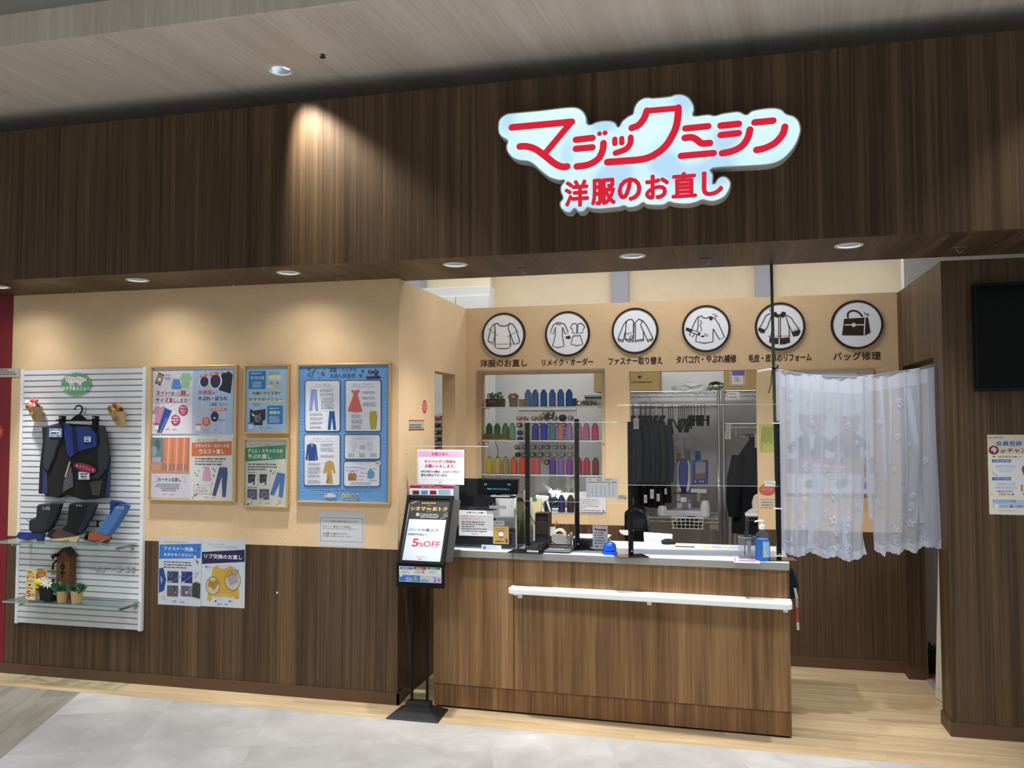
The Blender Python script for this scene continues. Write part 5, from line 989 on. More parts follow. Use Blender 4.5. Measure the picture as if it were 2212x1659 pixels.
MB().m(mat('b3aa7c', .8)).rings([[(-w, -.03, 0), (w, -.03, 0), (w, .03, 0), (-w, .03, 0)], [(-w*1.02, -.028, h*.5), (w*.97, -.034, h*.5), (w*.97, .03, h*.5), (-w*1.02, .03, h*.5)], [(-w*.98, -.006, h), (w, -.008, h-.005), (w, .004, h-.005), (-w*.98, .004, h)]]).build('bag_body', t); MB().m(mat('2f6b45', .6)).box(-.012, -.016, h-.016, .012, -.008, h-.001).build('green_tab', t)
t = thing('spray_bottle', 'white spray bottle behind the customer display', 'bottle', (-1.095, 5.22, CZ1))
MB().m(mat('dfe3e6', .4, alpha=.92)).lathe([(.002, 0), (.034, 0), (.036, .02), (.036, .16), (.016, .21), (.013, .235), (.002, .235)], 18).build('bottle_body', t, smooth=True)
MB().m(mat('c9cdd2', .5)).prism([(-.02, .235), (.014, .235), (.02, .25), (.05, .262), (.052, .285), (-.03, .29), (-.034, .262)], -.011, .011).prism([(.03, .262), (.046, .262), (.062, .2), (.066, .18), (.056, .19), (.044, .225)], -.006, .006).build('trigger_head', t, bevel=.003)
b = MB().m(mat('a4aab8', .6)); p = Vector((-.985, 5.05, CZ1)); q = [aty(CO[0]+x*CO[2], CO[1]+y*CO[2], 5.06) for x, y in ((285, 325), (330, 380), (360, 560), (385, 760), (405, 1000), (402, 1200))]
b.tube([Vector(v)-p for v in catmull([tuple(v) for v in q], 4)], .006, 8); tag(b.build('white_hose', loc=p, smooth=True), 'pale hose hanging behind the first screen post', 'hose')
p = onc(870, 1190); b = MB().m(mat('d9dae2', .5)); b.ball((0, 0, .04), .04, 12, 8, (1, .8, 1)); b.tube([(-.03, 0, .06), (0, -.01, .078), (.04, 0, .06)], .012, 8); tag(b.build('wrapping_roll', loc=(-.985, 5.19, CZ1), smooth=True), 'white plastic bundle behind the tape dispenser', 'bundle')
tag(MB().m(mat('e07a34', .5)).tube([(-.06, 0, 0), (-.01, 0, .115), (-.002, 0, .135)], [.006, .006, .004], 8).build('orange_marker', loc=(aty(1204, 1122, 5.20).x, 5.20, CZ1), smooth=True), 'orange marker sticking up beside the dark brown box', 'pen')
tag(MB().m(mat('b02a34', .4)).box(-.014, -.02, 0, .014, .02, .022).build('red_stamp', loc=(-.845, 5.12, CZ1), bevel=.003), 'small red box right of the tape dispenser', 'box')
t = thing('document_scanner', 'flat black machine lying on the counter behind the second post', 'machine', (-.755, 5.12, CZ1)); MB().m(mat('17191c', .35)).box(-.11, -.07, 0, .09, .1, .05).build('body', t, bevel=.006); MB().m(mat('26292d', .3)).box(-.11, -.072, .022, .09, -.069, .026).build('seam', t); MB().m(mat('cfd3d8', .4)).box(-.11, -.07, .05, .1, .1, .058).build('lid', t, bevel=.003)
# acrylic menu stand, bell, pens, sanitiser
s = Sheet('menu_print', (1568, 905), (1872, 1370), 'cfd0d2', CO, yplane(4.955)); s.rect(1580, 912, 1862, 926, '3a3a3e'); s.poly(P_('1600,990 1630,960 1650,985 1840,990 1836,1030 1660,1012 1620,1000'), '8e2440')
for k, x in enumerate((1820, 1840, 1838, 1836, 1830)): s.tiny(1605, 1045+52*k, x, 1, 9, '6a6c72', 24, 30+k)
s.poly(P_('1620,1316 1672,1316 1672,1350 1656,1350 1650,1332 1636,1332 1632,1350 1620,1350'), '2a2a2e'); s.tiny(1700, 1325, 1810, 1, 9, 'b08a90', 18)
t = thing('menu_stand', 'clear acrylic menu stand with a red ribbon heading, left of the blue bell', 'sign', (s.base.x, 4.955, CZ1)); s.base.z = CZ1+.012; s.build(t)
MB().m(G_CLEAR).box(-.02-s.w/2, -.002, 0, s.w/2+.006, .0, .205).box(-.02-s.w/2, .004, 0, s.w/2+.006, .006, .205).box(-.02-s.w/2, -.03, 0, s.w/2+.006, .03, .003).build('acrylic_holder', t)
p = onc(1912, 1445); t = thing('counter_bell', 'glossy blue desk bell on the counter', 'bell', (p.x, p.y, CZ1)); t.scale = (1.3, 1.3, 1.22); BL = mat('0f4ec8', .15, coat=.7)
MB().m(BL).lathe([(.002, 0), (.034, 0), (.035, .005), (.033, .010), (.027, .0135), (.027, .019), (.031, .02), (.0305, .025), (.0275, .030), (.0275, .034), (.026, .042), (.021, .050), (.012, .056), (.003, .058)], 30).build('dome', t, smooth=True)
MB().m(M_CHROME).lathe([(.0015, .057), (.0022, .066), (.0038, .067), (.0038, .0705), (.001, .0715)], 12).build('plunger', t, smooth=True)
CR = (1240, 780, .28933)
p = atz(CR[0]+1292*CR[2], CR[1]+1470*CR[2], CT); t = thing('pen_cup', 'silver wire mesh pen cup beside the blue sanitiser', 'cup', (p.x, p.y, CZ1)); m = mat('b2b5bc', .35, .6, alpha=.3); r = .047; h = .118
MB().m(m).lathe([(r, .004), (r, h)], 28, cap=False).build('mesh_wall', t, smooth=True); b = MB().m(mat('c5c8cc', .3, .8)); b.lathe([(r-.001, h-.005), (r+.0015, h-.005), (r+.0015, h), (r-.001, h), (r-.001, h-.005)], 28, cap=False); b.build('rim', t, smooth=True); MB().m(mat('c5c8cc', .3, .8)).lathe([(.001, 0), (r+.001, 0), (r+.001, .005), (.001, .005)], 28).build('foot', t, smooth=True)
for k in range(2): tag(MB().m(mat(('2a2c34', '3a3c44')[k], .4)).tube([(0, 0, 0), (.004-.01*k, .004, .138-.006*k)], .0036, 8).build('ballpoint_pen', loc=(p.x-.012+.02*k, p.y, CZ1+.008), smooth=True), ('dark pen leaning left in the mesh cup', 'dark pen leaning right in the mesh cup')[k], 'pen')
t = thing('scissors', 'scissors standing in the mesh cup', 'scissors', (p.x+.012, p.y-.012, CZ1+.008)); MB().m(M_STEEL).prism([(-.006, 0), (.006, 0), (.012, .09), (-.012, .09)], -.002, .002).build('blade', t); MB().m(mat('2a2b30', .5)).lathe([(.01, -.003), (.016, -.003), (.016, .003), (.01, .003), (.01, -.003)], 14, (-.014, 0, .10), 'Y', cap=False).lathe([(.01, -.003), (.016, -.003), (.016, .003), (.01, .003), (.01, -.003)], 14, (.014, 0, .10), 'Y', cap=False).build('handle', t)
p = atz(CR[0]+1410*CR[2], CR[1]+1490*CR[2], CT); t = thing('sanitiser_bottle', 'clear pump bottle of bright blue hand sanitiser on the counter', 'bottle', (p.x, p.y+.01, CZ1)); r = .0385
MB().m(mat('1583e6', .2)).lathe([(.002, .002), (r-.002, .002), (r-.001, .01), (r-.001, .115), (.002, .115)], 28).build('blue_gel', t, smooth=True)
MB().m(glass_mat('clear_bottle', (.95, .98, 1), 1.2, haze=.02)).lathe([(.002, 0), (r-.003, 0), (r, .004), (r, .125), (r*.85, .142), (r*.42, .156), (.013, .160), (.013, .166), (.002, .166)], 28).build('bottle_body', t, smooth=True)
MB().m(mat('8fc0ee', .5)).rings([[((r+.0008)*math.sin(a), -(r+.0008)*math.cos(a), z) for a in [.0+1.1*k/10 for k in range(11)]] for z in (.02, .105)], cap=False, closed=False).m(mat('d8d040', .5)).rings([[((r+.0012)*math.sin(a), -(r+.0012)*math.cos(a), z) for a in [.2+.22*k/4 for k in range(5)]] for z in (.022, .062)], cap=False, closed=False).build('label_wrap', t, smooth=True)
MB().m(mat('f0f1f2', .4)).lathe([(.002, .166), (.016, .166), (.017, .186), (.009, .19), (.006, .198), (.005, .206), (.011, .207), (.011, .214), (.002, .215)], 20).tube([(0, 0, .211), (-.02, -.004, .212), (-.04, -.008, .205)], [.006, .005, .004], 8).build('pump', t, smooth=True)
s = Sheet('hygiene_notice', (1188, 1458), (1390, 1512), 'd6d2de', CR, ((0, 0, CZ1), (1, 0, 0), (0, 1, 0))); s.rect(1196, 1464, 1206, 1496, 'b03a6a'); s.tiny(1230, 1470, 1370, 2, 16, '8a6aa0', 9); s.build(None, 'small printed sheet lying under the mesh pen cup', 'sheet')
s = Sheet('measuring_strip', (708, 1370), (1240, 1402), 'dfe0dc', CR, ((0, 0, CZ1), (1, 0, 0), (0, 1, 0)))
a = [(708, 742, 'e0d23a'), (948, 1030, 'e2dc6a'), (1030, 1100, 'd890b8'), (1100, 1165, 'a8cc90'), (1165, 1238, '8aa4d8')]
for x0, x1, c in a: s.rect(x0, 1374+.03*(x0-700), x1, 1384+.03*(x1-700), c)
s.tiny(755, 1380, 935, 1, 9, '6a5a40', 8); s.build(None, 'colour-banded measuring strip along the back edge of the counter', 'strip')
# ---------------------------------------------------------------- black tilted notice stand
bz0, by0, bz1, by1, bx = .866, 4.575, 1.24, 4.745, -1.655
t = thing('notice_stand', 'black floor stand with a tilted price-off notice, left of the counter', 'stand', (-1.707, 4.705, 0))
O = Vector(t.location); ez = Vector((0, by1-by0, bz1-bz0)).normalized(); L_ = math.hypot(by1-by0, bz1-bz0); nn = ez.cross(Vector((1, 0, 0)))
cb = Vector((bx, by0, bz0))-O; hw = .143
def bp(u, d, v): return cb+Vector((1, 0, 0))*u+nn*d+ez*v
def bbox(b, u0, d0, v0, u1, d1, v1):
    v = [b.bm.verts.new(bp(u, d, w)) for u in (u0, u1) for d in (d0, d1) for w in (v0, v1)]
    for q in ((0, 1, 3, 2), (4, 6, 7, 5), (0, 4, 5, 1), (2, 3, 7, 6), (0, 2, 6, 4), (1, 5, 7, 3)): b.face([v[i] for i in q])
b = MB().m(M_BLACKP); bbox(b, -hw, 0, 0, hw, .012, L_)
for q in ((-hw, -.012, 0, -hw+.018, 0, L_), (hw-.018, -.012, 0, hw, 0, L_), (-hw+.018, -.012, 0, hw-.018, 0, .018), (-hw+.018, -.012, L_-.022, hw-.018, 0, L_)): bbox(b, *q)
b.build('tilted_frame', t, bevel=.002)
b = MB().m(M_BLACKP); b.box(cb.x-hw-.002, cb.y-.006, .738, cb.x+hw-.002, cb.y+.012, bz0+.002).box(-.05, cb.y+.012, .74, -.04, -.006, .76).box(.04, cb.y+.012, .74, .05, -.006, .76); b.build('lower_frame', t, bevel=.003)
b = MB().m(M_BLACK); b.tube([(-.046, 0, .045), (-.046, 0, .95)], .0085, 10).tube([(.048, 0, .045), (.048, 0, .95)], .0085, 10).box(-.07, -.02, .90, .07, .02, .94); b.build('pole_pair', t, smooth=True)
b = MB().m(mat('232427', .5)); B0 = [(-.145, -.155), (.165, -.155), (.152, .075), (-.134, .075)]
b.rings([[(x, y, 0) for x, y in B0], [(x, y, .006) for x, y in B0], [(x*.5, y*.3-.0, .04) for x, y in B0]]); b.box(-.07, -.045, .03, .075, .02, .068); b.build('base', t, bevel=.003)
pb = (Vector(cb)+O-nn*.0005, (1, 0, 0), ez)
s = Sheet('notice_print', (318, 590), (792, 1280), '2b2c2a', CN, pb, t=.0005)
s.poly(P_('330,612 776,628 680,1276 222,1252'), '2c2d2b'); s.line(P_('326,640 224,1250'), 5, 'dfe1e6'); s.line(P_('772,630 676,1272'), 5, 'dfe1e6')
s.poly(P_('322,810 722,822 656,1276 246,1254'), 'cbd3e2')
for x0, t0, x1, y0, y1 in ((340, 'シネマ', 498, 672, 722), (512, 'de', 560, 684, 712), (580, 'おトク', 732, 678, 726)): s.text(t0, x0, y0, x1, y1, 'd6b466', .03)
s.line(P_('515,665 535,655 556,665'), 4, 'a88a4c'); s.line(P_('510,722 535,735 560,724'), 4, 'a88a4c'); s.tiny(460, 630, 640, 1, 9, 'c8a860', 12); s.rect(400, 744, 428, 778, 'b0b2b8'); s.tiny(440, 752, 668, 3, 17, 'b8bac0', 8, 4)
for a in ('336,640 400,612', '350,645 430,612', '690,765 745,745', '690,780 740,770', '655,810 745,775'): s.line(P_(a), 4, 'a9abb0')
s.text('パンツの裾上げ', 314, 908, 638, 950, '4a5260', .025); s.text('店頭表示料金より', 306, 962, 512, 992, '5a6270', .02); s.text('5', 360, 1022, 420, 1110, 'c0303c', .02); s.text('%', 430, 1062, 474, 1112, 'c0303c', .01); s.text('OFF', 482, 1050, 652, 1116, 'c0303c', .012)
s.text('マジックミシン', 396, 1210, 508, 1236, 'a8506a'); s.tiny(415, 1244, 472, 1, 9, 'a8506a', 7); s.build(t)
s = Sheet('lower_print', (212, 1320), (672, 1508), 'd3d6da', CN, yplane(by0-.0065))
for x, c in ((224, '3f7fc4'), (372, '9c3440'), (522, '2f7a48')): s.rect(x, 1328, x+138, 1360, c); s.rect(x+2, 1360, x+136, 1404, 'dfe3e2' if c != '9c3440' else 'e4cfc8'); s.tiny(x+24, 1338, x+112, 1, 9, 'c8d8e4', 10); s.tiny(x+14, 1372, x+126, 2, 14, '8a8c90', 8)
s.rect(214, 1414, 440, 1492, '3f74c0'); s.rect(440, 1424, 672, 1506, 'a9c8e6'); s.circ(234, 1424, 12, 'e6eaf0'); s.circ(400, 1456, 30, '5f7fa8'); s.text('3', 370, 1434, 402, 1476, 'd0c060'); s.tiny(286, 1440, 370, 3, 16, 'b4c8e6', 9); s.rect(492, 1432, 552, 1458, 'd8c84a'); s.tiny(452, 1466, 540, 2, 14, '3f6aa8', 8); s.text('2', 582, 1438, 618, 1494, 'c84a44', .03); s.text('倍', 624, 1452, 664, 1496, 'c84a44', .02)
s.text('2', 466, 1366, 490, 1396, '9c3440', .02); s.build(t)
# ---------------------------------------------------------------- display opening: clear panel, glass shelves, thread
t = thing('acrylic_cover', 'clear acrylic panel screwed over the thread display opening', 'cover', (-1.3, YN, .985))
MB().m(G_CLEAR).box(-.49, -.006, .02, .487, -.003, 1.085).build('pane', t); MB().m(mat('dfe6e6', .2, alpha=.35)).box(-.491, -.0065, .019, .488, -.0025, .021).box(-.491, -.0065, 1.0845, .488, -.0025, 1.0865).box(-.491, -.0065, .02, -.489, -.0025, 1.085).box(.486, -.0065, .02, .488, -.0025, 1.085).build('edge', t)
for x, z in ((-.475, 1.07), (0, 1.075), (.47, 1.07), (-.475, .53), (.472, .53), (.47, .045), (-.475, .045)): MB().m(M_STEEL).lathe([(.0005, -.011), (.007, -.011), (.008, -.006), (.008, -.003)], 14, (x, 0, z), 'Y').build('screw', t, smooth=True)
SHZ = [aty(1170, q, 6.24).z for q in (878.5, 951, 1024.5)]
nm = ('top', 'middle', 'bottom')
for k, z in enumerate(SHZ):
    t = thing('display_shelf', nm[k]+' glass shelf of the thread display', 'shelf', (-1.297, 6.245, z-.008), 'glass shelves in the thread display'); MB().m(G_SHELF).box(-.455, -.052, 0, .455, .05, .008).build('glass', t)
    MB().m(mat('dfe8e8', .25)).box(-.455, -.0535, 0, .455, -.052, .008).build('front_edge', t)
    for x in (-.43, .43): MB().m(M_STEEL).box(x-.008, -.04, -.006, x+.008, .045, 0).build('clip', t)
tag(MB().m(mat('d9dde0', .4)).box(-.452, -.05, 0, .452, .05, .004).build('window_sill_strip', loc=(-1.297, 6.236, 1.001)), 'white strip on the sill of the thread display opening', 'sill strip')
def thread_mat(c):
    key = ('thread', c)
    if key in MATS: return MATS[key]
    m, b, N, L = nodes_mat('thread', .6, .3); b.inputs['Base Color'].default_value = (*[v*.72 for v in lin(c)], 1); tc = N('ShaderNodeTexCoord')
    wv = N('ShaderNodeTexWave', bands_direction='Z', i_Scale=70., i_Distortion=1.2); L(tc.outputs['Object'], wv.inputs['Vector']); bp = N('ShaderNodeBump', i_Strength=.5, i_Distance=.002); L(wv.outputs['Fac'], bp.inputs['Height']); L(bp.outputs[0], b.inputs['Normal']); MATS[key] = m; return m
cone0 = thing('thread_cone', '', 'thread')
MB().m(thread_mat('888888')).lathe([(.002, .003), (.0255, .003), (.0265, .008), (.0255, .098), (.0135, .121), (.002, .121)], 26).build('thread', cone0, smooth=True)
MB().m(mat('2f4a4a', .5)).lathe([(.002, .121), (.0125, .121), (.012, .1275), (.008, .128), (.002, .128)], 18).build('core_tip', cone0, smooth=True); MB().m(mat('24343a', .5)).lathe([(.002, 0), (.027, 0), (.027, .003), (.002, .003)], 22).build('base_disc', cone0)
first = [True]
def cone(x, y, z, c, label, h=1.):
    o = cone0 if first[0] else clone(cone0); first[0] = False
    o.location = (x, y, z); o['label'] = label; o['group'] = 'thread cones on the glass shelves'; o.scale = (1, 1, h)
    for ch in o.children:
        if ch.name.startswith('thread'): recolour(ch, thread_mat(c))
rows = [([(446, '8ab2e0', 'pale sky blue'), (495, '6a98da', 'soft blue'), (553, '2f8ade', 'azure blue'), (612, '7486dc', 'periwinkle'), (669, '5a8ce0', 'cornflower blue'), (727, '1f74d8', 'strong blue')], 'on the top glass shelf', SHZ[0]),
 ([(180, '2f6e48', 'dark green'), (234, '43754f', 'forest green'), (290, '66895f', 'moss green'), (337, '86b88e', 'pale green'), (452, 'd8d4c2', 'cream'), (496, '343aa8', 'indigo'), (555, '2638cc', 'royal blue'), (612, '5f8aa6', 'slate blue'), (669, 'dc847c', 'salmon pink'), (727, 'ac8cc8', 'lilac'), (790, 'd48ab8', 'light pink'), (843, 'd272a8', 'mid pink'), (903, 'cf4c74', 'rose red')], 'on the middle glass shelf', SHZ[1]),
 ([(180, 'dcc024', 'lemon yellow'), (237, 'd2b466', 'straw yellow'), (292, 'ac9e54', 'olive khaki'), (350, 'dc6630', 'burnt orange'), (405, 'e45424', 'bright orange'), (455, 'd86a34', 'dull orange'), (506, 'd85c60', 'coral'), (612, '5e389a', 'violet'), (669, '8e62b4', 'lavender purple'), (727, '8e3894', 'magenta purple'), (790, 'a62c4c', 'crimson'), (845, 'b23034', 'red'), (905, '7c2632', 'maroon')], 'on the bottom glass shelf', SHZ[2]),
 ([(525, '3e3e44', 'charcoal'), (580, '261e48', 'midnight navy'), (672, '3c2c74', 'deep purple'), (733, '46243e', 'dark plum')], 'on the sill below the glass shelves', 1.005)]
for row, where_, z in rows:
    for x, c, n_ in row:
        p = aty(C6[0]+x*C6[2], 980, 6.238); cone(p.x, 6.238 if x not in (405, 790) else 6.243, z+.0005, c, '%s thread cone %s' % (n_, where_))
CW = (1040, 880, .15669)
# plant box, burlap pot, papers, wooden words
p = aty(C6[0]+222*C6[2], 900, 6.24); z = SHZ[0]+.001; t = thing('planter_box', 'small brown planter box with trailing leaves on the top glass shelf', 'planter', (p.x, 6.245, z))
MB().m(mat('5a3a2c', .7)).box(-.07, -.035, 0, .07, .03, .062).build('box', t, bevel=.002); rd = random.Random(3)
f = MB().m(mat('5c7c58', .6)); f2 = MB().m(mat('3f6244', .6))
for k in range(90): a = rd.uniform(0, 2*PI); d = (math.cos(a), math.sin(a)*.6, rd.uniform(-.8, 1.)); r = rd.random(); leaf(f if k % 2 else f2, (rd.uniform(-.055, .06), rd.uniform(-.04, .0), .055+rd.uniform(-.02, .045)), d, .026, .013)
f.build('leaves', t); f2.build('dark_leaves', t)
s = Sheet('lettering', (175, 704), (270, 726), None, C6, yplane(6.2085)); s.text('Sweet', 176, 705, 216, 726, 'b09a88'); s.build(t)
p = aty(C6[0]+345*C6[2], 900, 6.24); t = thing('burlap_pot', 'burlap pot holding red mushroom ornaments on the top glass shelf', 'pot', (p.x, 6.24, z))
MB().m(mat('9a8a70', .9)).lathe([(.002, 0), (.032, 0), (.033, .03), (.036, .062), (.039, .068), (.034, .07), (.03, .06), (.002, .058)], 18).build('burlap', t, smooth=True)
for k, (x, y, h, r) in enumerate(((-.018, -.006, .088, .018), (.012, -.01, .092, .02), (.026, .01, .08, .014), (-.034, .006, .076, .011))): MB().m(mat('e2d8c8', .6)).lathe([(.002, .05), (.006, .05), (.006, h-.006), (.002, h-.006)], 10, (x, y, 0)).m(mat('b5605a', .5)).lathe([(.002, h-.008), (r, h-.007), (r*.85, h+.004), (r*.4, h+.011), (.002, h+.012)], 16, (x, y, 0)).build('mushroom', t, smooth=True)
tag(MB().m(mat('c0a878', .8)).box(-.03, -.02, 0, .03, .02, .058).build('small_carton', loc=(aty(C6[0]+410*C6[2], 900, 6.27).x, 6.272, z)), 'small beige carton behind the palest blue cones', 'carton')
tag(MB().m(mat('2f3644', .5)).box(-.014, -.016, 0, .014, .016, .06).build('dark_box', loc=(aty(C6[0]+765*C6[2], 900, 6.27).x, 6.265, z), bevel=.002), 'small dark box right of the strong blue cone', 'box')
rd = random.Random(9); zz = 0
for k, (c, l) in enumerate((('e6e2e6', 'lowest white sheets of the paper pile'), ('e0d24a', 'yellow folder in the paper pile'), ('e8e6ec', 'white folder in the middle of the paper pile'), ('9ed8b4', 'mint folder in the paper pile'), ('4a4e56', 'dark notebook near the top of the paper pile'), ('cfd4dc', 'grey notebook on top of the paper pile'))):
    h = (.014, .012, .016, .01, .014, .012)[k]; o = MB().m(mat(c, .7)).box(-.07, -.03, 0, .075, .035, h).build('folder', loc=(-.915+.006*rd.uniform(-1, 1)+(.012 if k > 2 else 0), 6.262, z+.0005+zz)); o.rotation_euler = (0, 0, .08*rd.uniform(-1, 1)); tag(o, l+' on the top glass shelf', 'folder', 'paper pile on the top glass shelf'); zz += h+.0008
for word, b, zz, y, lab, c in (('OPEN', (770, 704, 914, 742), SHZ[0], 6.2, 'pale wooden OPEN letters on the top glass shelf', 'b59a78'), ('Welcome', (134, 935, 313, 978), SHZ[1], 6.2, 'wooden Welcome word sign on the middle glass shelf', 'b4945f')):
    p0, p1 = aty(C6[0]+b[0]*C6[2], C6[1]+b[1]*C6[2], y), aty(C6[0]+b[2]*C6[2], C6[1]+b[3]*C6[2], y); W = p1.x-p0.x; H = p0.z-p1.z
    t = thing('wooden_word', lab, 'sign', ((p0.x+p1.x)/2, y, zz+.0008)); vs, fs, a0, a1, b0, b1 = glyphs(word); d_ = MB().m(mat(c, .7))
    em = .004
    for j, (ox, oz) in enumerate(((-1, 0), (1, 0), (0, 0))):
        for dy in (-.006, .006):
            vv = [d_.bm.verts.new((-W/2+em+(x-a0)/(a1-a0)*(W-2*em)+ox*em*.5, dy, .004+(yy-b0)/(b1-b0)*(H-.006))) for x, yy in vs]
            for f in fs: d_.face([vv[i] for i in f])
    d_.build('letters', t); MB().m(mat(c, .7) if word != 'OPEN' else mat('c9b291', .7)).box(-W/2, -.008, 0, W/2, .008, .006).build('base', t)
    if word == 'Welcome': MB().m(mat('6a5238', .8)).box(-W/2, .0065, .004, W/2, .009, H).build('back_board', t)
s = Sheet('notice_paper', (560, 925), (826, 1120), 'd4d6dc', CC, yplane(YN-.008)); s.text('お客さまへ', 602, 946, 660, 964, '8a8c92')
for k, x in enumerate((780, 790, 770, 800, 640)): s.tiny(580, 996+20*k, x, 1, 9, '84868e', 9, 40+k)
s.tiny(582, 1098, 808, 1, 9, '7a7088', 10, 3); s.build(None, 'white notice with grey print on the clear panel behind the calendar', 'notice')
# spool racks in the workroom
spool0 = thing('thread_spool', '', 'thread'); 
MB().m(thread_mat('777777')).lathe([(.002, .0), (.014, .0), (.0215, .006), (.0215, .068), (.017, .074), (.002, .074)], 20, (0, 0, 0), 'Y').build('thread', spool0, smooth=True)
MB().m(mat('e8e6da', .5)).lathe([(.0045, -.001), (.0105, -.001), (.0105, .002), (.0045, .002), (.0045, -.001)], 18, (0, 0, 0), 'Y', cap=False).build('core_ring', spool0); MB().m(mat('26221e', .8)).lathe([(.0005, .0003), (.0046, .0003), (.0046, .002), (.0005, .002)], 12, (0, 0, 0), 'Y').build('core_hole', spool0)
MB().m(M_WHITE).tube([(0, .05, 0), (0, .12, .0)], .004, 6).build('peg', spool0)
sf = [True]
def spool(p, c, ring, label, grp, s=1.):
    o = spool0 if sf[0] else clone(spool0); sf[0] = False
    o.location = p; o['label'] = label; o['group'] = grp; o.scale = (s, 1, s); o.rotation_euler = (0, 0, 0)
    for ch in o.children:
        if ch.name.startswith('thread'): recolour(ch, thread_mat(c))
        elif ch.name.startswith('core_ring'): recolour(ch, mat(ring, .5))
CS = (900, 800, .12057); yr = 7.02
def rack(label, x0, x1, z0, z1):
    t = thing('spool_rack', label, 'rack', ((x0+x1)/2, yr+.12, z0)); h = (x1-x0)/2; MB().m(mat('dfe2e6', .5)).box(-h, 0, 0, h, .02, z1-z0).build('board', t); MB().m(M_WHITE).box(-h, -.012, z1-z0-.02, h, 0, z1-z0).build('top_rail', t)
    for sg in (-1, 1): MB().m(M_WHITE).box(sg*h-.012, -.01, -z0, sg*h+.012, .03, 0).build('leg', t)
rack('white spool rack seen through the narrow side opening', -2.62, -2.12, .95, aty(940, 893, yr).z)
Wt, Ye, Bk = 'eceade', 'd8c83c', '1d1d1c'
nr = ('top', 'second', 'third', 'fourth', 'fifth'); nc = ('first', 'second', 'third', 'fourth')
cols = [[('e09aa4', 'c86a50', 'pink'), ('3c4650', Wt, 'dark slate'), ('5a6660', Ye, 'grey-green'), ('22262a', Wt, 'near-black')], [('5078c8', 'c8503c', 'mid blue'), ('5a4a32', Wt, 'brown'), (Bk, Ye, 'black'), (Bk, Ye, 'black')], [('8a7a4c', Wt, 'khaki'), ('1e1a14', Ye, 'black'), ('5c5e50', Wt, 'grey olive'), ('dcd8cc', Wt, 'off-white')], [('8a8c7e', Wt, 'stone grey'), ('181a20', Ye, 'black'), ('4a4640', '4038a0', 'dark taupe'), ('2a2624', Wt, 'dark brown')], [('7c7a52', Ye, 'olive'), ('1c2030', Ye, 'navy'), ('1e2640', Wt, 'navy'), ('2a2c34', Wt, 'dark grey')]]
for r, y in enumerate((855, 985, 1112, 1240, 1368)):
    for c, x in enumerate((340, 460, 575, 695)):
        k, ring, n_ = cols[r][c]; spool(aty(CS[0]+x*CS[2], CS[1]+y*CS[2], yr-.02), k, ring, '%s thread spool, %s from left in %s row behind the side slot' % (n_, nc[c], nr[r]), 'spools behind the narrow side opening')
spool(aty(CS[0]+530*CS[2], CS[1]+782*CS[2], yr-.03), '45453c', Wt, 'dark olive thread spool lying on top of the rack behind the side slot', 'spools behind the narrow side opening', 1.05)
rack('white spool rack seen through the thread display', -1.69, -1.185, .95, 1.80)
for y, rn, L_ in ((145, 'top', [(510, 'd89a80', 'peach', Wt), (597, 'd8ccc8', 'pale grey', 'd05060'), (715, 'b0a68e', 'beige', Wt), (800, 'a8a488', 'grey beige', Wt), (893, 'a09088', 'taupe', 'c84860'), (1005, '9a9888', 'stone', Wt), (1110, '26282a', 'large black', '3a3a3a'), (1220, '8a9490', 'cool grey', Wt)]),
                  (245, 'second', [(512, '6a4a4c', 'maroon grey', Wt), (620, 'c8a0a8', 'dusty pink', Wt), (700, 'c88a98', 'rose', Wt), (800, '8a4a34', 'rust', Wt), (930, '5a4030', 'brown', Wt), (1030, '7a6a40', 'olive', Wt), (1130, '8a3a4c', 'wine', Wt)]),
                  (350, 'third', [(518, '3a5a9c', 'blue', '4a6ab0'), (600, 'd8d4c0', 'cream', Ye), (1150, '2a2c34', 'charcoal', Wt)]), (440, 'fourth', [(520, '3c3c84', 'indigo', '5050a0')]),
                  (550, 'fifth', [(485, '9a9a98', 'light grey', Wt), (600, '74706c', 'warm grey', Wt), (705, '8a8690', 'mauve grey', Wt), (805, '8a8c8a', 'ash grey', Wt), (900, '76787a', 'mid grey', Wt), (1010, '94979a', 'silver grey', Wt), (1115, '6c6a60', 'olive grey', Wt), (1220, 'a6acb0', 'pale silver', Wt)]),
                  (655, 'sixth', [(492, '6a5c58', 'dark taupe', '2a2624'), (590, '5a5856', 'dark grey', Wt), (700, '3c3c40', 'charcoal', Wt), (805, '55585a', 'slate', Wt), (905, '8a8c88', 'ash', Wt), (1005, 'b0b8b4', 'pale mint grey', 'c8e0d8'), (1110, '8a9098', 'blue grey', 'c0d8e8'), (1218, '9a9a8c', 'sand grey', 'd8e0c8')]),
                  (760, 'seventh', [(897, '2c343c', 'dark blue grey', Wt)])):
    for k, (x, c, n_, ring) in enumerate(L_): spool(aty(CW[0]+x*CW[2], CW[1]+y*CW[2], yr-.02), c, ring, '%s thread spool in the %s row of the rack behind the display opening' % (n_, rn), 'spools behind the thread display', 1.35 if 'large' in n_ else 1.)
for x, y, c, n_ in ((838, 118, 'a8a698', 'grey'), (950, 128, '4a4c48', 'dark sage'), (880, 78, '8a8878', 'olive grey'), (960, 78, '6c7068', 'sage'), (540, 535, 'b0b0b0', 'light grey')): spool(aty(CW[0]+x*CW[2], CW[1]+y*CW[2], yr-.055), c, Wt, '%s thread spool loose on the rack behind the display opening, %s' % (n_, 'in the lower heap' if y > 500 else 'in the top heap'), 'spools behind the thread display')
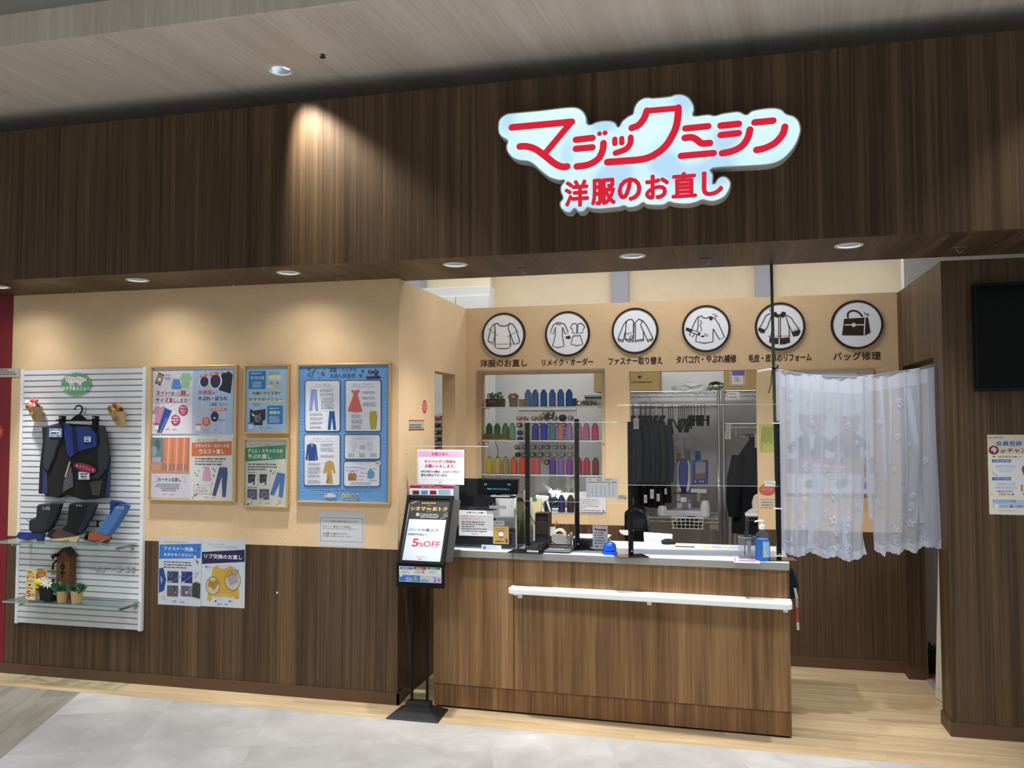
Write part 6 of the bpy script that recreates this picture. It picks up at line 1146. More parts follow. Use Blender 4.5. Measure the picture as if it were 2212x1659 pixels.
# sewing machine and its lamp
tag(MB().m(mat('c7cdd2', .5)).box(-.40, -.28, 0, .42, .22, .04).box(-.38, -.25, -.90, -.32, .2, 0).box(.34, -.25, -.90, .40, .2, 0).build('sewing_table', loc=(-1.25, 6.86, .905)), 'pale sewing machine table behind the display opening', 'table')
t = thing('sewing_machine', 'cream industrial sewing machine behind the dark thread cones', 'sewing machine', (-1.20, 6.86, .946)); CRM = mat('d9e0c6', .4)
MB().m(CRM).prism([(-.09, .16), (.30, .145), (.34, 0), (.24, 0), (.22, .10), (.02, .10), (-.02, .09), (-.075, .09), (-.105, .12)], -.05, .05).build('arm', t, bevel=.012); MB().m(CRM).box(-.17, -.08, -.001, .34, .08, .03).build('bed', t, bevel=.004)
MB().m(mat('3b444c', .35, .7)).box(-.165, -.045, .05, -.09, .04, .15).tube([(-.13, -.03, .0301), (-.13, -.03, .08)], .008, 8).tube([(-.16, -.05, .10), (-.11, -.055, .13), (-.09, -.05, .09), (-.14, -.05, .06)], .006, 6).box(-.17, -.06, .0301, -.10, .0, .05).build('needle_head', t, bevel=.002)
b = MB().m(mat('4a5058', .4, .6))
for x in (-.10, -.04, .01): b.tube([(x, 0, .15), (x, 0, .185), (x+.02, 0, .185)], .004, 6)
b.build('thread_guides', t); MB().m(mat('e9f2f4', .4)).box(-.16, -.05, .15, -.06, .03, .172).build('white_cover', t, bevel=.004)
t = thing('machine_lamp', 'lit white swing-arm lamp above the sewing machine', 'lamp', (-1.36, 6.80, .946))
q = [tuple(aty(CW[0]+x*CW[2], CW[1]+y*CW[2], 6.80)-Vector(t.location)) for x, y in ((930, 955), (870, 985), (838, 1040), (880, 1090), (945, 1145))]
MB().m(M_WHITE).tube(q[:3], .011, 10).tube(q[2:4], .006, 8).build('arm', t, smooth=True); MB().m(M_WHITE).tube([q[3], q[4]], [.014, .021], 14).build('shade', t, smooth=True); e = Vector(q[4]); dd = (Vector(q[4])-Vector(q[3])).normalized(); MB().m(M_LAMP).tube([e+dd*.0005, e+dd*.003], .018, 14).build('led_face', t)
l = light('machine_lamp_beam', 'SPOT', Vector(t.location)+e+dd*.012, Vector(t.location)+e+dd*.2+Vector((.05, .12, -.05)), 9, (.86, .95, 1), spot_size=2.2, spot_blend=.6, shadow_soft_size=.02)
tag(MB().m(mat('c2c9d0', .5)).box(-.01, -.01, 0, .01, .01, 1.9).build('rack_upright', loc=(-1.655, 7.45, .001)), 'thin pale upright by the far wall behind the green cones', 'upright')
tag(MB().m(M_WHITE).tube([(0, 0, 0), (.09, .05, -.28)], .006, 8).build('thread_stand_rod', loc=(-1.215, 7.0, 1.24)), 'slanting white rod behind the sewing machine', 'rod')
tag(MB().m(mat('5a4a48', .6)).tube(catmull([(0, 0, .0), (.028, -.01, -.05), (.032, 0, -.11), (.01, 0, -.16), (0, 0, -.2)], 5), .003, 6).build('wall_cable', loc=(-1.845, 6.9, 1.52), smooth=True), 'thin dark cable hanging at the left of the display opening', 'cable')
# ---------------------------------------------------------------- tall opening: wire shelves, jackets, embroidery machine
CJ = (1340, 800, .25316)
def J(x, y, d=7.0): return aty(CJ[0]+x*CJ[2], CJ[1]+y*CJ[2], d)
def wire_shelf(t, x0, x1, y0, y1, z, h=.03):
    b = MB().m(M_CHROME)
    for yy in (y0, y1):
        for dz in (0, -h): b.tube([(x0, yy, z+dz), (x1, yy, z+dz)], .003, 6)
        n = int((x1-x0)/.04); b.tube([(x0+(x1-x0)*i/n, yy, z-(h if i % 2 else 0)) for i in range(n+1)], .0022, 5)
    for i in range(int((x1-x0)/.03)): b.tube([(x0+.03*i, y0, z), (x0+.03*i, y1, z)], .0016, 4)
    b.build('wire_shelf', t)
def shelving(label, x0, x1, y0, y1, shelves, h):
    t = thing('wire_shelving', label, 'shelving', ((x0+x1)/2, (y0+y1)/2, 0), 'chrome wire shelving'); X, Y = (x1-x0)/2, (y1-y0)/2
    for x in (-X, X):
        for y in (-Y, Y): MB().m(M_CHROME).tube([(x, y, 0), (x, y, h)], .0125, 12).build('post', t, smooth=True)
    for z in shelves: wire_shelf(t, -X, X, -Y, Y, z)
    return t, X, Y
RX = -.009; YR0, YR1 = 6.95, 7.40
zs = [J(500, 182).z, J(800, 1262).z]
t, X, Y = shelving('chrome wire shelving on the left, over the hanging jackets', -.79, RX, YR0, YR1, [zs[0], zs[1]], 1.93)
zr = J(500, 312, 7.17).z
MB().m(M_CHROME).tube([(-X, 0, zr), (X, 0, zr)], .0105, 10).build('hanging_rail', t, smooth=True)
for x in (-.17, .21): MB().m(M_CHROME).box(x-.006, -.006, zr, x+.006, .006, zs[0]-.03).build('rail_bracket', t)
z2 = J(1000, 455).z; zb2 = J(1000, 565, 7.12).z
t, X2, Y2 = shelving('chrome wire shelving on the right, over the dark coat', RX+.037, .80, YR0, YR1, [zs[0], z2], 1.93)
MB().m(M_CHROME).tube([(-X2, -.06, zb2), (X2, -.06, zb2)], .0105, 10).build('hanging_rail', t, smooth=True); MB().m(M_STEEL).box(-X2+.09, -.068, zb2, -X2+.104, -.05, z2-.03).build('rail_bracket', t)
# boxes on the top shelves
def carton(label, x0, x1, y0, y1, z, h, flaps=True):
    t = thing('cardboard_box', label, 'box', ((x0+x1)/2, (y0+y1)/2, z)); w, d = (x1-x0)/2, (y1-y0)/2
    MB().m(mat('b29b6c', .8)).box(-w, -d, 0, w, d, h).build('carton', t, bevel=.003); MB().m(mat('c9b88c', .5)).box(-.025, -d-.0008, h*.6, .025, -d, h+.0008).box(-.025, -d, h, .025, d, h+.0008).build('tape', t); return t
x0 = J(85, 100).x-.30; x1 = J(332, 100).x
t = carton('brown cardboard box with printed web address, on the left wire shelf', x0, x1, 6.985, 7.33, zs[0]+.004, .34)
s = Sheet('carton_print', (84, 5), (330, 178), None, CJ, yplane(6.9845)); s.text('www.yodobashi.com', 40, 92, 272, 112, '3a3020', .02); s.poly([(146, 46), (184, 46), (174, 62), (156, 62)], '3a3020'); s.circ(165, 58, 15, '3a3020', ry=8); s.rect(162, 62, 168, 74, '3a3020')
for bx_ in ((86, 16, 116, 80), (148, 10, 182, 34)): s.frame(*bx_, '8a7850', 2, 'b29b6c')
s.build(t)
t = carton('brown cardboard box with a plastic document pocket, on the right wire shelf', J(884, 100).x, .56, 6.985, 7.33, zs[0]+.004, .36)
s = Sheet('document_pocket', (928, 4), (1070, 128), 'b9b4a4', CJ, yplane(6.9845), t=.0008); s.rect(950, 20, 1048, 118, 'd9dae2'); s.rect(954, 2, 1060, 44, '6a66c0'); s.tiny(975, 60, 1020, 3, 14, '7a7c88', 8); s.build(t)
rd = random.Random(12); t = thing('plastic_bag', 'crumpled clear plastic bag on the left wire shelf', 'bag', ((J(600, 150).x), 7.12, zs[0]+.004)); b = MB().m(glass_mat('clear_film', (.95, .97, 1), haze=.3)); rg = []
for j in range(7):
    z = .082*j/6; rr = math.sqrt(max(.02, 1-(j/6)**2)); rg.append([(.17*rr*math.cos(a)*rd.uniform(.8, 1.1), .11*rr*math.sin(a)*rd.uniform(.75, 1.1), z*rd.uniform(.75, 1.05)) for a in [2*PI*k/20 for k in range(20)]])
b.rings(rg); b.build('bag_film', t)
t = thing('rolled_mat', 'rolled teal and yellow sheet on the left wire shelf', 'roll', (J(815, 145).x, 7.12, zs[0]+.004+.05))
def spiral(c, r0, r1, w, y0, y1, turns, name):
    b = MB().m(mat(c, .6)); n = int(24*turns); A = []
    for k in range(n+1):
        a = -.4+2*PI*k/24; r = r0+(r1-r0)*k/n; A.append((r*1.45*math.cos(a), r*.8*math.sin(a)-.004))
    vs = [[b.bm.verts.new((x*s_, yy, z*s_)) for x, z in A] for yy in (y0, y1) for s_ in (1, 1-w)]
    for k in range(n):
        for p_, q_ in ((0, 1), (1, 3), (3, 2), (2, 0)): b.face((vs[p_][k], vs[p_][k+1], vs[q_][k+1], vs[q_][k]))
    b.build(name, t, smooth=True)
spiral('4fa8b0', .036, .045, .08, -.12, .1, 1.2, 'teal_layer'); spiral('d6c43a', .028, .034, .1, -.11, .1, 1.1, 'yellow_layer'); spiral('2a3a3a', .018, .024, .1, -.10, .1, 1., 'dark_layer')
for tl, br, lab, yy in (((910, 184), (1018, 248), 'white note taped to the right wire shelf', 6.943), ((902, 462), (946, 520), 'upper white paper tag on the left post of the right shelving', 6.93), ((893, 520), (944, 586), 'lower white paper tag on the left post of the right shelving', 6.933)):
    s = Sheet('paper_note', tl, br, 'dfe2ea', CJ, yplane(yy)); s.tiny(tl[0]+16, tl[1]+14, br[0]-16, 2, 28, '5a5c68', 7); s.build(None, lab, 'note', 'paper notes on the wire shelving')
# jackets, edge on
def ell(rx, ry, z, ox, oy, k=22, fold=.0, seed=0):
    return [(ox+rx*math.cos(a)*(1+fold*math.sin(5*a+seed)), oy+ry*math.sin(a)*(1+fold*.4*math.sin(7*a+seed)), z) for a in [2*PI*i/k for i in range(k)]]
def jacket(label, x, c, wid, drop, trousers, seed, yc=7.17, rail=zr, tagged=False):
    zc = rail-.085; t = thing('jacket', label, 'jacket', (x, yc, zc-drop), 'dark jackets on the left rail', .28); H = drop
    prof = [(.010, .04, 0), (.014, .06, -.012), (.018, .10, -.035), (.022*wid, .165, -.085), (.026*wid, .19, -.16), (.027*wid, .19, -.30), (.026*wid, .19, -.42), (.028*wid, .19, -.52)]
    prof = [(a, b_, z) for a, b_, z in prof if z > -drop+.02]+[(.028*wid, .19, -drop)]
    b = MB().m(mat(c, .85)); b.rings([ell(a, b_, H+z, .012*math.sin(seed+3*z), 0, fold=.10 if z < -.1 else .02, seed=seed+4*z) for a, b_, z in prof]); b.build('body', t, smooth=True)
    for sg in (-1, 1): MB().m(mat(c, .85)).tube([(0, sg*.19, H-.07), (.008, sg*.235, H-.2), (.012, sg*.24, H-.4), (.008, sg*.22, H-.52)], [.021*wid, .024*wid, .022*wid, .02*wid], 12).build('sleeve', t, smooth=True)
    MB().m(mat(c, .85)).rings([ell(.016, .055, H-.012, 0, 0), ell(.02, .06, H+.012, 0, 0), ell(.012, .05, H+.016, 0, 0)]).build('collar', t, smooth=True)
    if trousers: MB().m(mat('101114', .85)).rings([ell(.04*wid, .15, .06, 0, 0, fold=.06), ell(.042*wid, .16, -.08, .006, 0, fold=.1, seed=seed), ell(.04*wid, .15, -trousers, .01, 0, fold=.1, seed=seed+1)]).build('trousers', t, smooth=True)
    h = MB().m(M_BLACKP if seed != 4 else M_WHITE); hk_ = catmull([(0, -.005, H+.0), (0, -.004, H+.055), (0, .0, H+.10), (0, -.016, H+.108), (0, -.02, H+.094)], 4); h.tube(hk_, .0042, 7); h.build('hanger_hook', t, smooth=True)
    return t
for k, (jx, c, wd, dr, trz, lab) in enumerate(((112, '1b2436', 1., .56, .2, 'navy jacket at the left end of the rail, with a white paper ticket'), (178, '141d30', .9, .58, .15, 'navy jacket, second from the left on the rail'), (222, '1e2530', .8, .56, .18, 'slate jacket squeezed third on the rail'), (262, '162034', .9, .58, .16, 'blue-navy jacket, fourth from the left on the rail'), (315, '24272c', 1.05, .57, .18, 'charcoal jacket on a white hanger hook'), (372, '1a2435', 1.1, .58, .12, 'long navy jacket at the right end of the clothes'))):
    x = J(jx, 500, 7.0).x-.02; jacket(lab, x, c, wd, dr, trz, k)
for jx, jy, w, h, rot, l in ((135, 455, 46, 90, 0, 'white paper ticket on the leftmost navy jacket'), (215, 1097, 28, 70, 0, 'white ticket low on the second hanging garment'), (270, 1055, 32, 80, 0, 'white ticket low between the jackets'), (323, 1085, 26, 64, 0, 'pinkish ticket below the charcoal jacket'), (387, 1033, 18, 50, 0, 'narrow ticket on the long navy jacket'), (100, 1115, 22, 60, 0, 'ticket at the far left below the jackets')):
    s = Sheet('paper_ticket', (jx-w/2, jy-h/2), (jx+w/2, jy+h/2), 'd6dae2', CJ, yplane(6.93), t=.0006); s.tiny(jx-w*.3, jy-h*.2, jx+w*.35, 3, h*.2, '8a6a78', 6); s.build(None, l, 'ticket', 'tickets on the hanging clothes')
def clip_hanger(label, x, seed, zc, ln, kind):
    t = thing('clip_hanger', label, 'hanger', (x, 7.17, zr-.10), 'empty hangers on the left rail', .15*math.sin(seed*2.3)); b = MB().m(M_BLACKP)
    b.tube(catmull([(0, 0, 0), (0, 0, .05), (0, .004, .104), (0, -.014, .118), (0, -.02, .104)], 4), .003, 6); b.build('hook', t, smooth=True)
    if kind == 0:
        MB().m(M_BLACKP).tube([(0, -.17, -.01), (0, .17, -.01)], .006, 8).build('bar', t)
        for sg in (-.15, .15): MB().m(M_BLACKP).prism([(-.007, -.06), (.007, -.06), (.013, .03), (-.013, .03)], sg-.015, sg+.015).build('clip', t, bevel=.002)
    else:
        MB().m(M_BLACKP).tube([(0, 0, .0), (0, -.19, -.08), (.002, -.2, -ln*.9)], .007, 8).tube([(0, 0, 0), (0, .19, -.08)], .007, 8).box(-.006, -.20, -ln, .01, -.17, -ln*.7).build('shoulder', t, smooth=True)
for k, x in enumerate((412, 430, 448)): clip_hanger('empty thin black hanger, %s of the three beside the last jacket' % ('first', 'second', 'third')[k], J(x, 400, 7.17).x, k, 0, .13, 1)
for k, x in enumerate((500, 518, 534, 550, 568, 586)): clip_hanger('black broad-shouldered hanger, %s in the tight bunch on the rail' % ('first', 'second', 'third', 'fourth', 'fifth', 'sixth')[k], J(x, 400, 7.17).x, k+3, 0, .11, 1)
for k, x in enumerate((606, 632, 660, 690, 722)): clip_hanger('black clip hanger, %s of the five at the right of the rail' % ('first', 'second', 'third', 'fourth', 'fifth')[k], J(x, 400, 7.17).x, k+9, 0, .1, 0)
for cx, n_ in ((470, 'left'), (622, 'right')):
    b = MB().m(glass_mat('clear_clip', (.9, .92, .94), haze=.3)); 
    for k in range(5): b.box(-.045+.02*k, -.006, -.012, -.033+.02*k, .006, .012)
    b.box(-.05, -.003, -.003, .06, .003, .003); tag(b.build('clear_clips', loc=J(cx, 555, 7.51)), 'row of clear plastic clips on the grey board, %s of two' % n_, 'clips', 'clear clips on the grey board')
# coat on the right
p = J(1090, 600, 7.1); H = p.z-J(1000, 1385, 7.1).z
t = thing('dark_coat', 'long dark navy coat hanging on the right rail', 'coat', (p.x+.05, 7.10, p.z-H)); c = mat('10151f', .85)
MB().m(c).rings([ell(.05, .04, H+.03, .03, 0), ell(.08, .06, H-.02, .02, 0), ell(.15, .09, H-.12, .02, 0, fold=.03), ell(.17, .10, H-.30, .0, 0, fold=.06), ell(.175, .10, H*.4, -.01, 0, fold=.08, seed=1), ell(.18, .1, .0, -.01, 0, fold=.08, seed=2)]).build('body', t, smooth=True)
MB().m(c).tube([(-.13, -.06, H-.12), (-.16, -.08, H-.3), (-.17, -.09, H-.48), (-.165, -.085, H-.60)], [.05, .06, .058, .045], 14).build('sleeve', t, smooth=True); MB().m(mat('10151f', .8)).prism([(-.02, H-.0), (.03, H-.12), (.10, H-.26), (.08, H-.05), (.02, H+.04)], -.115, -.085).build('lapel', t, bevel=.006)
for k, (dx, cc) in enumerate(((-.055, M_BLACKP), (-.022, mat('7a1c24', .4)))): MB().m(cc).tube(catmull([(dx+.02, 0, H-.0), (dx+.014, 0, H+.05), (dx, 0, zb2-p.z+H+.012), (dx-.018, 0, zb2-p.z+H+.008)], 4), .0042, 7).build('hanger_hook', t, smooth=True)
s = Sheet('paper_ticket', (1146, 538), (1168, 660), 'e2e4ea', CJ, yplane(6.965)); s.build(None, 'white ticket at the shoulder of the dark coat', 'ticket', 'tickets on the hanging clothes')
# embroidery machine on the lower shelf
zS = zs[1]+.003; p = J(540, 1215, 7.1); t = thing('embroidery_machine', 'white and blue embroidery machine on the lower wire shelf', 'embroidery machine', (p.x, 7.15, zS))
def jp(x, y, d=7.0): q_ = J(x, y, d)-Vector(t.location); return (q_.x, q_.z)
BLU = mat('27308c', .25, coat=.4); WHT = mat('d4d6e0', .4)
MB().m(WHT).prism([jp(*q_, 7.02) for q_ in P_('484,800 500,770 580,765 596,800 600,960 585,1040 500,1040 482,960')], -.13, .12).build('head', t, bevel=.012)
MB().m(BLU).prism([jp(*q_, 7.0) for q_ in P_('496,840 510,760 530,752 570,758 578,840 574,940 566,1000 508,1000 498,940')], -.155, -.10).build('blue_front', t, bevel=.006)
MB().m(WHT).prism([jp(*q_, 7.05) for q_ in P_('600,1012 738,1015 738,1050 600,1050')], -.1, .1).build('arm', t, bevel=.005); MB().m(mat('c9cad4', .5)).box(-.16, -.15, 0, .17, .16, .05).build('base', t, bevel=.01)
MB().m(WHT).box(-.06, .02, .05, .06, .15, .30).build('column', t, bevel=.01); MB().m(mat('2a2c34', .4, .5)).prism([jp(*q_) for q_ in P_('520,1000 562,1000 560,1040 548,1050 532,1050 518,1030')], -.15, -.11).prism([jp(*q_) for q_ in P_('452,1046 660,1046 660,1054 452,1054')], -.14, -.12).build('needle_bar', t, bevel=.002); MB().m(mat('e2e3ea', .4)).prism([jp(*q_) for q_ in P_('512,1086 564,1086 564,1128 512,1128')], -.14, -.08).build('bobbin_arm', t, bevel=.006)
MB().m(BLU).prism([jp(*q_, 7.0) for q_ in P_('622,765 744,765 749,772 749,966 744,972 622,972 617,966 617,772')], -.15, -.125).build('tablet_case', t, bevel=.004)
s = Sheet('tablet_screen', (640, 782), (728, 928), '7e8494', CJ, yplane(6.998), rough=.2); s.rect(640, 782, 728, 880, '8d94a4'); s.poly(P_('640,884 728,874 728,928 640,928'), '75605a'); s.text('brother', 664, 768, 702, 777, 'c8ccd8', .02)
for x in (640, 682, 704): s.rect(x-7, 942, x+7, 954, 'c8cce0', 2)
s.build(t)
for x, y0, y1, c, ln_, r in ((500, 700, 785, 'c87a34', 'orange', .018), (578, 678, 780, '8a8a98', 'grey', .02), (662, 688, 765, '1f7ac8', 'blue', .023)):
    a = jp(x, y1, 7.12); b_ = jp(x, y0, 7.12); MB().m(thread_mat(c)).lathe([(.002, 0), (r, 0), (r*.8, b_[1]-a[1]), (.002, b_[1]-a[1])], 16, (a[0], -.03, a[1])).build('thread_spool', t, smooth=True)
MB().m(M_STEEL).tube([(jp(540, 745)[0], 0, jp(540, 745)[1]), (jp(540, 580)[0], 0, jp(540, 580)[1])], .003, 6).build('thread_mast', t); MB().m(M_STEEL).tube([(jp(440, 788)[0], .0, jp(440, 788)[1]), (jp(640, 788)[0], 0, jp(640, 788)[1])], .0035, 6).build('spool_rail', t)
for x, y0, y1, w, l in ((724, 1250, 1108, 44, 'white plastic tank right of the embroidery machine'), (360, 1235, 1150, 44, 'white plastic tank left of the embroidery machine')):
    a, b_ = J(x, y1, 7.05), J(x, y0, 7.05); r = J(x+w, 1200, 7.05).x-a.x; tag(MB().m(WHT).lathe([(.002, 0), (r*.8, 0), (r, .01), (r, (a.z-zS)*.7), (r*.75, (a.z-zS)*.95), (r*.4, a.z-zS), (.002, a.z-zS)], 20).build('plastic_tank', loc=(a.x, 7.02, zS), smooth=True), l, 'tank', 'tanks by the embroidery machine')
a, b_ = J(440, 1252, 6.93), J(708, 1355, 6.93); t = thing('wire_basket', 'white wire basket hooked under the lower wire shelf', 'basket', ((a.x+b_.x)/2, 6.99, b_.z)); w = (b_.x-a.x)/2; h = a.z-b_.z; b = MB().m(M_WHITE)
for i in range(8):
    x = -w+2*w*i/7; b.tube([(x, -.06, h), (x*.94, -.055, 0), (x*.94, .055, 0), (x, .06, h)], .0022, 5)
for j in range(4): z = h*j/3; b.tube([(-w, -.06, z), (w, -.06, z), (w, .06, z), (-w, .06, z), (-w, -.06, z)], .0022 if j < 3 else .003, 5)
for x in (-w*.8, w*.8): b.tube([(x, 0, h), (x, 0, zs[1]-.03-b_.z)], .003, 5)
b.build('wires', t); tag(MB().m(mat('15161a', .9)).rings([ell(w*.8, .045, .004, 0, 0, fold=.06), ell(w*.9, .05, .04, 0, 0, fold=.1), ell(w*.5, .035, .075, .02, 0, fold=.1), ell(w*.2, .02, .09, .03, 0)]).build('black_cloth', loc=((a.x+b_.x)/2, 6.99, b_.z+.003), smooth=True), 'black cloth stuffed in the white wire basket', 'cloth')
# nearer things seen over the counter
p = aty(1378, 1175, 5.95); t = thing('steam_machine', 'rounded glossy black appliance beyond the third screen post', 'appliance', (-.555, 5.95, 0)); GB = mat('0b0c0e', .12, spec=.4); zt = aty(1378, 1095, 5.95).z
MB().m(GB).prism([(-.09, .86), (.075, .86), (.07, .95), (.062, zt-.06), (.045, zt-.02), (.015, zt), (-.06, zt-.005), (-.09, zt-.03)], -.10, .12).build('housing', t, bevel=.015); MB().m(mat('17181b', .4)).box(-.10, -.12, .83, .09, .14, .862).build('foot', t, bevel=.006); MB().m(M_BLACK).box(-.08, -.1, 0, -.05, -.07, .83).box(.04, -.1, 0, .07, -.07, .83).box(-.08, .08, 0, -.05, .11, .83).box(.04, .08, 0, .07, .11, .83).box(-.1, -.12, .80, .09, .14, .83).build('trolley', t)
b = MB().m(mat('24262a', .3))
for k in range(4): b.box(-.075, -.103, zt-.10-.014*k, .04, -.1, zt-.107-.014*k)
b.build('vent', t); MB().m(mat('e6e6e2', .3)).prism([(-.075+.05*math.cos(k*PI/8+PI), .915+.035*math.sin(k*PI/8+PI)+.02) for k in range(9)], -.106, -.1).build('white_dish', t)
t = thing('white_chair', 'white moulded chair back beyond the counter', 'chair', (-.385, 5.52, 0)); MB().m(M_WHITE).rings([[(-.075, -.02, .46), (.075, -.02, .46), (.075, .02, .46), (-.075, .02, .46)], [(-.09, -.02, .75), (.075, -.02, .75), (.075, .0, .75), (-.09, .0, .75)], [(-.10, -.01, aty(1420, 1150, 5.52).z), (.085, -.01, aty(1435, 1153, 5.52).z), (.085, .005, aty(1435, 1153, 5.52).z), (-.10, .005, aty(1420, 1150, 5.52).z)]]).build('backrest', t, bevel=.006); MB().m(M_WHITE).box(-.12, -.02, .43, .12, .3, .465).build('seat', t, bevel=.01)
for x in (-.1, .1):
    for y in (0, .27): MB().m(M_CHROME).tube([(x, y, 0), (x, y, .43)], .01, 8).build('leg', t)
tag(MB().m(mat('1b1c22', .9)).rings([ell(.04, .03, 0, 0, 0, fold=.05), ell(.045, .03, .018, 0, 0, fold=.08), ell(.02, .02, .03, 0, 0, fold=.1), ell(.005, .005, .032, 0, 0)]).build('folded_cloth', loc=(-.315, 5.30, CZ1-.09+.09), smooth=True), 'dark folded cloth at the back edge of the counter', 'cloth')
p = J(1130, 1300, 6.62); t = thing('overlock_trolley', 'small chrome trolley right of the dark coat', 'trolley', (.30, 6.66, 0)); ztr = J(1100, 1240, 6.6).z
for x in (-.11, .11):
    for y in (-.08, .08): MB().m(M_CHROME).tube([(x, y, 0), (x, y, ztr)], .011, 10).build('post', t, smooth=True)
MB().m(M_CHROME).box(-.12, -.09, ztr-.035, .12, .09, ztr-.03).box(-.12, -.09, ztr-.01, .12, -.086, ztr).build('shelf', t); MB().m(M_WHITE).box(-.125, -.095, ztr, .125, .095, ztr+.006).build('top', t, bevel=.001)
zz = ztr+.0065
for k, (w, h, l) in enumerate(((.115, .012, 'lowest white book on the small trolley'), (.11, .014, 'middle white book on the small trolley'), (.10, .010, 'upper white book on the small trolley'))): o = MB().m(mat('dcdcd6', .7)).box(-w, -.07, 0, w, .07, h).build('paper_stack', loc=(.30+.01*k, 6.66, zz)); tag(o, l, 'book', 'books on the small trolley'); zz += h+.0006
tag(MB().m(mat('d9d6c8', .5)).rings([ell(.085, .06, 0, 0, 0, fold=.02), ell(.09, .06, .05, 0, 0, fold=.02), ell(.08, .055, .10, .005, 0), ell(.05, .04, .12, .01, 0)]).build('cream_machine', loc=(.315, 6.66, zz), smooth=True), 'cream rounded machine on the pile of books', 'machine')
tag(MB().m(mat('141519', .9)).rings([ell(.10, .07, 0, 0, 0, fold=.04), ell(.095, .06, ztr-.25, 0, 0, fold=.05), ell(.08, .05, ztr-.05-.003, 0, 0, fold=.04)]).build('black_cloth_bag', loc=(.305, 6.66, .001), smooth=True), 'black cloth bag standing inside the small trolley', 'bag')
# white cabinet above the partition line
t = thing('white_cabinet', 'tall white cabinet rising behind the niche side wall', 'cabinet', (-2.33, 7.31, 0)); zc = aty(1000, 619, 7.2).z; xr = aty(1057, 640, 7.2).x+2.33
MB().m(mat('e3e6e6', .5)).box(-.295, -.1, 0, xr, .10, zc).build('carcass', t, bevel=.003)
xm = aty(984, 650, 7.2).x+2.33
for x0, x1, l in ((-.29, xm-.003, 'left'), (xm+.003, xr-.015, 'right')): g = MB().m(mat('eceeee', .45)).box(x0, -.112, .08, x1, -.101, zc-.085).build('door', t, bevel=.002); MB().m(M_STEEL).box(x1-.05 if l == 'left' else x0+.03, -.122, 1.0, x1-.035 if l == 'left' else x0+.045, -.112, 1.12).build('handle', g)
# stickers on the niche walls
s = Sheet('oval_sticker', (1632, 1046), (1674, 1071), None, (0, 0, 1), yplane(YN)); s.circ(1657, 1058, 17, 'b0503c', ry=12.5); s.circ(1657, 1058, 15, 'c2604a', ry=10.5); s.text('防犯カメラ作動中', 1646, 1055, 1669, 1060, 'dba898'); s.build(None, 'red oval sticker on the peach wall behind the green pole', 'sticker')
s = Sheet('wall_plate', (1642, 1078), (1676, 1098), 'c4b8a4', (0, 0, 1), yplane(YN)); s.rect(1642, 1078, 1676, 1079.5, 'a83a34'); s.rect(1642, 1096.5, 1676, 1098, 'a83a34'); s.tiny(1646, 1084, 1674, 2, 6, '6a5c50', 2); s.build(None, 'small plate with red edges below the red oval sticker', 'sign')
s = Sheet('green_notice', (1639, 917), (1672, 977), 'b3b860', (0, 0, 1), yplane(YN))
for k in range(6): s.line([(1667-4*k, 922), (1667-4*k, 960-3*(k % 3))], 1.4, '6a6c40')
s.line([(1645, 945), (1645, 972)], 1.4, '9a6a3a'); s.build(None, 'yellow-green handwritten notice behind the green pole', 'notice')
px = ((XL, 0, 0), (0, 1, 0), PZ)
CQ = (840, 580, .25316)
s = Sheet('oval_sticker', (272, 1120), (336, 1236), None, CQ, px, lift=.0003); s.circ(304, 1178, 58, 'b0483c', ry=58); s.circ(304, 1178, 52, 'bc5648'); 
for k, (a, b_) in enumerate(((285, 322), (288, 326), (284, 330), (292, 320))): s.tiny(a, 1148+18*k, b_, 1, 9, 'd89a88', 10, k)
s.build(None, 'red oval sticker on the niche side wall left of the narrow opening', 'sticker')
s = Sheet('wall_plate', (168, 1296), (299, 1374), 'b4b0a0', CQ, px, lift=.0003); s.rect(168, 1292, 299, 1302, 'a8403c'); s.rect(168, 1368, 299, 1378, 'a8403c'); s.tiny(175, 1330, 292, 2, 20, '4a4a46', 11); s.build(None, 'small plate with red edges on the niche side wall', 'sign')
# ---------------------------------------------------------------- green pole, curtain rod, lace curtain
t = thing('green_pole', 'slim dark green pole from the counter to the soffit, by the lace curtain', 'pole', (pD.x-.004, pD.y+.022, CZ1+.0045))
tp = aty(1666, 568, pD.y+.022); g = MB().m(mat('1f3a1e', .35, coat=.3)); H = SZ-CZ1-.0055; tx = tp.x-t.location.x
g.tube([(tx*z/H, 0, z) for z in (0, H*.4, H)], .0085, 12); g.build('bamboo_rod', t, smooth=True)
for k, py in enumerate((914, 1098, 1200)): z = aty(1680, py, pD.y).z-CZ1-.0045; MB().m(M_WHITE).box(-.018+tx*z/H, -.042, z-.003, .024+tx*z/H, .012, z+.003).build('cable_tie', t)
zk = aty(1672, 796, pD.y).z-CZ1-.0045; xk = tx*zk/H
MB().m(M_BLACK).tube([(xk-.014, -.012, zk+.004), (xk, -.014, zk), (xk+.02, -.01, zk+.002)], .005, 6).tube([(xk+.018, -.012, zk-.008), (xk+.02, -.012, zk+.02)], .004, 6).build('black_tie', t)
MB().m(mat('3a2c24', .7)).tube(catmull([(xk-.008, -.014, zk-.004), (xk-.014, -.018, zk-.05), (xk-.016, -.018, zk-.085), (xk-.03, -.016, zk-.135)], 4), .003, 6).build('string_tail', t, smooth=True)
MB().m(mat('eceef0', .4)).tube([(xk-.085, -.0, zk-.014), (xk-.01, -.016, zk-.002)], .006, 8).build('white_tube_end', t)
CA_ = Vector((pD.x+.012, pD.y+.01, 0)); CB_ = Vector((XR-.004, 5.165, 0)); cx_ = (CB_-CA_).normalized(); cn = cx_.cross(Vector((0, 0, 1)))   # cn points to the viewer
def wp(px, py):
    d = ray(px, py); return EYE+d*((CA_-EYE).dot(cn)/d.dot(cn))
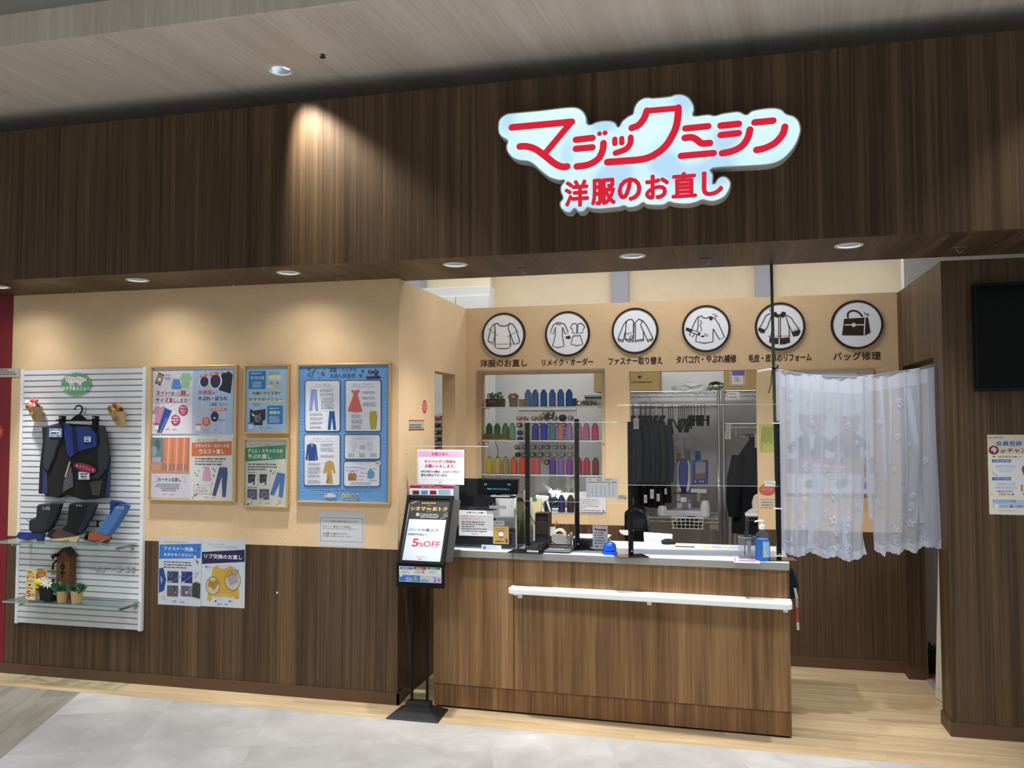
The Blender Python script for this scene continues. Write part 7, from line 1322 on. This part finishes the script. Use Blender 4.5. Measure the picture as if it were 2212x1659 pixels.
def folds(px, py):
    v = max(0, min(1, (py-800)/400)); return (.004+.006*v)*math.sin(px/4.6+1.3*math.sin(px/27)+.5*math.sin(py/90))+.008*math.sin(px/17+py/160)
def cs(px, py, lift=0.): return wp(px, py)+cn*(folds(px, py)+lift)
def interp(P, x):
    for (a, b), (c, d) in zip(P, P[1:]):
        if x <= c: return b+(d-b)*max(0, (x-a))/(c-a)
    return P[-1][1]
TOPC = [(1676, 797), (1700, 802), (1740, 809), (1790, 813), (1850, 815), (1900, 809), (1960, 800), (2021, 789)]
rod = thing('curtain_rod', 'thin sagging curtain rod between the green pole and the dark side wall', 'rod', wp(1850, 815))
MB().m(mat('9296a2', .4, .4)).tube([wp(x, y+1)-Vector(rod.location) for x, y in TOPC], .0045, 8).build('rod', rod, smooth=True)
def lace(name, tr, header=False):
    m = bpy.data.materials.new(name); m.use_nodes = True; nt = m.node_tree; nt.nodes.remove(nt.nodes['Principled BSDF']); L = nt.links.new
    d = nt.nodes.new('ShaderNodeBsdfDiffuse'); d.inputs[0].default_value = (*lin('d6dff0'), 1); tl = nt.nodes.new('ShaderNodeBsdfTranslucent'); tl.inputs[0].default_value = (*lin('cfd8ea'), 1)
    a = nt.nodes.new('ShaderNodeMixShader'); a.inputs[0].default_value = .5; L(d.outputs[0], a.inputs[1]); L(tl.outputs[0], a.inputs[2])
    t_ = nt.nodes.new('ShaderNodeBsdfTransparent'); b = nt.nodes.new('ShaderNodeMixShader'); b.inputs[0].default_value = tr; L(a.outputs[0], b.inputs[1]); L(t_.outputs[0], b.inputs[2]); L(b.outputs[0], nt.nodes['Material Output'].inputs[0]); return m
LA, LH, LF, LM = lace('sheer_lace', .31), lace('lace_header', .12), lace('lace_pleat', .25), lace('lace_motif', .05)
def curtain(label, lft, rgt, bot, seed, pleats, flowers, roses, x0, x1):
    t = thing('lace_curtain', label, 'curtain', wp((x0+x1)/2, 1190), 'lace curtain panels'); O = Vector(t.location); N, M = 110, 44
    b = MB().m(LA); b.m(LH); b.m(LM); V = []
    for j in range(M+1):
        v = j/M; row = []
        for i in range(N+1):
            u = i/N; pxt = x0+(x1-x0)*u; yt = interp(TOPC, pxt)-1; a, c = interp(lft, 1000 if 0 else yt+(1195-yt)*v), interp(rgt, yt+(1195-yt)*v); px = a+(c-a)*u
            yb = interp(bot, px)+2.2*abs(math.sin(px/3.4)); py = yt+(yb-yt)*v; row.append(b.bm.verts.new(cs(px, py)-O))
        V.append(row)
    for j in range(M):
        b.cur = 1 if j < 4 else (2 if j >= M-2 else 0)
        for i in range(N): b.face((V[j][i], V[j+1][i], V[j+1][i+1], V[j][i+1]))
    b.build('sheer_cloth', t, smooth=True, angle=3, fix=False)
    b = MB().m(LF)
    for pts, w in pleats:
        q = catmull(pts, 4); n = len(q); A = [b.bm.verts.new(cs(x-w/2, y, .004)-O) for x, y in q]; B = [b.bm.verts.new(cs(x+w/2, y, .006)-O) for x, y in q]
        for i in range(n-1): b.face((A[i], A[i+1], B[i+1], B[i]))
    b.build('pleat', t, fix=False)
    b = MB().m(LM)
    def blob(x, y, rx, ry, rot=0, n=10): b.poly([cs(x+rx*math.cos(a)*math.cos(rot)-ry*math.sin(a)*math.sin(rot), y+rx*math.cos(a)*math.sin(rot)+ry*math.sin(a)*math.cos(rot), .008)-O for a in [2*PI*k/n for k in range(n)]])
    def ringl(x, y, r, w, a0=0, a1=2*PI):
        n = 14; A = [b.bm.verts.new(cs(x+(r)*math.cos(a0+(a1-a0)*k/n), y+(r)*math.sin(a0+(a1-a0)*k/n), .008)-O) for k in range(n+1)]; B = [b.bm.verts.new(cs(x+(r-w)*math.cos(a0+(a1-a0)*k/n), y+(r-w)*math.sin(a0+(a1-a0)*k/n), .008)-O) for k in range(n+1)]
        for k in range(n): b.face((A[k], A[k+1], B[k+1], B[k]))
    for x, y, r in flowers:
        for k in range(5): a = 2*PI*k/5-PI/2; blob(x+r*.62*math.cos(a), y+r*.62*math.sin(a), r*.42, r*.24, a)
    for x, y, r in roses: ringl(x, y, r, 1.5, .4, 5.6); ringl(x+.6, y-.6, r*.58, 1.3, 2.4, 8.2); blob(x, y, r*.25, r*.25); blob(x-r*.3, y+r*1.25, r*.5, r*.2, .9)
    for k, x in enumerate(range(int(x0)+(18 if seed == 1 else 42), int(x1)-10, 34)): y = interp(bot, x)-24; ringl(x-7, y, 7, 1.8, .2, 4.2); ringl(x+7, y, 7, 1.8, -1., 2.9)
    b.build('lace_pattern', t, fix=False)
curtain('left lace curtain panel beside the green pole', [(780, 1676), (1000, 1681), (1195, 1686)], [(780, 1868), (1000, 1867), (1130, 1862), (1196, 1875)], [(1684, 1176), (1700, 1195), (1722, 1202), (1752, 1192), (1785, 1206), (1806, 1199), (1828, 1211), (1850, 1208), (1875, 1196)], 1,
        [([(1684, 800), (1688, 1000), (1690, 1190)], 7), ([(1722, 812), (1720, 1000), (1717, 1198)], 7), ([(1752, 815), (1750, 900), (1748, 1000)], 5), ([(1775, 816), (1774, 1000), (1768, 1140)], 6), ([(1764, 1000), (1756, 1100), (1750, 1185)], 12), ([(1811, 818), (1811, 1000), (1820, 1120), (1826, 1205)], 7), ([(1828, 818), (1824, 900)], 4), ([(1862, 818), (1864, 900), (1863, 1010), (1858, 1130)], 8), ([(1700, 805), (1702, 900), (1700, 1050)], 3)],
        [(1735, 1130, 11), (1806, 1152, 7), (1745, 1178, 8), (1806, 1182, 9), (1830, 1180, 8), (1780, 1193, 6), (1800, 1122, 10), (1836, 1118, 8)], [(1709, 857, 5), (1704, 903, 5), (1753, 913, 5.5), (1830, 918, 6), (1711, 970, 5), (1753, 966, 5), (1818, 984, 5), (1727, 938, 5), (1848, 957, 5), (1739, 1006, 7), (1785, 1010, 7.5), (1801, 1064, 9), (1786, 1106, 9), (1724, 1100, 9), (1812, 1130, 11), (1828, 1133, 11), (1850, 1093, 7), (1737, 1076, 5)], 1676, 1868)
curtain('right lace curtain panel hung against the dark side wall', [(780, 1862), (880, 1866), (1010, 1873), (1110, 1879), (1185, 1891)], [(780, 2020), (1000, 2026), (1195, 2030)], [(1884, 1180), (1891, 1186), (1909, 1201), (1913, 1189), (1937, 1196), (1957, 1185), (1977, 1195), (1997, 1180), (2031, 1184)], 2,
        [([(1870, 815), (1874, 1000), (1882, 1120)], 7), ([(1903, 811), (1909, 950), (1912, 1040)], 6), ([(1924, 808), (1926, 900), (1922, 1000)], 4), ([(1952, 802), (1955, 950), (1958, 1060)], 4), ([(1979, 798), (1985, 950), (1986, 1040), (1976, 1130)], 6), ([(1960, 838), (1972, 920), (1984, 1000), (1994, 1130)], 11), ([(2010, 795), (2016, 1000), (2016, 1178)], 16)],
        [(1953, 1168, 8), (1914, 1172, 7), (1990, 1161, 7), (1950, 1140, 6), (1966, 1130, 9), (1930, 1142, 7)], [(1941, 868, 8), (1988, 858, 6), (1900, 912, 5), (1937, 942, 6), (1962, 959, 4), (2000, 993, 6), (1894, 1012, 6), (1931, 1014, 4), (1951, 1056, 7), (1971, 1068, 5), (1896, 1087, 8), (1968, 1092, 8), (1945, 1118, 10), (1922, 1126, 8)], 1866, 2021)
# framed poster behind the lace
FY = YN; CF = (1640, 740, .31342)
t, pl = poster_frame('framed poster with two bear figures, behind the left lace curtain', CF, (172, 196), (797, 1040), .012, FY, 'framed poster behind the lace')
s = Sheet('poster', (180, 206), (796, 1042), 'dde2ec', CF, yplane(FY-.016))
s.text('洋服・バッグのお直し', 672, 208, 774, 219, 'b03a5a', .02); s.text('マジックミシン', 690, 220, 756, 232, 'b03a5a', .02)
for x, y in ((205, 490), (195, 640), (770, 380), (765, 480), (740, 460)): s.poly([(x, y-40), (x+22, y), (x+8, y+60), (x-12, y+10)], '9fc49a')
s.text('世界にひとつ、お直しで', 318, 400, 662, 440, '9a9aa4', .02); s.text('もっと好きに', 372, 452, 580, 486, '9a9aa4', .02)
def bear(cx, cy, k, body, inner):
    for dx in (-72, 72): s.circ(cx+dx*k, cy-50*k, 32*k, '8a6a58')
    s.circ(cx, cy, 82*k, '96745e', ry=72*k); s.circ(cx, cy+26*k, 34*k, 'c0a48c', ry=26*k); s.circ(cx, cy+14*k, 10*k, '3a2c28')
    for dx in (-28, 28): s.circ(cx+dx*k, cy-12*k, 7*k, '2a2220')
    s.poly([(cx-70*k, cy+60*k), (cx+70*k, cy+60*k), (cx+170*k, cy+150*k), (cx+150*k, cy+190*k), (cx+90*k, cy+160*k), (cx+100*k, cy+340*k), (cx-110*k, cy+340*k), (cx-90*k, cy+160*k), (cx-150*k, cy+190*k), (cx-170*k, cy+150*k)], body); s.poly([(cx-30*k, cy+62*k), (cx+30*k, cy+62*k), (cx, cy+170*k)], inner)
bear(362, 570, 1., '4c5066', 'd8d4dc'); bear(610, 570, .92, '5a4a5c', 'a84a4c')
s.poly(P_('186,800 796,790 796,902 186,902'), 'a88a78'); s.tiny(360, 850, 640, 2, 24, 'e8dcd4', 12); s.rect(186, 902, 796, 1040, 'd3d9e6')
for x in (345, 560): s.circ(x, 976, 32, '6e7082'); s.circ(x+34, 960, 22, '7c7e90')
s.tiny(480, 916, 620, 2, 20, '8a90a4', 9, 5); s.rect(700, 960, 760, 1010, '9aa0b4'); s.circ(722, 914, 20, 'd89a4a'); s.build(t, 'poster with two bears in work clothes')
# ---------------------------------------------------------------- right pier: screen, poster; doorway
a = aty(2103, 613, YP-.055); b_ = aty(2110, 845, YP-.055); x0 = (a.x+b_.x)/2; h = (a.z-b_.z); t = thing('wall_screen', 'large switched-off black screen on the dark walnut pier', 'screen', (x0+.53, YP, b_.z))
MB().m(mat('0d1216', .3, spec=.2)).box(-.53, -.055, 0, .53, -.012, h).box(-.3, -.012, .1, .3, -.0005, h-.1).build('case', t, bevel=.004); MB().m(mat('07090a', .08, spec=.12)).box(-.518, -.0565, .016, .518, -.055, h-.012).build('screen_glass', t)
CZ_ = (2080, 900, .14474)
s = Sheet('membership_poster', (362, 270), (1490, 1480), 'e2e0d0', CZ_, yplane(YP)); s.rect(362, 270, 1490, 560, 'cfc8b2'); s.circ(420, 1150, 26, 'e0d890'); s.circ(410, 770, 30, 'e6e0b0')
s.poly(P_('378,298 404,306 432,310 428,318 398,316'), '4a4a48'); s.text('iAEON', 442, 298, 600, 326, '4a4a48', .01); s.text('会員登録', 490, 362, 886, 438, '3f74b4', .03); s.text('キャンペーン', 905, 366, 1440, 438, '3f74b4', .03)
s.circ(460, 500, 68, '7e1c3c'); s.text('今', 412, 450, 510, 548, 'ece6e2', .03); s.text('が', 560, 488, 636, 546, '2a2a2c', .02); s.text('チャンス!', 660, 474, 1080, 542, '8e2440', .03)
s.text('2024/3/1', 518, 582, 752, 614, '3a3a3c', .015); s.tiny(444, 588, 494, 1, 9, '3a3a3c', 16); s.tiny(762, 592, 816, 1, 9, '3a3a3c', 14); s.text('— 5/31', 830, 584, 1010, 614, '3a3a3c', .015)
for y0, y1, yb, tx in ((648, 884, 638, '新規会員特典!'), (918, 1196, 906, 'ご紹介特典!')):
    s.rect(446, y0, 1420, y1, 'dde2ea'); s.poly([(434, yb), (724, yb), (710, yb+22), (724, yb+44), (434, yb+44)], '2f64b8'); s.text(tx, 462, yb+10, 700, yb+34, 'd4e0f0', .02)
s.text('iAEONアプリから', 486, 722, 796, 756, '6a6c72'); s.text('エントリーで', 540, 786, 740, 814, '5a5c62'); s.line([(484, 766), (796, 768)], 3, '8a8c90'); s.line([(540, 824), (740, 826)], 3, '8a8c90')
s.text('iAEONアプリを', 508, 982, 782, 1014, '6a6c72'); s.text('お友だちに紹介すると', 478, 1040, 812, 1070, '5a5c62'); s.line([(508, 1020), (782, 1022)], 3, '8a8c90'); s.line([(476, 1080), (812, 1082)], 3, '8a8c90')
s.tiny(506, 1106, 790, 1, 9, '6a6c72', 16); s.text('100', 540, 1134, 636, 1178, 'cc7a3a', .03); s.tiny(648, 1146, 716, 2, 16, '7a7a80', 9); s.rect(728, 1144, 758, 1172, '6a5a6a', 4); s.poly(P_('426,822 444,816 516,884 504,892'), 'd8b4ac')
s.text('1000', 860, 1016, 1300, 1126, 'c88a3a', .03); s.tiny(890, 1150, 1000, 1, 9, '5a5c62', 16); s.tiny(890, 848, 1000, 1, 9, '5a5c62', 16); s.circ(960, 790, 76, 'a83a4c')
s.rect(446, 1240, 1420, 1376, 'a8c4e4'); s.rect(446, 1240, 792, 1276, '5f9cc8'); s.tiny(470, 1250, 770, 1, 9, 'b8d4ea', 14); s.circ(500, 1334, 32, 'e2e8f0'); s.text('みんなの', 544, 1322, 668, 1348, 'b0507a', .02); s.text('夢', 698, 1318, 748, 1362, 'b8305c', .03); s.text('大募集!', 768, 1322, 890, 1352, 'b0507a', .02); s.rect(456, 1376, 1420, 1410, 'e6e8ec'); s.tiny(560, 1394, 840, 1, 9, '9aa0aa', 10); s.tiny(570, 1464, 1400, 1, 9, '6a6a6c', 10)
s.build(None, 'membership campaign poster on the dark walnut pier below the screen', 'poster')
t = thing('door_curtain', 'cream cloth curtain drawn behind the right door jamb', 'curtain', (1.272, 5.42, .004)); b = MB().m(mat('cdc8b8', .85)); bot = [(1.287, 5.218), (1.268, 5.30), (1.282, 5.38), (1.262, 5.46), (1.275, 5.55), (1.243, 5.664)]; top = [(1.287, 5.218), (1.279, 5.28), (1.286, 5.36), (1.276, 5.42), (1.284, 5.50), (1.279, 5.58)]
B2, T2 = catmull(bot, 5), catmull(top, 5); o_ = t.location; th = .004; R = []
for v in (0, .04, .3, .6, 1):
    w = max(0, 1-v*1.5); L1 = [(a[0]*w+c[0]*(1-w)-o_.x, a[1]*w+c[1]*(1-w)-o_.y, 1.99*v) for a, c in zip(B2, T2)]; R.append(L1+[(x+th, y, z) for x, y, z in L1[::-1]])
b.rings(R); b.build('cloth', t, smooth=True)
MB().m(mat('b5b0a2', .85)).rings([[(x*1-.0012, y, .06) for x, y, z in R[1][:len(B2)]], [(x-.0012, y, .066) for x, y, z in R[1][:len(B2)]]], cap=False, closed=False).build('hem', t)
t = thing('door_mat', 'red door mat with a grey border inside the doorway', 'mat', (1.62, 6.06, .0005)); MB().m(mat('8f8c98', .9)).box(-.345, -.30, 0, .35, .3, .008).build('border', t); MB().m(mat('9c3a50', .95)).box(-.31, -.265, .008, .315, .265, .010).build('pile', t)
t = thing('potted_plant', 'dark leafy plant in a brown pot on the red mat inside the doorway', 'plant', (1.385, 6.22, .0108)); MB().m(mat('38201a', .6)).lathe([(.002, 0), (.06, 0), (.078, .11), (.082, .115), (.074, .118), (.002, .105)], 20).build('pot', t, smooth=True); rd = random.Random(21); f = MB().m(mat('2f4a26', .6)); f2 = MB().m(mat('4a6636', .6))
for k in range(90): a = rd.uniform(0, 2*PI); d = (math.cos(a), math.sin(a), rd.uniform(-.3, 1.)); r = rd.uniform(0, .06); leaf(f if k % 3 else f2, (d[0]*r, d[1]*r, .10+rd.uniform(0, .07)), d, .05, .028)
f.build('leaves', t); f2.build('light_leaves', t)
# bag and tape measure by the end of the counter
yb_ = 5.10; P0 = aty(1712, 1255, yb_); t = thing('hanging_bag', 'dark navy cloth bag hanging at the right end of the counter', 'bag', (P0.x, yb_, P0.z)); q = [aty(x, y, yb_)-P0 for x, y in ((1700, 1222), (1709, 1226), (1716, 1246), (1722, 1268), (1723, 1278), (1714, 1290), (1700, 1292))]
MB().m(mat('161d2e', .85)).prism([(v.x, v.z) for v in q], -.05, .06).build('bag_cloth', t, bevel=.012); MB().m(mat('2a3042', .8)).tube([q[1]+Vector((0, -.04, 0)), q[2]+Vector((.006, -.052, 0)), q[3]+Vector((0.003, -.05, 0))], .004, 6).build('seam', t)
P1 = aty(1721, 1272, yb_-.06); t = thing('measuring_tape', 'white and red measuring tape hanging below the navy bag', 'tape measure', P1); q = [aty(x, y, yb_-.06)-P1 for x, y in ((1717, 1270), (1721, 1292), (1722, 1312), (1723, 1344), (1724, 1361))]
for k, c in ((0, 'd8cfc6'), (1, 'b0a49a'), (2, 'b8503f'), (3, 'dcd6cc')): MB().m(mat(c, .6)).prism([(q[k].x-.007, q[k].z), (q[k].x+.008, q[k].z), (q[k+1].x+.008, q[k+1].z), (q[k+1].x-.007, q[k+1].z)], -.0015, .0015).build('tape_band', t)
bpy.data.objects.remove(_to)
